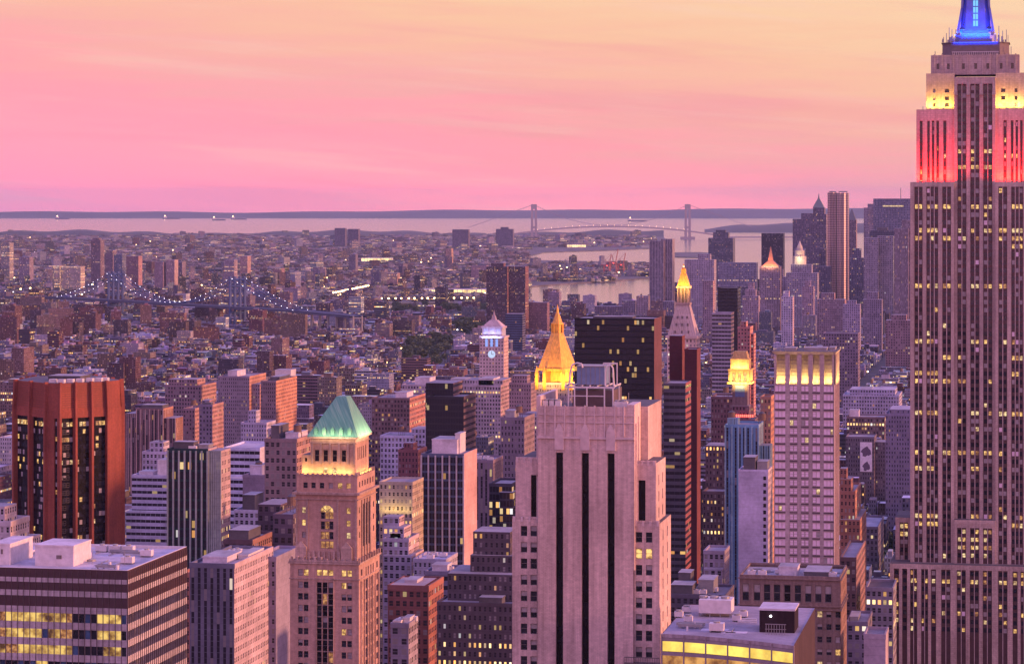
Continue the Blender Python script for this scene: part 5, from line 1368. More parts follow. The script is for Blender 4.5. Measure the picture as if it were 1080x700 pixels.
# ------------------------------------------------------------------ curved lit building and its black plant house
def build_curved_block():
    Y0 = 560.0; d = dep(xat(770, Y0), Y0); z = lambda py: zat(py, d)
    t = thing('office_block', 'curved pale roofed building with a continuous band of yellow light under its parapet', 'office building', (xat(770, Y0), Y0 + 14, 2.5))
    b = MB()
    xs = np.linspace(698, 837, 25)
    fy = lambda px: Y0 - 10.0 * max(0.0, (px - 698) / 139.0) ** 1.6
    pts = [(xat(p, fy(p)), fy(p)) for p in xs]
    rows = [(656, 674, 0, 0.0), (674, 677.5, 1, .25), (677.5, 688.5, 2, -.25), (688.5, 692.5, 1, .25), (692.5, 706, 3, -.3), (706, 712, 1, .1), (712, 726, 3, -.3), (726, 800, 0, 0)]
    for (ya, yb, m, e) in rows:
        for i in range(len(pts) - 1):
            a, c = pts[i], pts[i + 1]
            z0, z1 = z(yb), z(ya)
            if m == 0 and ya == 656: z1 = z(670)
            b.face([(a[0], a[1] - e, z0), (c[0], c[1] - e, z0), (c[0], c[1] - e, z1), (a[0], a[1] - e, z1)], m)
        for i in range(len(pts) - 1):
            a, c = pts[i], pts[i + 1]
            b.face([(a[0], a[1] + .4, z(yb)), (a[0], a[1] - e, z(yb)), (c[0], c[1] - e, z(yb)), (c[0], c[1] + .4, z(yb))], m)
    for i in range(0, len(pts), 4):
        x, y = pts[i]; b.box(x - .14, x + .14, y - .35, y + .3, z(720), z(670), 1)
    b.face([(p[0], p[1], z(670.5)) for p in pts] + [(pts[-1][0], Y0 + 42, z(670.5)), (pts[0][0], Y0 + 42, z(670.5))], 4)
    for a, c in ((pts[-1], (pts[-1][0], Y0 + 42)), ((pts[-1][0], Y0 + 42), (pts[0][0], Y0 + 42)), ((pts[0][0], Y0 + 42), pts[0])):
        b.face([(a[0], a[1], 2.5), (c[0], c[1], 2.5), (c[0], c[1], z(670)), (a[0], a[1], z(670))], 5)
    b.build('wall', [wall_mat('pale_fascia', (.42, .35, .40), 2.0, 1.5, .05), plain_mat('grey_fascia', (.26, .21, .25), .6), M['lit_strip'], lit_mat('amber_glazing', (1, .5, .14), .8, .3, .35), roof_mat('lavender_roof', (.33, .29, .36)), wall_mat('dark_brown_brick', (.10, .06, .065), .3, .8, .1)], t)
    zr = z(670.5)
    X = lambda px, y: xat(px, y)
    q = MB()
    q.box(X(737, 585), X(771, 585), 585, 591, zr + .8, zr + 3.6, 0)
    for k in range(3):
        x = X(742 + 11.5 * k, 588); q.tube((x, 588, zr + 3.6), (x, 588, zr + 4.1), .95, 12, 1)
    for px in (738, 749, 760, 770): q.box(X(px, 586) - .12, X(px, 586) + .12, 585.3, 585.6, zr, zr + .8, 1)
    q.build('cooling_unit', [M['white_metal'], M['steel']], t)
    for px, y in ((716, 583), (724, 590), (777, 580), (784, 586), (726, 577)): roof_unit(t, X(px, y), y, zr, 1.8, 1.5, 1.3)
    q = MB()
    for k in range(3):
        y = 577 + 2.2 * k; q.tube((X(778, y), y, zr + .35), (X(798, y), y, zr + .35), .16, 6)
    q.build('pipe', M['white_metal'], t)
    roof_detail(t, xat(702, Y0 + 4), xat(800, Y0 + 4), Y0 + 2, Y0 + 13, zr, 11, 5)
    # black brick plant house
    q = MB(); ya = 566.5; xa, xb = X(801, ya), X(838, ya); da = dep(xa, ya)
    q.box(xa, xb, ya, ya + 9, zr, zat(642, da), 0, 1); q.box(xa - .15, xb + .15, ya - .15, ya + 9.15, zat(643, da), zat(641, da), 1, 1)
    ph = q.build('plant_house', [wall_mat('black_brick', (.035, .018, .025), .3, .8, .1), M['roof_pale']], t)
    q = MB()
    for k in range(8):
        x = X(808 + 2.8 * k, ya - 3); q.box(x - .05, x + .05, ya - 3.05, ya - 2.95, zr, zr + 2.2, 0)
    q.box(X(807, ya - 3), X(829, ya - 3), ya - 3.05, ya - 2.95, zr + 2.1, zr + 2.25, 0); q.box(X(807, ya - 3), X(829, ya - 3), ya - 3.05, ya - 2.95, zr + 1.1, zr + 1.2, 0)
    q.build('railing', M['steel'], t)
    q = MB(); q.tube((X(813, ya), ya - .1, zr + 3.4), (X(813, ya), ya - .35, zr + 3.4), .22, 8); q.build('lamp', M['lamp_white'], ph)
    claim(pts[0][0], pts[-1][0], Y0, Y0 + 42, z(656))
build_curved_block()


# ------------------------------------------------------------------ landmark tops
def gold_mat():
    m, t, b = new_mat('gilded_tile'); p = t.add('ShaderNodeNewGeometry').outputs['Position']; x = t.xyz(p)
    k = t.rng(t.noise(t.comb(x[0], x[1], t.m('MULTIPLY', x[2], .4)), .8, 4.0, .6), .3, .7, .6, 1.1)
    seam = t.m('LESS_THAN', t.m('FRACT', t.m('MULTIPLY', t.m('ADD', x[0], x[1]), .35)), .12)
    setb(t, b, col=t.mix(t.m('MULTIPLY', seam, .4), t.mix(1.0, (.85, .43, .07), t.comb(k, k, k), 'MULTIPLY'), (.4, .18, .04)), rough=.5, metal=.25)
    return m
M['gold'] = gold_mat()
GLD = (1.0, .52, .09)


def build_gold_pyramid():
    Y0 = 2000.0; d = dep(xat(585, Y0), Y0); X = lambda px: xat(px, Y0); z = lambda py: zat(py, d)
    t, bs = tower('skyscraper', 'limestone tower under a glowing gold pyramid spire', SK, 566, 603, 405, Y0, 32, (.42, .33, .32), 'punched', lit=.12, steps=((545, 625, 440, -6, 50),))
    xc, yc = X(584), Y0 + 16
    o8 = lambda r: [(xc + r * math.cos(math.pi * (k + .5) / 4), yc + r * math.sin(math.pi * (k + .5) / 4)) for k in range(8)]
    px_m = d / F
    q = MB(); q.prism(o8(13.5 * px_m), z(411), z(391.5), 0); q.build('gilded_drum', M['gold'], t)
    q = MB(); q.prism(o8(22 * px_m), z(391.5), z(389), 0); q.prism(o8(20.8 * px_m), z(389), z(352), 0, None, o8(6.6 * px_m)); rf = q.build('roof', M['gold'], t)
    q = MB(); q.prism(o8(5.4 * px_m), z(352), z(342), 0)
    for p in o8(6.2 * px_m): q.tube((p[0], p[1], z(352)), (p[0], p[1], z(343)), .45, 6, 0)
    q.prism(o8(7 * px_m), z(343), z(341.5), 0); q.prism(o8(5.6 * px_m), z(341.5), z(330), 0, None, o8(1.4 * px_m)); q.prism(o8(1.5 * px_m), z(330), z(322), 0, None, o8(.2 * px_m))
    q.build('lantern', M['gold'], rf)
    for px in (566, 574, 594, 602):
        q = MB(); x = X(px); q.box(x - 1.1, x + 1.1, Y0 - .6, Y0 + 2, z(411), z(394), 0); q.prism([(x - 1.2, Y0 - .7), (x + 1.2, Y0 - .7), (x + 1.2, Y0 + 2), (x - 1.2, Y0 + 2)], z(394), z(386), 0, None, [(x - .1, Y0 + .6), (x + .1, Y0 + .6), (x + .1, Y0 + .8), (x - .1, Y0 + .8)])
        q.build('pinnacle', M['gold'], t)
    area_lamp('gold_flood', (xc, Y0 - 9, z(404)), (xc, yc, z(372)), 24, 2, 13000, GLD, t)
    area_lamp('gold_flood', (xc + 26, yc - 4, z(404)), (xc, yc, z(368)), 24, 3, 17000, (1, .55, .09), t)
    area_lamp('gold_flood', (xc - 22, Y0 - 4, z(400)), (xc, yc, z(350)), 6, 6, 9000, GLD, t)
build_gold_pyramid()


def build_campanile():
    Y0 = 2250.0; d = dep(xat(719, Y0), Y0); X = lambda px: xat(px, Y0); z = lambda py: zat(py, d); pm = d / F
    t = thing('skyscraper', 'white marble campanile tower with a steep roof and gold cupola', SK, (X(719), Y0 + 11, 2.5))
    a = Acc(); st = (.58, .45, .44)
    sq = lambda w, yc=Y0 + 12: [(X(719) - w * pm, yc - w * pm), (X(719) + w * pm, yc - w * pm), (X(719) + w * pm, yc + w * pm), (X(719) - w * pm, yc + w * pm)]
    a.poly(sq(15.5), 2.5, z(357), st, st, (3.2, 3.8, .06), (.45, .5, 9.3))
    a.plain(sq(17), z(357), z(354), st)
    a.build('wall', t)
    q = MB(); q.prism(sq(15), z(354), z(322), 0, None, sq(6.8)); 
    rf = q.build('roof', wall_mat('marble_roof', (.60, .48, .48), 1.0, 1.2, .1), t)
    for k in range(3):
        for u in (-.5, 0, .5):
            w = 15 - 8.2 * (k + .5) / 4.2; zz = z(354 - 32 * (k + .5) / 4.2)
            x = X(719) + u * w * pm; y = Y0 + 12 - w * pm
            q = MB(); q.box(x - .7, x + .7, y - .5, y + 1.2, zz - 1, zz + 1.2, 0); q.build('dormer', M['frame'], rf)
    q = MB(); q.prism(sq(7.6), z(322), z(319.5), 0)
    for sx in (-1, -.33, .33, 1):
        for sy in (-1, 1): q.box(X(719) + sx * 5.6 * pm - .5, X(719) + sx * 5.6 * pm + .5, Y0 + 12 + sy * 5.6 * pm - .5, Y0 + 12 + sy * 5.6 * pm + .5, z(319.5), z(304), 0)
    q.prism(sq(4), z(319.5), z(304), 1); q.prism(sq(7.4), z(304), z(302), 0)
    q.build('belfry', [wall_mat('marble', (.52, .38, .38), 1, 1, .05), M['frame']], t)
    q = MB(); q.prism(sq(6.2), z(302), z(289), 0, None, sq(2.8)); q.prism(sq(2.4), z(289), z(284), 0); q.prism(sq(1.6), z(284), z(278.5), 0, None, sq(.2)); q.build('cupola', M['gold'], t)
    area_lamp('cupola_flood', (X(719), Y0 - 3, z(305)), (X(719), Y0 + 12, z(291)), 12, 1, 11000, GLD, t)
    area_lamp('cupola_flood', (X(719) + 14, Y0 + 12, z(305)), (X(719), Y0 + 12, z(291)), 12, 1, 7000, GLD, t)
    q = MB(); q.tube((X(719), Y0 + 12, z(283)), (X(719), Y0 + 12, z(281)), .9, 8); q.build('beacon', lamp_mat('beacon', (1, .8, .45), 3.5), t)
    claim(X(703), X(735), Y0, Y0 + 26, z(290))
build_campanile()


def build_clock_tower():
    Y0 = 2850.0; d = dep(xat(520, Y0), Y0); X = lambda px: xat(px, Y0); z = lambda py: zat(py, d); pm = d / F
    t = thing('clock_tower', 'pale stone clock tower with a blue lit belfry and a glowing clock', 'clock tower', (X(519), Y0 + 12, 2.5))
    xc, yc = X(518.5), Y0 + 13
    sq = lambda w, c=0: [(xc - w * pm, yc - w * pm), (xc + w * pm, yc - w * pm), (xc + w * pm, yc + w * pm), (xc - w * pm, yc + w * pm)]
    a = Acc(); st = (.55, .44, .46); ws = (.60, .42, .38)
    P = sq(13)
    for i in range(4): a.wall(P[i], P[(i + 1) % 4], 2.5, z(355), ws if i == 1 else st, (3.2, 3.8, .06), (.42, .5, 3.1 + i))
    a.quad([(p[0], p[1], z(355)) for p in P], [(0, 0)] * 4, st)
    a.plain(sq(13.8), z(356.5), z(354.5), st)
    a.build('wall', t)
    q = MB(); q.prism(sq(10.6), z(354.5), z(346.5), 0)
    for sx in (-1, -.34, .34, 1):
        for sy in (-1, 1): q.box(xc + sx * 9.6 * pm - .7, xc + sx * 9.6 * pm + .7, yc + sy * 10.9 * pm - .5, yc + sy * 10.9 * pm + .5, z(354.5), z(346.5), 1)
    q.prism(sq(11.6), z(346.5), z(344.5), 1); q.prism(sq(10.5), z(344.5), z(338), 1, None, sq(4)); q.prism(sq(2.6), z(338), z(333.5), 1, None, sq(1.6)); q.prism(sq(1.2), z(333.5), z(327), 1, None, sq(.1))
    q.build('belfry', [plain_mat('belfry_core', (.4, .4, .5), .7), wall_mat('pale_stone', (.55, .44, .48), 1, 1, .05)], t)
    for u in (-.5, 0, .5):
        q = MB(); x = xc + u * 11 * pm
        q.face([(x - 1.3, yc - 13.1 * pm, z(365.5)), (x + 1.3, yc - 13.1 * pm, z(365.5)), (x + 1.3, yc - 13.1 * pm, z(357.5)), (x - 1.3, yc - 13.1 * pm, z(357.5))])
        q.build('lit_arch', lamp_mat('blue_arch', (.25, .42, 1.0), 1.0), t)
    q = MB(); n = 20; zc = z(373.5)
    q.face([(xc + 4.0 * pm * math.cos(6.283 * k / n), yc - 13.15 * pm, zc + 4.0 * pm * math.sin(6.283 * k / n)) for k in range(n)])
    cl = q.build('clock_face', lamp_mat('clock_glass', (.55, .72, 1.0), .95), t)
    q = MB(); q.box(xc - .25, xc + .25, yc - 13.3 * pm, yc - 13.2 * pm, zc, zc + 3.2 * pm, 0); q.box(xc, xc + 2.2 * pm, yc - 13.3 * pm, yc - 13.2 * pm, zc - .25, zc + .25, 0); q.build('clock_hand', M['frame'], cl)
    area_lamp('belfry_flood', (xc, yc - 16 * pm, z(356)), (xc, yc - 10 * pm, z(343)), 20, 1, 6000, (.5, .5, 1.0), t)
    claim(xc - 15, xc + 15, Y0, Y0 + 28, z(338))
build_clock_tower()


def build_gold_lantern():
    Y0 = 1620.0; d = dep(xat(779, Y0), Y0); X = lambda px: xat(px, Y0); z = lambda py: zat(py, d); pm = d / F
    t, bs = tower('skyscraper', 'slim dark tower with a floodlit gold stepped lantern on top', SK, 768, 796, 443, Y0, 17, (.17, .11, .13), 'punched', lit=.06, parap=.6, steps=((772, 790, 428, 2, 12),))
    xc, yc = X(779.5), Y0 + 9
    sq = lambda w, v=1.0: [(xc - w * pm, yc - w * pm * v), (xc + w * pm, yc - w * pm * v), (xc + w * pm, yc + w * pm * v), (xc - w * pm, yc + w * pm * v)]
    q = MB(); q.prism(sq(8), z(428), z(405), 0); q.build('upper_shaft', wall_mat('lantern_stone', (.26, .19, .22), .6, 1.0, .08), t)
    q = MB()
    q.prism(sq(13), z(405), z(403), 0); q.prism(sq(11.6), z(403), z(391), 0); q.prism(sq(12.4), z(391), z(389.5), 0); q.prism(sq(9.8), z(389.5), z(380), 0); q.prism(sq(10.2), z(380), z(379), 0); q.prism(sq(8.6), z(379), z(371), 0, None, sq(6.4))
    for u in (-.8, -.27, .27, .8):
        q.box(xc + u * 11.6 * pm - .5, xc + u * 11.6 * pm + .5, yc - 12.1 * pm, yc - 11.5 * pm, z(403), z(391), 0)
    ln = q.build('lantern', wall_mat('gilt_stone', (.66, .44, .2), .6, 1, .08), t)
    for u in (-.5, 0, .5):
        q = MB(); x = xc + u * 12 * pm; q.face([(x - .9, yc - 11.65 * pm, z(402.5)), (x + .9, yc - 11.65 * pm, z(402.5)), (x + .9, yc - 11.65 * pm, z(393.5)), (x - .9, yc - 11.65 * pm, z(393.5))]); q.build('lit_opening', M['lit'], ln)
    q = MB(); q.face([(xc - 5 * pm, yc - 8.1 * pm, z(419)), (xc + 5 * pm, yc - 8.1 * pm, z(419)), (xc + 5 * pm, yc - 8.1 * pm, z(407)), (xc - 5 * pm, yc - 8.1 * pm, z(407))]); q.build('blue_panel', plain_mat('blue_panel', (.10, .16, .36), .4), t)
    q = MB()
    for k in range(9):
        x = X(777 + 2.1 * k); q.box(x - .35, x + .35, Y0 - .5, Y0 - .12, z(439.5), z(437), 0)
    q.build('red_lamp_row', M['lamp_red'], t)
    area_lamp('lantern_flood', (xc, yc - 19 * pm, z(408)), (xc, yc - 8 * pm, z(389)), 12, .8, 8500, (1, .66, .17), t)
    area_lamp('lantern_flood', (xc + 19 * pm, yc, z(408)), (xc + 8 * pm, yc, z(389)), 12, .8, 4000, (1, .66, .17), t)
    area_lamp('lantern_flood', (xc, yc - 13 * pm, z(389)), (xc, yc - 8 * pm, z(378)), 10, .4, 2600, (1, .62, .17), t)
build_gold_lantern()
# ------------------------------------------------------------------ downtown by the harbour
DT = []
def far_tower(label, x0, x1, ytop, Y0, col, dep_=34, west=None, lit=None, sty='far', steps=(), name='office_tower', cat='office tower', **k):
    k.setdefault('parap', 0)
    return tower(name, label, cat, x0, x1, ytop, Y0, dep_, col, sty, west=west, lit=lit, steps=steps, **k)

far_tower('tall windowless grey tower with vertical ribs, alone at the harbour edge', 685, 700, 254, 5900, (.30, .26, .30), 40, (.42, .33, .35), sty='strip', lit=.0, piers=5, pcol=(.42, .36, .40), steps=((697, 709, 252, 12, 40),))
far_tower('dark stepped tower standing alone against the pink water', 747, 773, 251, 6700, (.13, .13, .17), 50, lit=.03, steps=((752, 768, 245, 6, 30), (755, 765, 242.5, 10, 20)))
far_tower('broad pale grey block of flats behind the gold cupola', 722, 753, 274, 5400, (.40, .35, .40), 40, lit=.05, steps=((736, 749, 268, 8, 20),))
far_tower('wide blue grey slab with lit upper corner between gold cupola and orange pointed roof', 757, 798, 277, 6100, (.28, .27, .34), 30, lit=.07)
far_tower('pale pink wedding cake tower below the blue grey slab', 783, 800, 312, 5000, (.40, .31, .35), 26, steps=((786, 797, 305, 4, 18), (789, 795, 298, 8, 10)), lit=.03)
t_, b_ = far_tower('black block behind the orange pointed roof', 803, 826, 246, 6500, (.05, .045, .06), 40, lit=.01)
t_, b_ = far_tower('stone tower with an orange lit pyramid roof', 801, 823, 281, 5300, (.36, .29, .31), 34, (.50, .33, .30), lit=.05)
q = MB(); xa, xb, ya, yb, zt = b_[0], b_[1], b_[2], b_[2] + b_[3], b_[4]; xm, ym = (xa + xb) / 2, (ya + yb) / 2
q.prism([(xa + 4, ya + 3), (xb - 4, ya + 3), (xb - 4, yb - 3), (xa + 4, yb - 3)], zt, zt + 11, 0, None, [(xm - 5, ym - 5), (xm + 5, ym - 5), (xm + 5, ym + 5), (xm - 5, ym + 5)])
q.prism([(xm - 5, ym - 5), (xm + 5, ym - 5), (xm + 5, ym + 5), (xm - 5, ym + 5)], zt + 11, zt + 38, 0, None, [(xm - .3, ym - .3), (xm + .3, ym - .3), (xm + .3, ym + .3), (xm - .3, ym + .3)])
q.build('roof', plain_mat('copper_roof', (.55, .25, .14), .6), t_)
area_lamp('roof_flood', (xm, ya - 6, zt + 1), (xm, ym, zt + 10), 30, 2, 15000, (1, .4, .15), t_)
# civic tower stepped like a wedding cake, with a lit statue lantern
t_, b_ = far_tower('civic stone tower stepped like a wedding cake with a glowing lantern', 829, 862, 288, 5250, (.33, .30, .36), 40, lit=.09, steps=((834, 856, 279, 6, 30),))
xm, ym, zt = xat(843.5, 5270), 5270, zat(279, dep(xat(843, 5270), 5270)); s_ = dep(xat(843, 5270), 5270) / F
q = MB()
n8 = lambda r: [(xm + r * s_ * math.cos(6.283 * (k + .5) / 12), ym + r * s_ * math.sin(6.283 * (k + .5) / 12)) for k in range(12)]
q.prism(n8(7), zt, zt + 9 * s_, 0); q.prism(n8(5), zt + 9 * s_, zt + 15 * s_, 0); q.prism(n8(3.4), zt + 15 * s_, zt + 20 * s_, 0, None, n8(2.6)); q.prism(n8(2), zt + 20 * s_, zt + 25 * s_, 0, None, n8(.3))
q.build('lantern', wall_mat('civic_stone', (.62, .55, .50), 1, 1, .04), t_)
area_lamp('lantern_flood', (xm, ym - 14 * s_, zt + 4 * s_), (xm, ym, zt + 15 * s_), 12, 3, 9000, (1, .75, .4), t_)
far_tower('charcoal gridded office box with a lower slanted top beside the spired tower', 836, 858, 231, 6300, (.17, .15, .20), 40, lit=.02, steps=((845, 857, 225, 8, 24),))
t_, b_ = far_tower('dark tower with a steep green pyramid and spire', 855.5, 871.5, 226, 6000, (.16, .14, .19), 36, (.26, .2, .24), lit=.06, steps=((857.5, 869.5, 219, 4, 28),))
xm, ym = xat(863.5, 6018), 6018; s_ = dep(xm, ym) / F; zt = zat(219, dep(xm, ym))
q = MB(); sq = lambda r: [(xm - r, ym - r), (xm + r, ym - r), (xm + r, ym + r), (xm - r, ym + r)]
q.prism(sq(6 * s_), zt, zt + 9 * s_, 0, None, sq(1.3 * s_)); q.prism(sq(1.0 * s_), zt + 9 * s_, zt + 15 * s_, 0, None, sq(.1 * s_)); q.build('roof', plain_mat('dark_copper', (.14, .17, .18), .5), t_)
# rippled steel apartment tower
Y0 = 5700.0; d_ = dep(xat(883, Y0), Y0)
t_ = thing('apartment_tower', 'tallest downtown tower with rippled steel walls catching the sunset', 'apartment tower', (xat(883, Y0), Y0 + 16, 2.5))
m_, tt, bs = new_mat('rippled_steel'); p = tt.add('ShaderNodeNewGeometry').outputs['Position']; x_ = tt.xyz(p)
flo = tt.m('LESS_THAN', tt.m('FRACT', tt.m('DIVIDE', x_[2], 3.6)), .42)
setb(tt, bs, col=tt.mix(flo, (.50, .38, .37), (.12, .09, .10)), rough=.42, metal=.35)
q = MB()
for pa, pb, yt, dy in ((872.5, 881.5, 203, 4), (882.5, 894.2, 203.5, 0), (869.5, 896.5, 318, -8)):
    xa, xb = xat(pa, Y0), xat(pb, Y0); n = 16; pts = []
    for k in range(n + 1):
        u = k / n; pts.append((xa + (xb - xa) * u, Y0 + dy + 1.6 * math.sin(u * 17) + 3 * (abs(u - .5) * 2) ** 4))
    pts += [(xb, Y0 + dy + 34), (xa, Y0 + dy + 34)]
    q.prism(pts, 2.5, zat(yt, d_), 0)
q.build('wall', m_, t_); claim(xat(869, Y0), xat(897, Y0), Y0 - 8, Y0 + 36, zat(203, d_))
q = MB()
for pa, pb in ((874, 881), (884, 893)): q.box(xat(pa, Y0), xat(pb, Y0), Y0 + 12, Y0 + 26, zat(203, d_), zat(201.6, d_), 0)
q.build('penthouse', M['steel'], t_)
t_, b_ = far_tower('gothic tower with a pointed roof behind the rippled steel tower', 893, 903, 232, 6100, (.24, .19, .22), 30, (.36, .26, .27), lit=.03)
xm, ym = (b_[0] + b_[1]) / 2, b_[2] + 15
q = MB(); q.prism([(b_[0] + 1, b_[2] + 1), (b_[1] - 1, b_[2] + 1), (b_[1] - 1, b_[2] + 29), (b_[0] + 1, b_[2] + 29)], b_[4], b_[4] + 24, 0, None, [(xm - 1, ym - 1), (xm + 1, ym - 1), (xm + 1, ym + 1), (xm - 1, ym + 1)]); q.build('roof', plain_mat('slate', (.12, .13, .15), .6), t_)
far_tower('slender pale twin topped tower east of the antenna block', 911, 917, 219, 6500, (.34, .29, .34), 30, lit=.02, steps=((915, 921, 215, 3, 26),))
t_, b_ = far_tower('big blue grey office box with lit band and antenna on its roof', 921, 966, 209.5, 6200, (.20, .21, .28), 50, lit=.04)
q = MB(); xa = xat(950, 6220); q.tube((xa, 6220, b_[4]), (xa, 6220, b_[4] + 24), 1.0, 6); q.build('antenna', M['steel'], t_)
q = MB(); dd = dep(xat(940, 6200), 6200); q.face([(xat(931, 6199), 6199.4, zat(218, dd)), (xat(953, 6199), 6199.4, zat(218, dd)), (xat(953, 6199), 6199.4, zat(216.6, dd)), (xat(931, 6199), 6199.4, zat(216.6, dd))]); q.build('lit_band', M['lit_pale'], t_)
far_tower('grey office block of fine white grid beside a dark flank', 911, 926.5, 251, 5500, (.34, .30, .35), 40, (.09, .09, .13), lit=.03, wsty='glass', steps=((925, 942, 249, 22, 40),))
far_tower('dark slab with rooftop plant behind the finely gridded block', 917, 944, 243, 5900, (.10, .10, .15), 36, lit=.02, boxes=((.3, .7, .2, .7, 6, 'roof_dark'),))
far_tower('mauve ribbed tower touching the great tower edge', 943, 958, 241, 5300, (.33, .26, .30), 40, lit=.03, sty='strip', steps=((951, 966, 232, 16, 30),))
far_tower('white slim tower with a domed tank below the orange pointed roof', 824, 836, 313, 4500, (.52, .48, .56), 26, (.56, .42, .44), lit=.03, tanks=((.4, .5),), steps=((826, 832, 307, 5, 14),))
far_tower('dark office slab in shade below the rippled steel tower', 862, 876, 281, 5500, (.12, .11, .16), 30, lit=.05)
far_tower('pale brick tower in front of the rippled steel tower', 862, 891, 316, 4700, (.30, .22, .25), 34, (.50, .30, .27), lit=.04, steps=((866, 880, 309, 6, 20),))
far_tower('lilac slab of flats below the finely gridded block', 889, 907, 321, 4400, (.38, .33, .42), 24, lit=.03, steps=((893, 903, 317, 4, 12),))
far_tower('blue grey shaded tower east of the finely gridded block', 896, 911, 272, 5600, (.17, .16, .23), 34, lit=.05, steps=((899, 908, 262, 6, 20),))
far_tower('brown loft tower with a lit crown beside the great tower, over the low lofts', 934, 960, 338, 4000, (.29, .19, .21), 36, (.46, .26, .22), lit=.06, steps=((940, 956, 332, 6, 20),))
far_tower('grey gabled tower below the mauve ribbed tower', 910, 930, 316, 4600, (.25, .21, .27), 30, lit=.04, steps=((914, 926, 308, 5, 16),))
far_tower('salmon end wall flats by the black block', 741, 752, 296, 4700, (.34, .25, .28), 24, (.50, .32, .30), lit=.03)
far_tower('grey tower with setback top left of the civic tower', 812, 830, 292, 5450, (.24, .20, .26), 30, lit=.05, steps=((816, 826, 284, 5, 16),)) [0]['label'] = 'grey tower with setback top between the orange pointed roof and the civic tower'
far_tower('small pink tower with a peaked top below the civic tower', 846, 858, 302, 4900, (.40, .30, .34), 22, lit=.04, steps=((849, 855, 296, 4, 10),))
far_tower('dark narrow tower between the civic tower and the rippled steel tower', 864, 871, 262, 5650, (.11, .10, .15), 28, lit=.1)
far_tower('pale banded slab at the foot of the charcoal box', 838, 849, 262, 6000, (.36, .33, .40), 26, lit=.03)
far_tower('grey block by the shore east of the ribbed windowless tower', 656, 670, 317, 5700, (.27, .22, .27), 30, lit=.03)
far_tower('narrow lit flats by the shore beside the ribbed windowless tower', 672, 684, 312, 5600, (.40, .31, .33), 24, (.5, .38, .32), lit=.08)
far_tower('dark gridded flats in front of the ribbed windowless tower', 699, 711, 318, 5200, (.20, .17, .23), 24, lit=.05)
far_tower('low brown flats on the shore behind the broad black glass tower', 627, 655, 323, 5600, (.20, .15, .19), 30, lit=.04)
far_tower('dark block of flats on the shore beyond the gold roof', 596, 618, 325, 5600, (.17, .12, .16), 30, lit=.05, steps=((601, 606, 314, 5, 12),))
# the dark brown tower between the clock tower and the harbour
far_tower('dark brown flats tower with a reddish flank between clock tower and harbour', 513, 535, 281, 5000, (.10, .065, .08), 34, (.23, .11, .11), lit=.10, steps=((518, 531, 277.5, 5, 20), (534, 554, 281, 12, 34)), sty='flat')
far_tower('reddish housing slab between the dark brown flats and the gold roof', 556, 577, 319, 5050, (.26, .15, .17), 26, lit=.03, sty='flat', name='apartment_tower', cat='apartment tower')
far_tower('blue glass office block below the dark brown flats', 533, 551, 331, 4300, (.10, .16, .30), 26, (.2, .2, .3), lit=.03, sty='glass')

# ------------------------------------------------------------------ towers across the river
def bk(label, x0, x1, yt, d, col, west=None, lit=.05, **k):
    return far_tower(label, x0, x1, yt, d * (CS + SN * ((x0 - 540) / F)), col, k.pop('dep_', 34), west, lit, name='apartment_tower', cat='apartment tower', **k)
bk('slender dark tower tallest across the river above the bridge', 96, 106, 253, 8200, (.20, .14, .17), lit=.05, steps=((97.5, 104.5, 251, 4, 20),))
bk('brown towers pair across the river, narrower one above the bridge', 111, 119, 264, 8000, (.21, .15, .19), lit=.05)
bk('blue grey tower across the river behind the bridge tower', 120, 129, 268, 7800, (.14, .16, .24), lit=.05)
bk('broad reddish tower across the river over the bridge cables', 129.5, 146, 270, 7900, (.30, .17, .18), (.45, .25, .24), lit=.05)
bk('pale lit office block with a white frame across the river', 62, 85, 281, 7600, (.46, .38, .34), lit=.55, steps=((56, 63, 280, -6, 36),))
bk('pink flats across the river beside the bridge, first of three', 163, 172, 276.5, 7700, (.36, .25, .28), lit=.04)
bk('pink flats across the river beside the bridge, tallest middle one of three', 175, 184, 274, 7700, (.40, .28, .29), (.5, .36, .33), lit=.04)
bk('grey flats across the river beside the bridge, darkest of three', 185, 192, 276, 7750, (.22, .18, .24), lit=.04)
bk('lit grey tower at the picture edge across the river', 1, 10, 256, 8600, (.32, .28, .28), lit=.35)
bk('pale flats with a bright top across the river near the picture edge', 20, 31, 271, 8300, (.28, .22, .28), lit=.12)
bk('mauve tower across the river between bridge towers', 236, 247, 274, 8200, (.34, .26, .30), lit=.12)
bk('pink lit tower across the river above the second bridge tower', 253, 261, 270, 8000, (.48, .32, .28), lit=.15)
bk('hazy grey tower far across the river, taller of two on the skyline', 353, 364, 240.5, 14500, (.15, .13, .17), lit=.0)
bk('hazy grey tower far across the river, shorter of two on the skyline', 367, 378, 241.5, 14600, (.16, .13, .17), lit=.0)
bk('hazy broad block far across the river on the shoreline', 477, 494, 242, 14200, (.16, .13, .17), lit=.0)
bk('hazy low block far across the river nearest the bridge pylon', 523, 541, 241.5, 14400, (.17, .14, .18), lit=.0, steps=((528, 536, 239.5, 4, 20),))
bk('orange lit flats far across the river below the hazy broad block', 470, 476, 262, 10500, (.48, .30, .22), lit=.1)
bk('grey tower across the river above the lit pier shed', 391, 406, 284, 8200, (.22, .18, .24), lit=.1)
bk('ochre brick block across the river with a street glow', 408, 419, 288, 8000, (.44, .29, .24), lit=.1)
bk('rose block across the river above the pier shed', 497, 513, 280, 8600, (.40, .27, .29), lit=.05)
bk('mauve slab across the river under the tall hazy pair', 330, 341, 282, 8800, (.26, .2, .25), lit=.06)
bk('brick slab across the river east of the second bridge tower', 288, 297, 283, 8000, (.33, .2, .2), lit=.06)
bk('small grey tower across the river above the highway glow', 368, 375, 268, 9600, (.2, .17, .22), lit=.06)

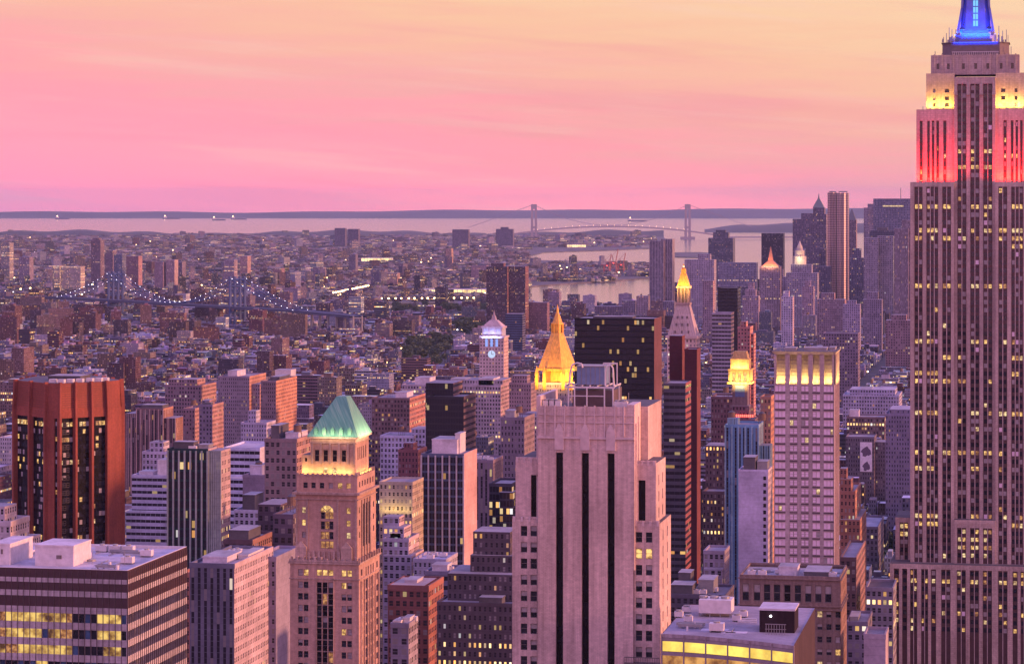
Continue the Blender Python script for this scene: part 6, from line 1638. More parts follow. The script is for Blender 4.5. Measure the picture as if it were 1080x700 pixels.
# long lit sheds on the piers
def shed(label, px0, px1, y0, y1, d, name='pier_shed', roofc=(.52, .46, .56)):
    xa, ya = at(px0, d); xb, yb = at(px1, d)
    t = thing(name, label, 'shed', ((xa + xb) / 2, (ya + yb) / 2, 3.0))
    zb, zt = max(zat(y1, d), 3.2), zat(y0, d); zt = max(zt, zb + 9)
    U = Vector((xb - xa, yb - ya, 0)).normalized(); n = Vector((U.y, -U.x, 0)); Dp = 60.0
    A = Acc(); L = math.hypot(xb - xa, yb - ya)
    P = [(xa, ya), (xb, yb), (xb - n.x * Dp, yb - n.y * Dp), (xa - n.x * Dp, ya - n.y * Dp)]
    A.poly(P, 3.0, zt, (.5, .46, .5), roofc, (6, 6, 0), (0, 0, 0)); A.build('wall', t)
    q = MB(); k = int(L / 12)
    for i in range(k):
        u0, u1 = (i + .08) * L / k, (i + .92) * L / k
        zc = 3 + (zt - 3) * .25
        q.face([(xa + U.x * u0 + n.x * .3, ya + U.y * u0 + n.y * .3, zc), (xa + U.x * u1 + n.x * .3, ya + U.y * u1 + n.y * .3, zc), (xa + U.x * u1 + n.x * .3, ya + U.y * u1 + n.y * .3, zt - 1.5), (xa + U.x * u0 + n.x * .3, ya + U.y * u0 + n.y * .3, zt - 1.5)])
    q.build('lit_glazing', lit_mat('shed_light', (1.0, .80, .34), 2.2, .5, .05), t)
shed('long white pier shed with a bright yellow lit side on the river', 447, 513, 305, 312, 7350)
shed('lit yellow shed farther across the river above the pier shed', 381, 414, 272, 277, 11000, 'warehouse')
shed('orange lit waterfront depot by the far shore', 598, 618, 258, 263, 14500, 'warehouse')
shed('pink lit depot by the far inlet', 540, 552, 261, 267, 13800, 'warehouse')

# ------------------------------------------------------------------ suspension bridge across the river
def build_river_bridge():
    t = thing('suspension_bridge', 'blue steel suspension bridge with lamps strung along its cables', 'bridge', at(186, 5600) + (0.0,))
    blue = plain_mat('bridge_blue', (.045, .08, .22), .7, 0)
    T1, T2 = Vector(at(122, 5800) + (0,)), Vector(at(250.5, 5430) + (0,))
    U = (T2 - T1).normalized(); N = Vector((-U.y, U.x, 0)); L = (T2 - T1).length
    zt, zd = 104.0, 44.0; hw = 17.0
    pt = lambda u, w, z: T1 + U * u + N * w + Vector((0, 0, z))
    for u in (0, L):
        q = MB()
        def bar(a, b, r=2.2): q.tube(a, b, r * 1.7, 4)
        for w in (-hw, -hw * .36, hw * .36, hw):
            bar(pt(u, w, 0), pt(u, w, zt), 1.7)
            q.prism([tuple(pt(u + a_, w + b_, 0))[:2] for a_, b_ in ((-2.6, -2.6), (2.6, -2.6), (2.6, 2.6), (-2.6, 2.6))], zt, zt + 3.5, 0)
        for zz in (zt - 3, zt - 16, zd - 8):
            bar(pt(u, -hw, zz), pt(u, hw, zz), 1.5)
        for k in range(3):
            w0, w1 = (-hw, -hw * .36, hw * .36)[k], (-hw * .36, hw * .36, hw)[k]
            for z0, z1 in ((zd + 8, zd + 26), (zd + 26, zt - 16)):
                bar(pt(u, w0, z0), pt(u, w1, z1), .7); bar(pt(u, w1, z0), pt(u, w0, z1), .7)
        q.build('tower', blue, t)
    side = 230.0
    def cz(u):
        if 0 <= u <= L: return zd + 5 + (zt - zd - 5) * (2 * u / L - 1) ** 2
        v = (-u if u < 0 else u - L) / side
        return zt - (zt - zd - 2) * (1.45 * v - .45 * v * v)
    us = np.linspace(-side, L + side, 61)
    for w in (-hw, -hw * .36, hw * .36, hw):
        q = MB()
        for a, b_ in zip(us, us[1:]): q.tube(pt(a, w, cz(a)), pt(b_, w, cz(b_)), .75, 5)
        q.build('cable', blue, t)
    q = MB()
    for w in (-hw, hw):
        for u in us[1:-1:2]: q.tube(pt(u, w, zd), pt(u, w, cz(u)), .16, 4)
    q.build('hanger_ropes', blue, t)
    q = MB(); e = 900.0
    def dz(u): return zd + 3 - (max(0, -u - side) + max(0, u - L - side)) * .022
    ds = np.linspace(-side - 500, L + side + 180, 60)
    for a, b_ in zip(ds, ds[1:]):
        za, zb = dz(a), dz(b_)
        for w0, w1, dz0, dz1 in ((-18, -17, -3.4, 1.4), (17, 18, -3.4, 1.4), (-18, 18, -.5, .2)):
            q.face([pt(a, w0, za + dz0), pt(b_, w0, zb + dz0), pt(b_, w0, zb + dz1), pt(a, w0, za + dz1)])
            q.face([pt(a, w0, za + dz1), pt(b_, w0, zb + dz1), pt(b_, w1, zb + dz1), pt(a, w1, za + dz1)])
            q.face([pt(a, w1, za + dz0), pt(b_, w1, zb + dz0), pt(b_, w1, zb + dz1), pt(a, w1, za + dz1)])
            q.face([pt(a, w0, za + dz0), pt(b_, w0, zb + dz0), pt(b_, w1, zb + dz0), pt(a, w1, za + dz0)])
    dk = q.build('deck', plain_mat('deck_blue', (.05, .06, .12), .7), t)
    for u in ds:
        if -side <= u <= L + side: continue
        q = MB(); q.tube(pt(u, -10, 2.5), pt(u, -10, dz(u)), 2, 6); q.tube(pt(u, 10, 2.5), pt(u, 10, dz(u)), 2, 6); q.tube(pt(u, -10, dz(u) - 4), pt(u, 10, dz(u) - 4), 1.2, 4)
        q.build('approach_pier', M['steel'], t)
    for w in (-hw, hw):
        for k in range(48):
            u = -side + (L + 2 * side) * (k + .5) / 48
            q = MB(); c = pt(u, w, cz(u) + 1.3)
            q.tube(c - Vector((0, 0, .4)), c + Vector((0, 0, .4)), .36, 6)
            q.build('cable_lamp', M['lamp_white'], t)
build_river_bridge()

# far bridge at the mouth of the harbour
def build_harbour_bridge():
    d0 = 17800.0
    t = thing('suspension_bridge', 'distant grey suspension bridge with two tall pylons at the harbour mouth', 'bridge', at(645, d0) + (0.0,))
    g = plain_mat('bridge_grey', (.26, .24, .30), .6)
    T1, T2 = Vector(at(563, d0) + (0,)), Vector(at(725, d0 + 60) + (0,))
    U = (T2 - T1).normalized(); N = Vector((-U.y, U.x, 0)); L = (T2 - T1).length; S = L
    zt, zd = 225.0, 78.0; lx = 13.0
    pt = lambda u, w, z: T1 + U * u + N * w + Vector((0, 0, z))
    for u in (0, L):
        q = MB()
        for v in (-lx, lx):
            for w in (-14,):
                q.prism([tuple(pt(u + v + a_, w + b_, 0))[:2] for a_, b_ in ((-8, -7), (8, -7), (8, 7), (-8, 7))], 0, zt, 0, None, [tuple(pt(u + v * .92 + a_, w + b_, 0))[:2] for a_, b_ in ((-6.5, -6), (6.5, -6), (6.5, 6), (-6.5, 6))])
        q.prism([tuple(pt(u + a_, -14 + b_, 0))[:2] for a_, b_ in ((-18, -6), (18, -6), (18, 6), (-18, 6))], zt - 30, zt + 2, 0)
        q.prism([tuple(pt(u + a_, -14 + b_, 0))[:2] for a_, b_ in ((-20, -6), (20, -6), (20, 6), (-20, 6))], zd - 8, zd + 6, 0)
        q.prism([tuple(pt(u + a_, -14 + b_, 0))[:2] for a_, b_ in ((-46, -16), (46, -16), (46, 16), (-46, 16))], 0, 16, 0)
        q.build('pylon', g, t)
    def cz(u):
        if 0 <= u <= L: return zd + 12 + (zt - zd - 12) * (2 * u / L - 1) ** 2
        v = min(1, (-u if u < 0 else u - L) / 420.0)
        return zt - (zt - zd) * v
    us = np.linspace(-420, L + 420, 50)
    q = MB()
    for a, b_ in zip(us, us[1:]): q.tube(pt(a, -14, cz(a)), pt(b_, -14, cz(b_)), 1.6, 4)
    q.build('cable', g, t)
    q = MB(); ds = np.linspace(-900, L + 900, 50)
    dzf = lambda u: zd - 30 * (2 * u / L - 1) ** 2 if -200 < u < L + 200 else max(8, zd - 30 * (2 * u / L - 1) ** 2)
    for a, b_ in zip(ds, ds[1:]):
        P = [pt(a, -22, dzf(a)), pt(b_, -22, dzf(b_)), pt(b_, -6, dzf(b_)), pt(a, -6, dzf(a))]
        h = Vector((0, 0, 9))
        q.face(P); q.face([P[0], P[1], P[1] + h, P[0] + h]); q.face([P[3], P[2], P[2] + h, P[3] + h]); q.face([x + h for x in P])
    q.build('deck', g, t)
    for k in range(22):
        u = L * (k + .5) / 22; q = MB(); c = pt(u, -24, dzf(u) + 14); q.tube(c - Vector((0, 0, 1)), c + Vector((0, 0, 1)), .7, 5); q.build('deck_lamp', M['lamp_warm'], t)
build_harbour_bridge()

# ------------------------------------------------------------------ gantry cranes on the container pier
redc = plain_mat('crane_red', (.32, .08, .07), .6)
bluec = plain_mat('crane_blue', (.12, .13, .22), .6)
for i, (px, gy, h, up, mt, lab) in enumerate(((592, 293, 52, 1, bluec, 'dark gantry crane with raised boom, first along the container pier'), (598, 292.5, 60, 1, bluec, 'dark gantry crane with raised boom, second along the container pier'), (640, 291, 62, 1, redc, 'red gantry crane standing by the red lights, shorter of the red pair'), (647, 290.5, 76, 1, redc, 'tallest red gantry crane with a steep boom on the container pier'), (655, 290.5, 64, 1, redc, 'red gantry crane at the seaward end of the container pier'), (612, 291, 40, 0, bluec, 'low dark gantry crane with its boom down in the middle of the pier'))):
    d = gd(gy); x, y = at(px, d); t = thing('gantry_crane', lab, 'crane', (x, y, 3.0), 'cranes on the container pier')
    q = MB(); w = 11
    for sx in (-w, w):
        for sy in (-9, 9):
            q.tube((x + sx, y + sy, 3), (x + sx * .8, y + sy, 3 + h * .55), 1.3, 4)
    for zz in (3 + h * .28, 3 + h * .55):
        for sy in (-9, 9): q.tube((x - w, y + sy, zz), (x + w, y + sy, zz), 1.2, 4)
        for sx in (-w * .85, w * .85): q.tube((x + sx, y - 9, zz), (x + sx, y + 9, zz), 1.2, 4)
    q.tube((x, y, 3 + h * .55), (x - 4, y, 3 + h * .85), 1.1, 4)
    q.build('gantry_frame', mt, t)
    q = MB()
    tip = (x + (16 if up else 44), y, 3 + h * (1.15 if up else .6))
    q.tube((x - 22, y, 3 + h * .55), (x + 8, y, 3 + h * .58), 1.5, 4); q.tube((x + 8, y, 3 + h * .58), tip, 1.3, 4); q.tube((x - 4, y, 3 + h * .85), tip, .5, 4); q.tube((x - 4, y, 3 + h * .85), (x - 22, y, 3 + h * .55), .5, 4)
    q.build('boom', mt, t)
    q = MB(); q.box(x - 2, x + 2, y - 2, y + 2, 3 + h * .5, 3 + h * .5 + 2.4, 0); q.build('lamp', M['lamp_red'] if mt is redc else M['lamp_warm'], t)

# ships at anchor in the outer bay
for px, gy, L, lab in ((66, 231.2, 190, 'small ship with a warm light at anchor near the eastern end of the outer bay'), (181, 231.0, 240, 'ship with the brightest light at anchor in the outer bay'), (231, 232.4, 170, 'small lit ship anchored below the hazy ridge, middle one of the outer bay'), (252, 231.6, 210, 'longer dim ship close beside the middle one in the outer bay'), (672, 233.5, 220, 'ship passing between the two far bridge pylons')):
    x, y = at(px, gd(gy)); t = thing('cargo_ship', lab, 'ship', (x, y, 0.0), 'ships in the outer bay')
    q = MB(); q.prism([(x - L / 2, y - 14), (x + L * .42, y - 14), (x + L / 2, y), (x + L * .42, y + 14), (x - L / 2, y + 14)], -2, 14, 0); q.build('hull', plain_mat('ship_hull', (.08, .06, .08), .7), t)
    q = MB(); q.box(x - L * .45, x - L * .30, y - 12, y + 12, 14, 36, 0); q.box(x - L * .42, x - L * .36, y - 5, y + 5, 36, 44, 0); q.build('bridge_house', M['white_metal'], t)
    q = MB(); q.tube((x - L * .36, y - 13, 38), (x - L * .36, y - 13, 46), 5, 6); q.build('lamp', M['lamp_warm'], t)
# ------------------------------------------------------------------ the low city, block by block
crnd = random.Random(2024)
LAND = [   # picture column, picture row, depth, the words that point to it
    (72, 470, 1340, 'the red brown turned tower'), (352, 470, 800, 'the green pyramid tower'), (210, 500, 1000, 'the dark green glass tower'),
    (585, 370, 2000, 'the gold pyramid spire'), (520, 365, 2850, 'the clock tower'), (648, 370, 1720, 'the broad black glass tower'),
    (719, 330, 2250, 'the white campanile'), (852, 430, 1120, 'the floodlit gridded tower'), (925, 440, 2300, 'the great mast tower'),
    (470, 440, 1560, 'the black glass tower'), (158, 445, 1950, 'the striped brown tower'), (290, 415, 2100, 'the orange flanked slab'),
    (122, 315, 5800, 'the first bridge tower'), (250, 318, 5430, 'the second bridge tower'), (532, 305, 5000, 'the dark brown flats'),
    (480, 308, 7350, 'the lit pier shed'), (779, 390, 1620, 'the gold lantern tower'), (845, 300, 5250, 'the civic wedding cake tower'),
    (697, 290, 5900, 'the ribbed windowless tower'), (245, 415, 2300, 'the big grey brick block'), (480, 425, 2350, 'the pale stone block'),
    (395, 440, 2050, 'the wide brown loft'), (30, 340, 5200, 'the eastern housing slabs'), (380, 350, 5000, 'the village rooftops')]
PAL = [((.16, .075, .075), 'red brick'), ((.11, .072, .082), 'brown brick'), ((.25, .18, .16), 'tan brick'), ((.16, .145, .20), 'grey'), ((.38, .34, .38), 'pale stone'), ((.54, .52, .60), 'white'), ((.25, .135, .11), 'orange brick'), ((.07, .06, .08), 'dark')]
PWT = [12, 11, 12, 21, 18, 14, 4, 9]
RF = [(.20, .20, .26), (.42, .40, .48), (.56, .54, .64), (.10, .10, .14), (.66, .64, .72), (.25, .20, .23)]
def jit(c, k=.14): return tuple(max(.01, q * (1 + crnd.uniform(-k, k))) for q in c)


class Bld:
    __slots__ = ('kind', 'P', 'h', 'z0', 'col', 'cn', 'roof', 'sty', 'lit', 'feat', 'd', 'px', 'py', 'seed', 'tier')


def hits(x0, x1, y0, y1):
    for (a, b, c, d) in FP:
        if x0 < b and x1 > a and y0 < d and y1 > c: return True
    return False
def visible(x, y, h, m=40):
    d = dep(x, y)
    if d < 1300: return False
    px, py = pix(x, y, h)
    return -m < px < 1080 + m and py < 720
blds = []
PARKS = [((428, 472, 364, 393), 54, 'the clock tower and the village rooftops'), ((478, 512, 343, 357), 22, 'the clock tower and the dark brown flats'), ((400, 520, 327, 333), 34, 'the lit pier shed and the river'), ((930, 955, 590, 625), 5, 'the great mast tower')]
def add(kind, cx, cy, w, dpt, h, rot=0.0, lit=None, z0=2.5, sty=None, ci=None, west=None):
    if not visible(cx, cy, h): return
    gx, gy_ = pix(cx, cy, 2.5)
    if any(a - 6 < gx < b + 6 and c < gy_ < d + 5 for (a, b, c, d), _, _ in PARKS): return
    r = math.hypot(w, dpt) / 2 if rot else 0
    if hits(cx - (r or w / 2), cx + (r or w / 2), cy - (r or dpt / 2), cy + (r or dpt / 2)): return
    b = Bld(); c, s = math.cos(rot), math.sin(rot)
    b.P = [(cx + c * a - s * e, cy + s * a + c * e) for a, e in ((-w / 2, -dpt / 2), (w / 2, -dpt / 2), (w / 2, dpt / 2), (-w / 2, dpt / 2))]
    b.kind = kind; b.h = h; b.z0 = z0
    i = crnd.choices(range(8), PWT)[0] if ci is None else ci
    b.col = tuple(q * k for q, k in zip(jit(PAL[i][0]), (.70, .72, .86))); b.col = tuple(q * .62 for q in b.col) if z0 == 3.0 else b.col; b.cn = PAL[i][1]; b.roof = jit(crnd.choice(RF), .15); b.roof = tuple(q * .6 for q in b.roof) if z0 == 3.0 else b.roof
    b.sty = sty or crnd.choice(('punched', 'punched', 'loft', 'loft', 'punched', 'ribbon') if kind != 'apartment_slab' else ('flat', 'flat', 'punched'))
    b.lit = lit; b.d = dep(cx, cy); b.px, b.py = pix(cx, cy, h); b.seed = crnd.random() * 90
    q = crnd.random(); b.feat = 'tank' if q < .22 and h > 15 else 'penthouse' if q < .55 else 'stepped' if q < .66 and h > 26 else 'plain'
    b.tier = crnd.uniform(.5, .72)
    blds.append(b)

# Manhattan: avenues every 250 m or so, streets every 80 m
AV = [x * 245.0 for x in range(-14, 9)]
def district(x, y):
    """typical height, chance of a tall one, tall range, kind"""
    if y < 2300: return (34, .14, (50, 80))
    if y < 3000: return (24, .06, (40, 64))
    if y < 4100: return (16, .03, (30, 52)) if x < -120 else (22, .06, (34, 56))
    if y < 5300: return (15, .025, (28, 46)) if x < -60 else (24, .10, (40, 70))
    return (18, .08, (34, 60)) if x < 100 else (40, .3, (60, 130))
y = 1500.0
while y < 7000:
    for ai in range(len(AV) - 1):
        xa, xb = AV[ai] + 15, AV[ai + 1] - 15
        if not (visible((xa + xb) / 2, y + 30, 30, 320)): continue
        for row in (0, 1):
            x = xa
            while x < xb - 7:
                w = crnd.choice((8, 8, 12, 16, 22, 30, 38)) if y < 3000 else crnd.choice((8, 8, 12, 15, 20, 28, 36)) if y < 5200 else crnd.choice((18, 26, 34))
                w = min(w, xb - x)
                dp = crnd.uniform(22, 29); cy_ = y + (9 + dp / 2 if row == 0 else 71 - dp / 2)
                hm, pt_, tr_ = district(x, cy_)
                h = max(9, crnd.gauss(hm, hm * .28))
                h = min(h, 30) if y > 5600 else h
                kind = 'loft_building' if y < 3200 else 'rowhouse'
                if w >= 20 and crnd.random() < pt_ * 1.6: h = crnd.uniform(*tr_); kind = 'apartment_block'
                elif w >= 20: kind = 'loft_building' if h > 24 else kind
                px, py = pix(x, cy_, h)
                # stay on the island: water begins beyond this row
                if gd(327 if px < 700 else 320) > dep(x, cy_) + 40 and crnd.random() > .03:
                    add(kind, x + w / 2, cy_, w - .4, dp, h)
                x += w
    y += 80.0

# housing estates on the east side: brick slabs on open ground
for (px0, px1, g0, g1, n, h0, h1) in ((-20, 330, 352, 372, 20, 36, 60), (-20, 300, 385, 425, 8, 36, 56), (60, 300, 338, 350, 18, 34, 58), (400, 560, 332, 345, 9, 26, 45), (-20, 80, 340, 360, 8, 40, 62)):
    for _ in range(n):
        px, gy = crnd.uniform(px0, px1), crnd.uniform(g0, g1)
        x, y_ = at(px, gd(gy))
        w, dp = crnd.choice(((18, 40), (30, 18), (22, 22), (46, 16), (26, 30)))
        add('apartment_slab', x, y_, w, dp, crnd.uniform(h0, h1), crnd.choice((0, 0, .35)), ci=crnd.choice((0, 0, 1, 6, 2, 0)), lit=.06)
# SoHo and the civic district
for _ in range(44):
    px, gy = crnd.uniform(690, 965), crnd.uniform(322, 372); x, y_ = at(px, gd(gy))
    add('apartment_block', x, y_, crnd.choice((22, 30, 40)), crnd.choice((22, 30)), crnd.uniform(36, 80) if gy < 345 else crnd.uniform(34, 60), lit=.05)
n_man = len(blds)

# Brooklyn: blocks turned off the island's grid
def in_brooklyn(px, gy):
    if gy < 247.5 or gy > 327: return False
    if px < 400: return gy < 324
    if px < 556: return gy < 318 and not (px > 515 and 262 < gy < 277 and False)
    if gy < 261: return px < 690 and gy > 249
    if gy < 277: return False
    return px < 694 and gy < 297 - (0 if px < 650 else 5) and gy > 279
rot = .52; cr_, sr_ = math.cos(rot), math.sin(rot)
def brook(d0, d1, su, sv, wr, hr, tall, keep):
    """scatter of lots over the far side; lots get coarser with distance"""
    cx, cy = at(330, (d0 + d1) / 2); E = max(6500, d1 * .34)
    nu, nv = int(2 * E / su), int(2 * E / sv)
    for i in range(nu):
        for j in range(nv):
            if crnd.random() > keep: continue
            a, b_ = -E + su * i, -E + sv * j
            if (i % 5) == 0 or (j % 8) == 0: continue
            a += crnd.uniform(-.15, .15) * su; b_ += crnd.uniform(-.15, .15) * sv
            x, y_ = cx + cr_ * a - sr_ * b_, cy + sr_ * a + cr_ * b_
            d = dep(x, y_)
            if d < d0 or d >= d1: continue
            px, gy = pix(x, y_, 3)
            if not (-30 < px < 1000) or not in_brooklyn(px, gy): continue
            w, dp = su * crnd.uniform(*wr), sv * crnd.uniform(*wr); h = crnd.uniform(*hr)
            kind = 'rowhouse'
            q = crnd.random()
            if q < tall: h = crnd.uniform(24, 52); w = min(w, 34); kind = 'apartment_block'
            elif q < tall + .05: w *= 1.6; dp *= 1.4; h *= 1.1; kind = 'warehouse_building'
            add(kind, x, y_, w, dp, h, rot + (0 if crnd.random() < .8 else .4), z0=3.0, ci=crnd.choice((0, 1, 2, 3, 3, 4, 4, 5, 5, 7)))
brook(6600, 9200, 24, 30, (.55, .92), (8, 17), .035, .70)
brook(9200, 13000, 36, 44, (.55, .92), (7, 17), .028, .66)
brook(13000, 20200, 60, 70, (.5, .9), (7, 18), .022, .60)

# ---- which of them show, found with a coarse picture of what stands before what
S_ = 1.0
ids = np.full((700, 1080), -1, dtype=np.int32)
items = [(b.d, i, b) for i, b in enumerate(blds)] + [(dep((o[0] + o[1]) / 2, o[2]), -2, o) for o in OCC]
items.sort(key=lambda q: -q[0])
for d, i, b in items:
    if i >= 0: xs = [pix(p[0], p[1], 0)[0] for p in b.P]; yt = pix(b.P[0][0], b.P[0][1], b.h)[1]; yb = HY + F * (CAMZ - b.z0) / d; yt = min(yt, pix(b.P[2][0], b.P[2][1], b.h)[1])
    else: xs = [pix(b[0], b[2], 0)[0], pix(b[1], b[2], 0)[0], pix(b[1], b[3], 0)[0]]; yt = pix(b[0], b[2], b[4])[1]; yb = 700
    xa, xb, ya, yb = int(round(min(xs))), int(round(max(xs))), int(round(yt)), int(round(yb))
    if xb <= 0 or xa >= 1080 or yb <= 0 or ya >= 700: continue
    ids[max(ya, 0):max(yb, ya + 1), max(xa, 0):max(xb, xa + 1)] = i
cnt = np.bincount(ids[ids >= 0], minlength=len(blds))


def write(b, acc, detail=True, parts=None):
    """b into acc; when parts is given, roof pieces go into meshes of their own"""
    s = STY[b.sty]; wa = (s[0], s[1], s[2] * (2.8 if b.lit is None else b.lit / s[2])); wb = (s[3], s[4], b.seed)
    P = b.P
    cx, cy = sum(p[0] for p in P) / 4, sum(p[1] for p in P) / 4
    sh = lambda f, dx=0, dy=0: [(cx + (p[0] - cx) * f + dx, cy + (p[1] - cy) * f + dy) for p in P]
    mx = min(abs(P[1][0] - P[0][0]) + abs(P[1][1] - P[0][1]), math.dist(P[1], P[2]))
    if b.feat == 'stepped':
        acc.poly(P, b.z0, b.h * b.tier, b.col, b.roof, wa, wb); acc.poly(sh(.68), b.h * b.tier, b.h, b.col, b.roof, wa, wb)
    else:
        if detail:     # a roof sunk behind its parapet
            acc.poly(P, b.z0, b.h, b.col, b.roof, wa, wb, top=False)
            I = sh(1 - .9 / max(mx, 4))
            for i in range(4):
                a, c = P[i], P[(i + 1) % 4]; e, f = I[i], I[(i + 1) % 4]
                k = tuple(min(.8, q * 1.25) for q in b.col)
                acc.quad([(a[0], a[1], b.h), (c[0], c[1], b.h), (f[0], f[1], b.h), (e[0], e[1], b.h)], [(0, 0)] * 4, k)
                acc.quad([(e[0], e[1], b.h), (f[0], f[1], b.h), (f[0], f[1], b.h - .9), (e[0], e[1], b.h - .9)], [(0, 0)] * 4, b.col)
            acc.quad([(p[0], p[1], b.h - .9) for p in I], [(0, 0)] * 4, b.roof)
        else: acc.poly(P, b.z0, b.h, b.col, b.roof, wa, wb)
    r = random.Random(int(b.seed * 1000))
    out = []
    if b.feat == 'penthouse' or (detail and r.random() < .35 and b.feat != 'stepped'):
        f = r.uniform(.25, .42); dx, dy = r.uniform(-.18, .18) * mx, r.uniform(-.15, .15) * mx
        A = Acc() if parts is not None else acc
        A.poly(sh(f, dx, dy), b.h - .9, b.h + r.uniform(2.2, 4.5), jit(b.col, .2), jit(b.roof, .2), (3, 3, 0), (0, 0, 0))
        if parts is not None: out.append(('roof_hut', A))
    if b.feat == 'tank' and mx > 8:
        A = Acc() if parts is not None else acc
        A.tank(cx + r.uniform(-.2, .2) * mx, cy + r.uniform(-.2, .2) * mx, b.h - .9, 2.0, 3.6, (.17, .11, .09))
        if parts is not None: out.append(('water_tank', A))
    if parts is not None and mx > 10:
        A = Acc()
        for _ in range(r.randint(1, 2)):
            x, y_ = cx + r.uniform(-.3, .3) * mx, cy + r.uniform(-.3, .3) * mx
            A.plain([(x - 1.2, y_ - .9), (x + 1.2, y_ - .9), (x + 1.2, y_ + .9), (x - 1.2, y_ + .9)], b.h - .9, b.h + .6, (.5, .48, .5))
            out.append(('air_unit', A)); A = Acc()
    return out


LIM = {'loft_building': 290, 'rowhouse': 290, 'apartment_block': 200, 'apartment_slab': 120, 'warehouse_building': 40}
taken = {k: 0 for k in LIM}; single = set()
for i in sorted(range(len(blds)), key=lambda i: -cnt[i]):
    b = blds[i]
    if cnt[i] < 9 or taken[b.kind] >= LIM[b.kind]: continue
    taken[b.kind] += 1; single.add(i)
ORD = ['first', 'second', 'third', 'fourth', 'fifth', 'sixth', 'seventh', 'eighth', 'ninth', 'tenth', 'eleventh', 'twelfth', 'thirteenth', 'fourteenth', 'fifteenth', 'sixteenth', 'seventeenth', 'eighteenth', 'nineteenth', 'twentieth']
WORD = {'loft_building': 'loft', 'rowhouse': 'low house', 'apartment_block': 'apartment block', 'apartment_slab': 'housing slab', 'warehouse_building': 'warehouse'}
FE = {'tank': 'with a water tank', 'penthouse': 'with a roof hut', 'stepped': 'with a stepped top', 'plain': 'with a flat roof'}
GRP = {'loft_building': 'lofts of the midtown side streets', 'rowhouse': 'low houses packed along the side streets', 'apartment_block': 'apartment blocks rising over the low streets', 'apartment_slab': 'brick housing slabs of the east side', 'warehouse_building': 'warehouses across the river'}
keyed = {}
for i in single:
    b = blds[i]
    lm = min(LAND, key=lambda l: math.hypot(b.px - l[0], (b.py - l[1]) * 1.4))
    rel = 'beyond' if b.d > lm[2] * 1.12 else 'in front of' if b.d < lm[2] * .92 else 'beside'
    keyed.setdefault((b.kind, b.cn, b.feat, rel, lm[3]), []).append((math.hypot(b.px - lm[0], b.py - lm[1]), i))
for (kind, cn, ft, rel, lm), L in keyed.items():
    L.sort()
    for n, (q, i) in enumerate(L):
        b = blds[i]
        o_ = '' if len(L) == 1 else (ORD[n] if n < 20 else 'outermost') + ' '
        lab = f'{o_}{cn} {WORD[kind]} {FE[ft]} {rel} {lm}'
        lab = lab.replace(' with a ', ', ', 1) if len(lab.replace('-', ' ').split()) > 16 else lab
        cx, cy = sum(p[0] for p in b.P) / 4, sum(p[1] for p in b.P) / 4
        t = thing(kind, lab, WORD[kind], (cx, cy, b.z0), GRP[kind])
        A = Acc(); extra = write(b, A, True, parts=1)
        A.build('wall', t)
        for nm, a in extra: a.build(nm, t)
near, far = Acc(), Acc()
for i, b in enumerate(blds):
    if i in single: continue
    write(b, near if i < n_man else far, b.d < 4200)
o = near.build('city_blocks'); tag(o, 'dense low buildings filling the streets down to the river', 'buildings', None, 'stuff')
o = far.build('distant_city'); tag(o, 'hazy rooftops of the far borough reaching to the bay', 'buildings', None, 'stuff')
print('BLDS', len(blds), 'single', taken, 'quads', len(near.q), len(far.q))

# ------------------------------------------------------------------ parks and street trees
ml, t, b = new_mat('foliage'); p = t.add('ShaderNodeNewGeometry').outputs['Position']
oi = t.add('ShaderNodeObjectInfo').outputs['Random']
setb(t, b, col=t.mix(t.rng(t.noise(p, .25, 4.0, .7), .3, .7, 0, 1), (.035, .058, .026), (.105, .135, .06)), rough=.8)
mbk = plain_mat('bark', (.09, .065, .05), .9)
def tree_mesh(seed):
    r = random.Random(seed); b = MB()
    for _ in range(330):
        th, ph, q = r.uniform(0, 6.283), math.acos(r.uniform(-.7, 1)), r.uniform(.45, 1.0) ** .5
        lump = 1 + .28 * math.sin(3 * th + seed) * math.sin(2 * ph)
        c = Vector((math.cos(th) * math.sin(ph) * 5.2 * q * lump, math.sin(th) * math.sin(ph) * 5.2 * q * lump, 9.0 + math.cos(ph) * 5.0 * q * lump))
        u = Vector((r.uniform(-1, 1), r.uniform(-1, 1), r.uniform(-.6, .6))).normalized(); v = u.cross(Vector((r.uniform(-1, 1), r.uniform(-1, 1), r.uniform(.2, 1)))).normalized(); s = r.uniform(.6, 1.3)
        b.face([c - u * s - v * s * .6, c + u * s - v * s * .5, c + u * s * .8 + v * s * .7, c - u * s * .7 + v * s * .6])
    me = bpy.data.meshes.new('crown'); me.from_pydata(b.v, [], b.f); me.materials.append(ml)
    k = MB(); k.tube((0, 0, 0), (0, 0, 6), .45, 7, 0, .28)
    for q in range(4): a = 1.57 * q + seed; k.tube((0, 0, 4.5), (2.4 * math.cos(a), 2.4 * math.sin(a), 8.5), .2, 5, 0, .07)
    mt_ = bpy.data.meshes.new('trunk'); mt_.from_pydata(k.v, [], k.f); mt_.materials.append(mbk)
    return me, mt_
TM = [tree_mesh(s) for s in range(4)]
for (x0, x1, g0, g1), n, where in PARKS:
    for _ in range(n):
        x, y_ = at(crnd.uniform(x0, x1), gd(crnd.uniform(g0, g1))); s = crnd.uniform(.85, 1.6); c_, k_ = crnd.choice(TM)
        r_ = bpy.data.objects.new('tree', None); COL.objects.link(r_); r_.location = (x, y_, 2.5); r_.scale = (s * 1.25, s * 1.25, s); r_.rotation_euler = (0, 0, crnd.uniform(0, 6.28))
        tag(r_, f'dark leafy park tree among its neighbours near {where}', 'tree', f'park trees near {where}')
        for nm, me in (('crown', c_), ('trunk', k_)):
            o = bpy.data.objects.new(nm, me); COL.objects.link(o); o.parent = r_

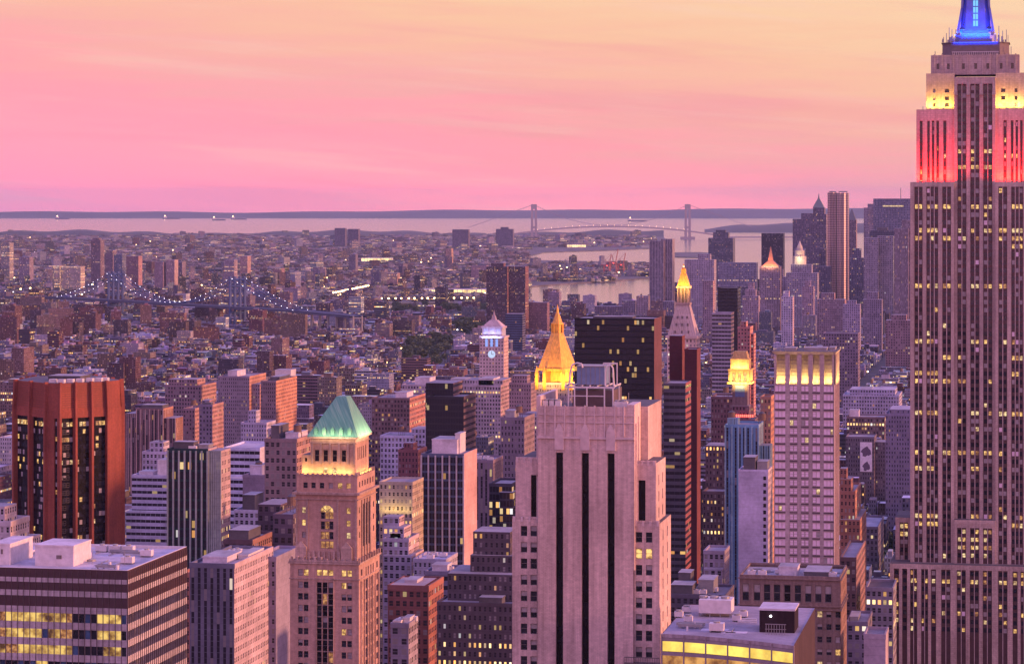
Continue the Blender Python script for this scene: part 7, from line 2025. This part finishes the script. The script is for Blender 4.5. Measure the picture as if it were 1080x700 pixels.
# ------------------------------------------------------------------ street lamps that glitter through the city
lb = MB(); lb.tube((0, 0, 0), (0, 0, 8.4), .12, 5, 0, .08); lb.tube((0, 0, 8.4), (1.4, 0, 8.7), .07, 4)
lpole = bpy.data.meshes.new('post'); lpole.from_pydata(lb.v, [], lb.f); lpole.materials.append(M['steel'])
def head(mt, r):
    q = MB(); q.tube((1.4, 0, 8.2), (1.4, 0, 8.2 + r), r * .75, 6)
    me = bpy.data.meshes.new('lamp_head'); me.from_pydata(q.v, [], q.f); me.materials.append(mt); return me
HW, HC = head(M['lamp_warm'], 1.5), head(M['lamp_white'], 1.3)
HF = head(M['lamp_warm'], 2.8)
def lamp(x, y_, me, lab, grp, z=2.5):
    r_ = bpy.data.objects.new('street_lamp', None); COL.objects.link(r_); r_.location = (x, y_, z); r_.rotation_euler = (0, 0, crnd.uniform(0, 6.28))
    tag(r_, lab, 'street lamp', grp)
    for nm, m_ in (('post', lpole), ('lamp_head', me)):
        o = bpy.data.objects.new(nm, m_); COL.objects.link(o); o.parent = r_
for _ in range(150):
    px, gy = crnd.uniform(0, 960), crnd.uniform(326, 420) ; x, y_ = at(px, gd(gy))
    y_ = round(y_ / 80) * 80 + crnd.choice((-6, 6))
    if hits(x - 2, x + 2, y_ - 2, y_ + 2): continue
    lamp(x, y_, HW if crnd.random() < .7 else HC, 'street lamp glowing between the low houses of the side streets', 'street lamps between the low houses')
for _ in range(190):
    px, gy = crnd.uniform(0, 690), crnd.uniform(252, 318)
    if not in_brooklyn(px, gy): continue
    x, y_ = at(px, gd(gy)); lamp(x, y_, HF if crnd.random() < .75 else HC, 'tall lamp glowing among the rooftops across the river', 'lamps across the river', 3.0)
for k in range(26):
    u = k / 25; x, y_ = at(352 + 36 * u, gd(317.5 - 8.0 * u)); lamp(x, y_, HF, 'amber lamp in the bright string along the riverside highway', 'lamps along the riverside highway', 12.0)
for k in range(18):
    u = k / 17; x, y_ = at(396 + 118 * u, gd(320.0 - .8 * u)); lamp(x, y_, HF, 'amber lamp in the row along the river bank by the pier shed', 'lamps along the river bank', 3.0)
for k in range(14):
    u = k / 13; x, y_ = at(936 + 12 * u, gd(553 + 10 * u)); lamp(x, y_, HC if k % 2 else HW, 'street lamp in the lit side street behind the great mast tower', 'lamps of the side street by the mast tower')

# cars in the canyon street
cm = [plain_mat('car_paint_' + n, c, .3) for n, c in (('yellow', (.7, .45, .05)), ('black', (.03, .03, .035)), ('white', (.6, .6, .62)))]
def car(x, y_, k, lab):
    t = thing('car', lab, 'car', (x, y_, 2.5), 'cars in the canyon street')
    q = MB(); q.box(x - .9, x + .9, y_ - 2.3, y_ + 2.3, 2.95, 3.45, 0); q.prism([(x - .85, y_ - 1.2), (x + .85, y_ - 1.2), (x + .85, y_ + 1.5), (x - .85, y_ + 1.5)], 3.45, 4.0, 1, 0, [(x - .7, y_ - .7), (x + .7, y_ - .7), (x + .7, y_ + 1.1), (x - .7, y_ + 1.1)]); q.build('body', [cm[k], M['glass']], t)
    for sx in (-.85, .85):
        for sy in (-1.4, 1.4): q = MB(); q.tube((x + sx - .1, y_ + sy, 2.85), (x + sx + .1, y_ + sy, 2.85), .34, 10); q.build('wheel', M['roof_dark'], t)
    for sx in (-.6, .6):
        q = MB(); q.box(x + sx - .2, x + sx + .2, y_ - 2.36, y_ - 2.31, 3.1, 3.35, 0); q.build('headlight', M['lamp_white'], t)
for k, (px, gy, c, lab) in enumerate(((938, 612, 0, 'yellow taxi with headlights on, farthest down the canyon street'), (936, 622, 1, 'black car with headlights on behind the yellow taxi'), (940, 634, 2, 'white car with headlights on near the foot of the mast tower'))):
    x, y_ = at(px, gd(gy)); car(x, y_, k, lab.replace('farthest', 'deepest'))

# ------------------------------------------------------------------ sea haze
m = bpy.data.materials.new('haze'); m.use_nodes = True; t = NT(m.node_tree); t.n.clear()
v = t.add('ShaderNodeVolumePrincipled'); v.inputs['Color'].default_value = (.52, .66, 1.0, 1); v.inputs['Density'].default_value = 1.35e-5; v.inputs['Anisotropy'].default_value = 0.1
out = t.add('ShaderNodeOutputMaterial'); t.l.new(v.outputs[0], out.inputs['Volume'])
q = MB(); q.box(-30000, 30000, -4000, 41500, -4.0, 412, 0, 0, True)
o = q.build('haze', m); tag(o, 'thin violet evening haze over the city and bay', 'haze', None, 'stuff')
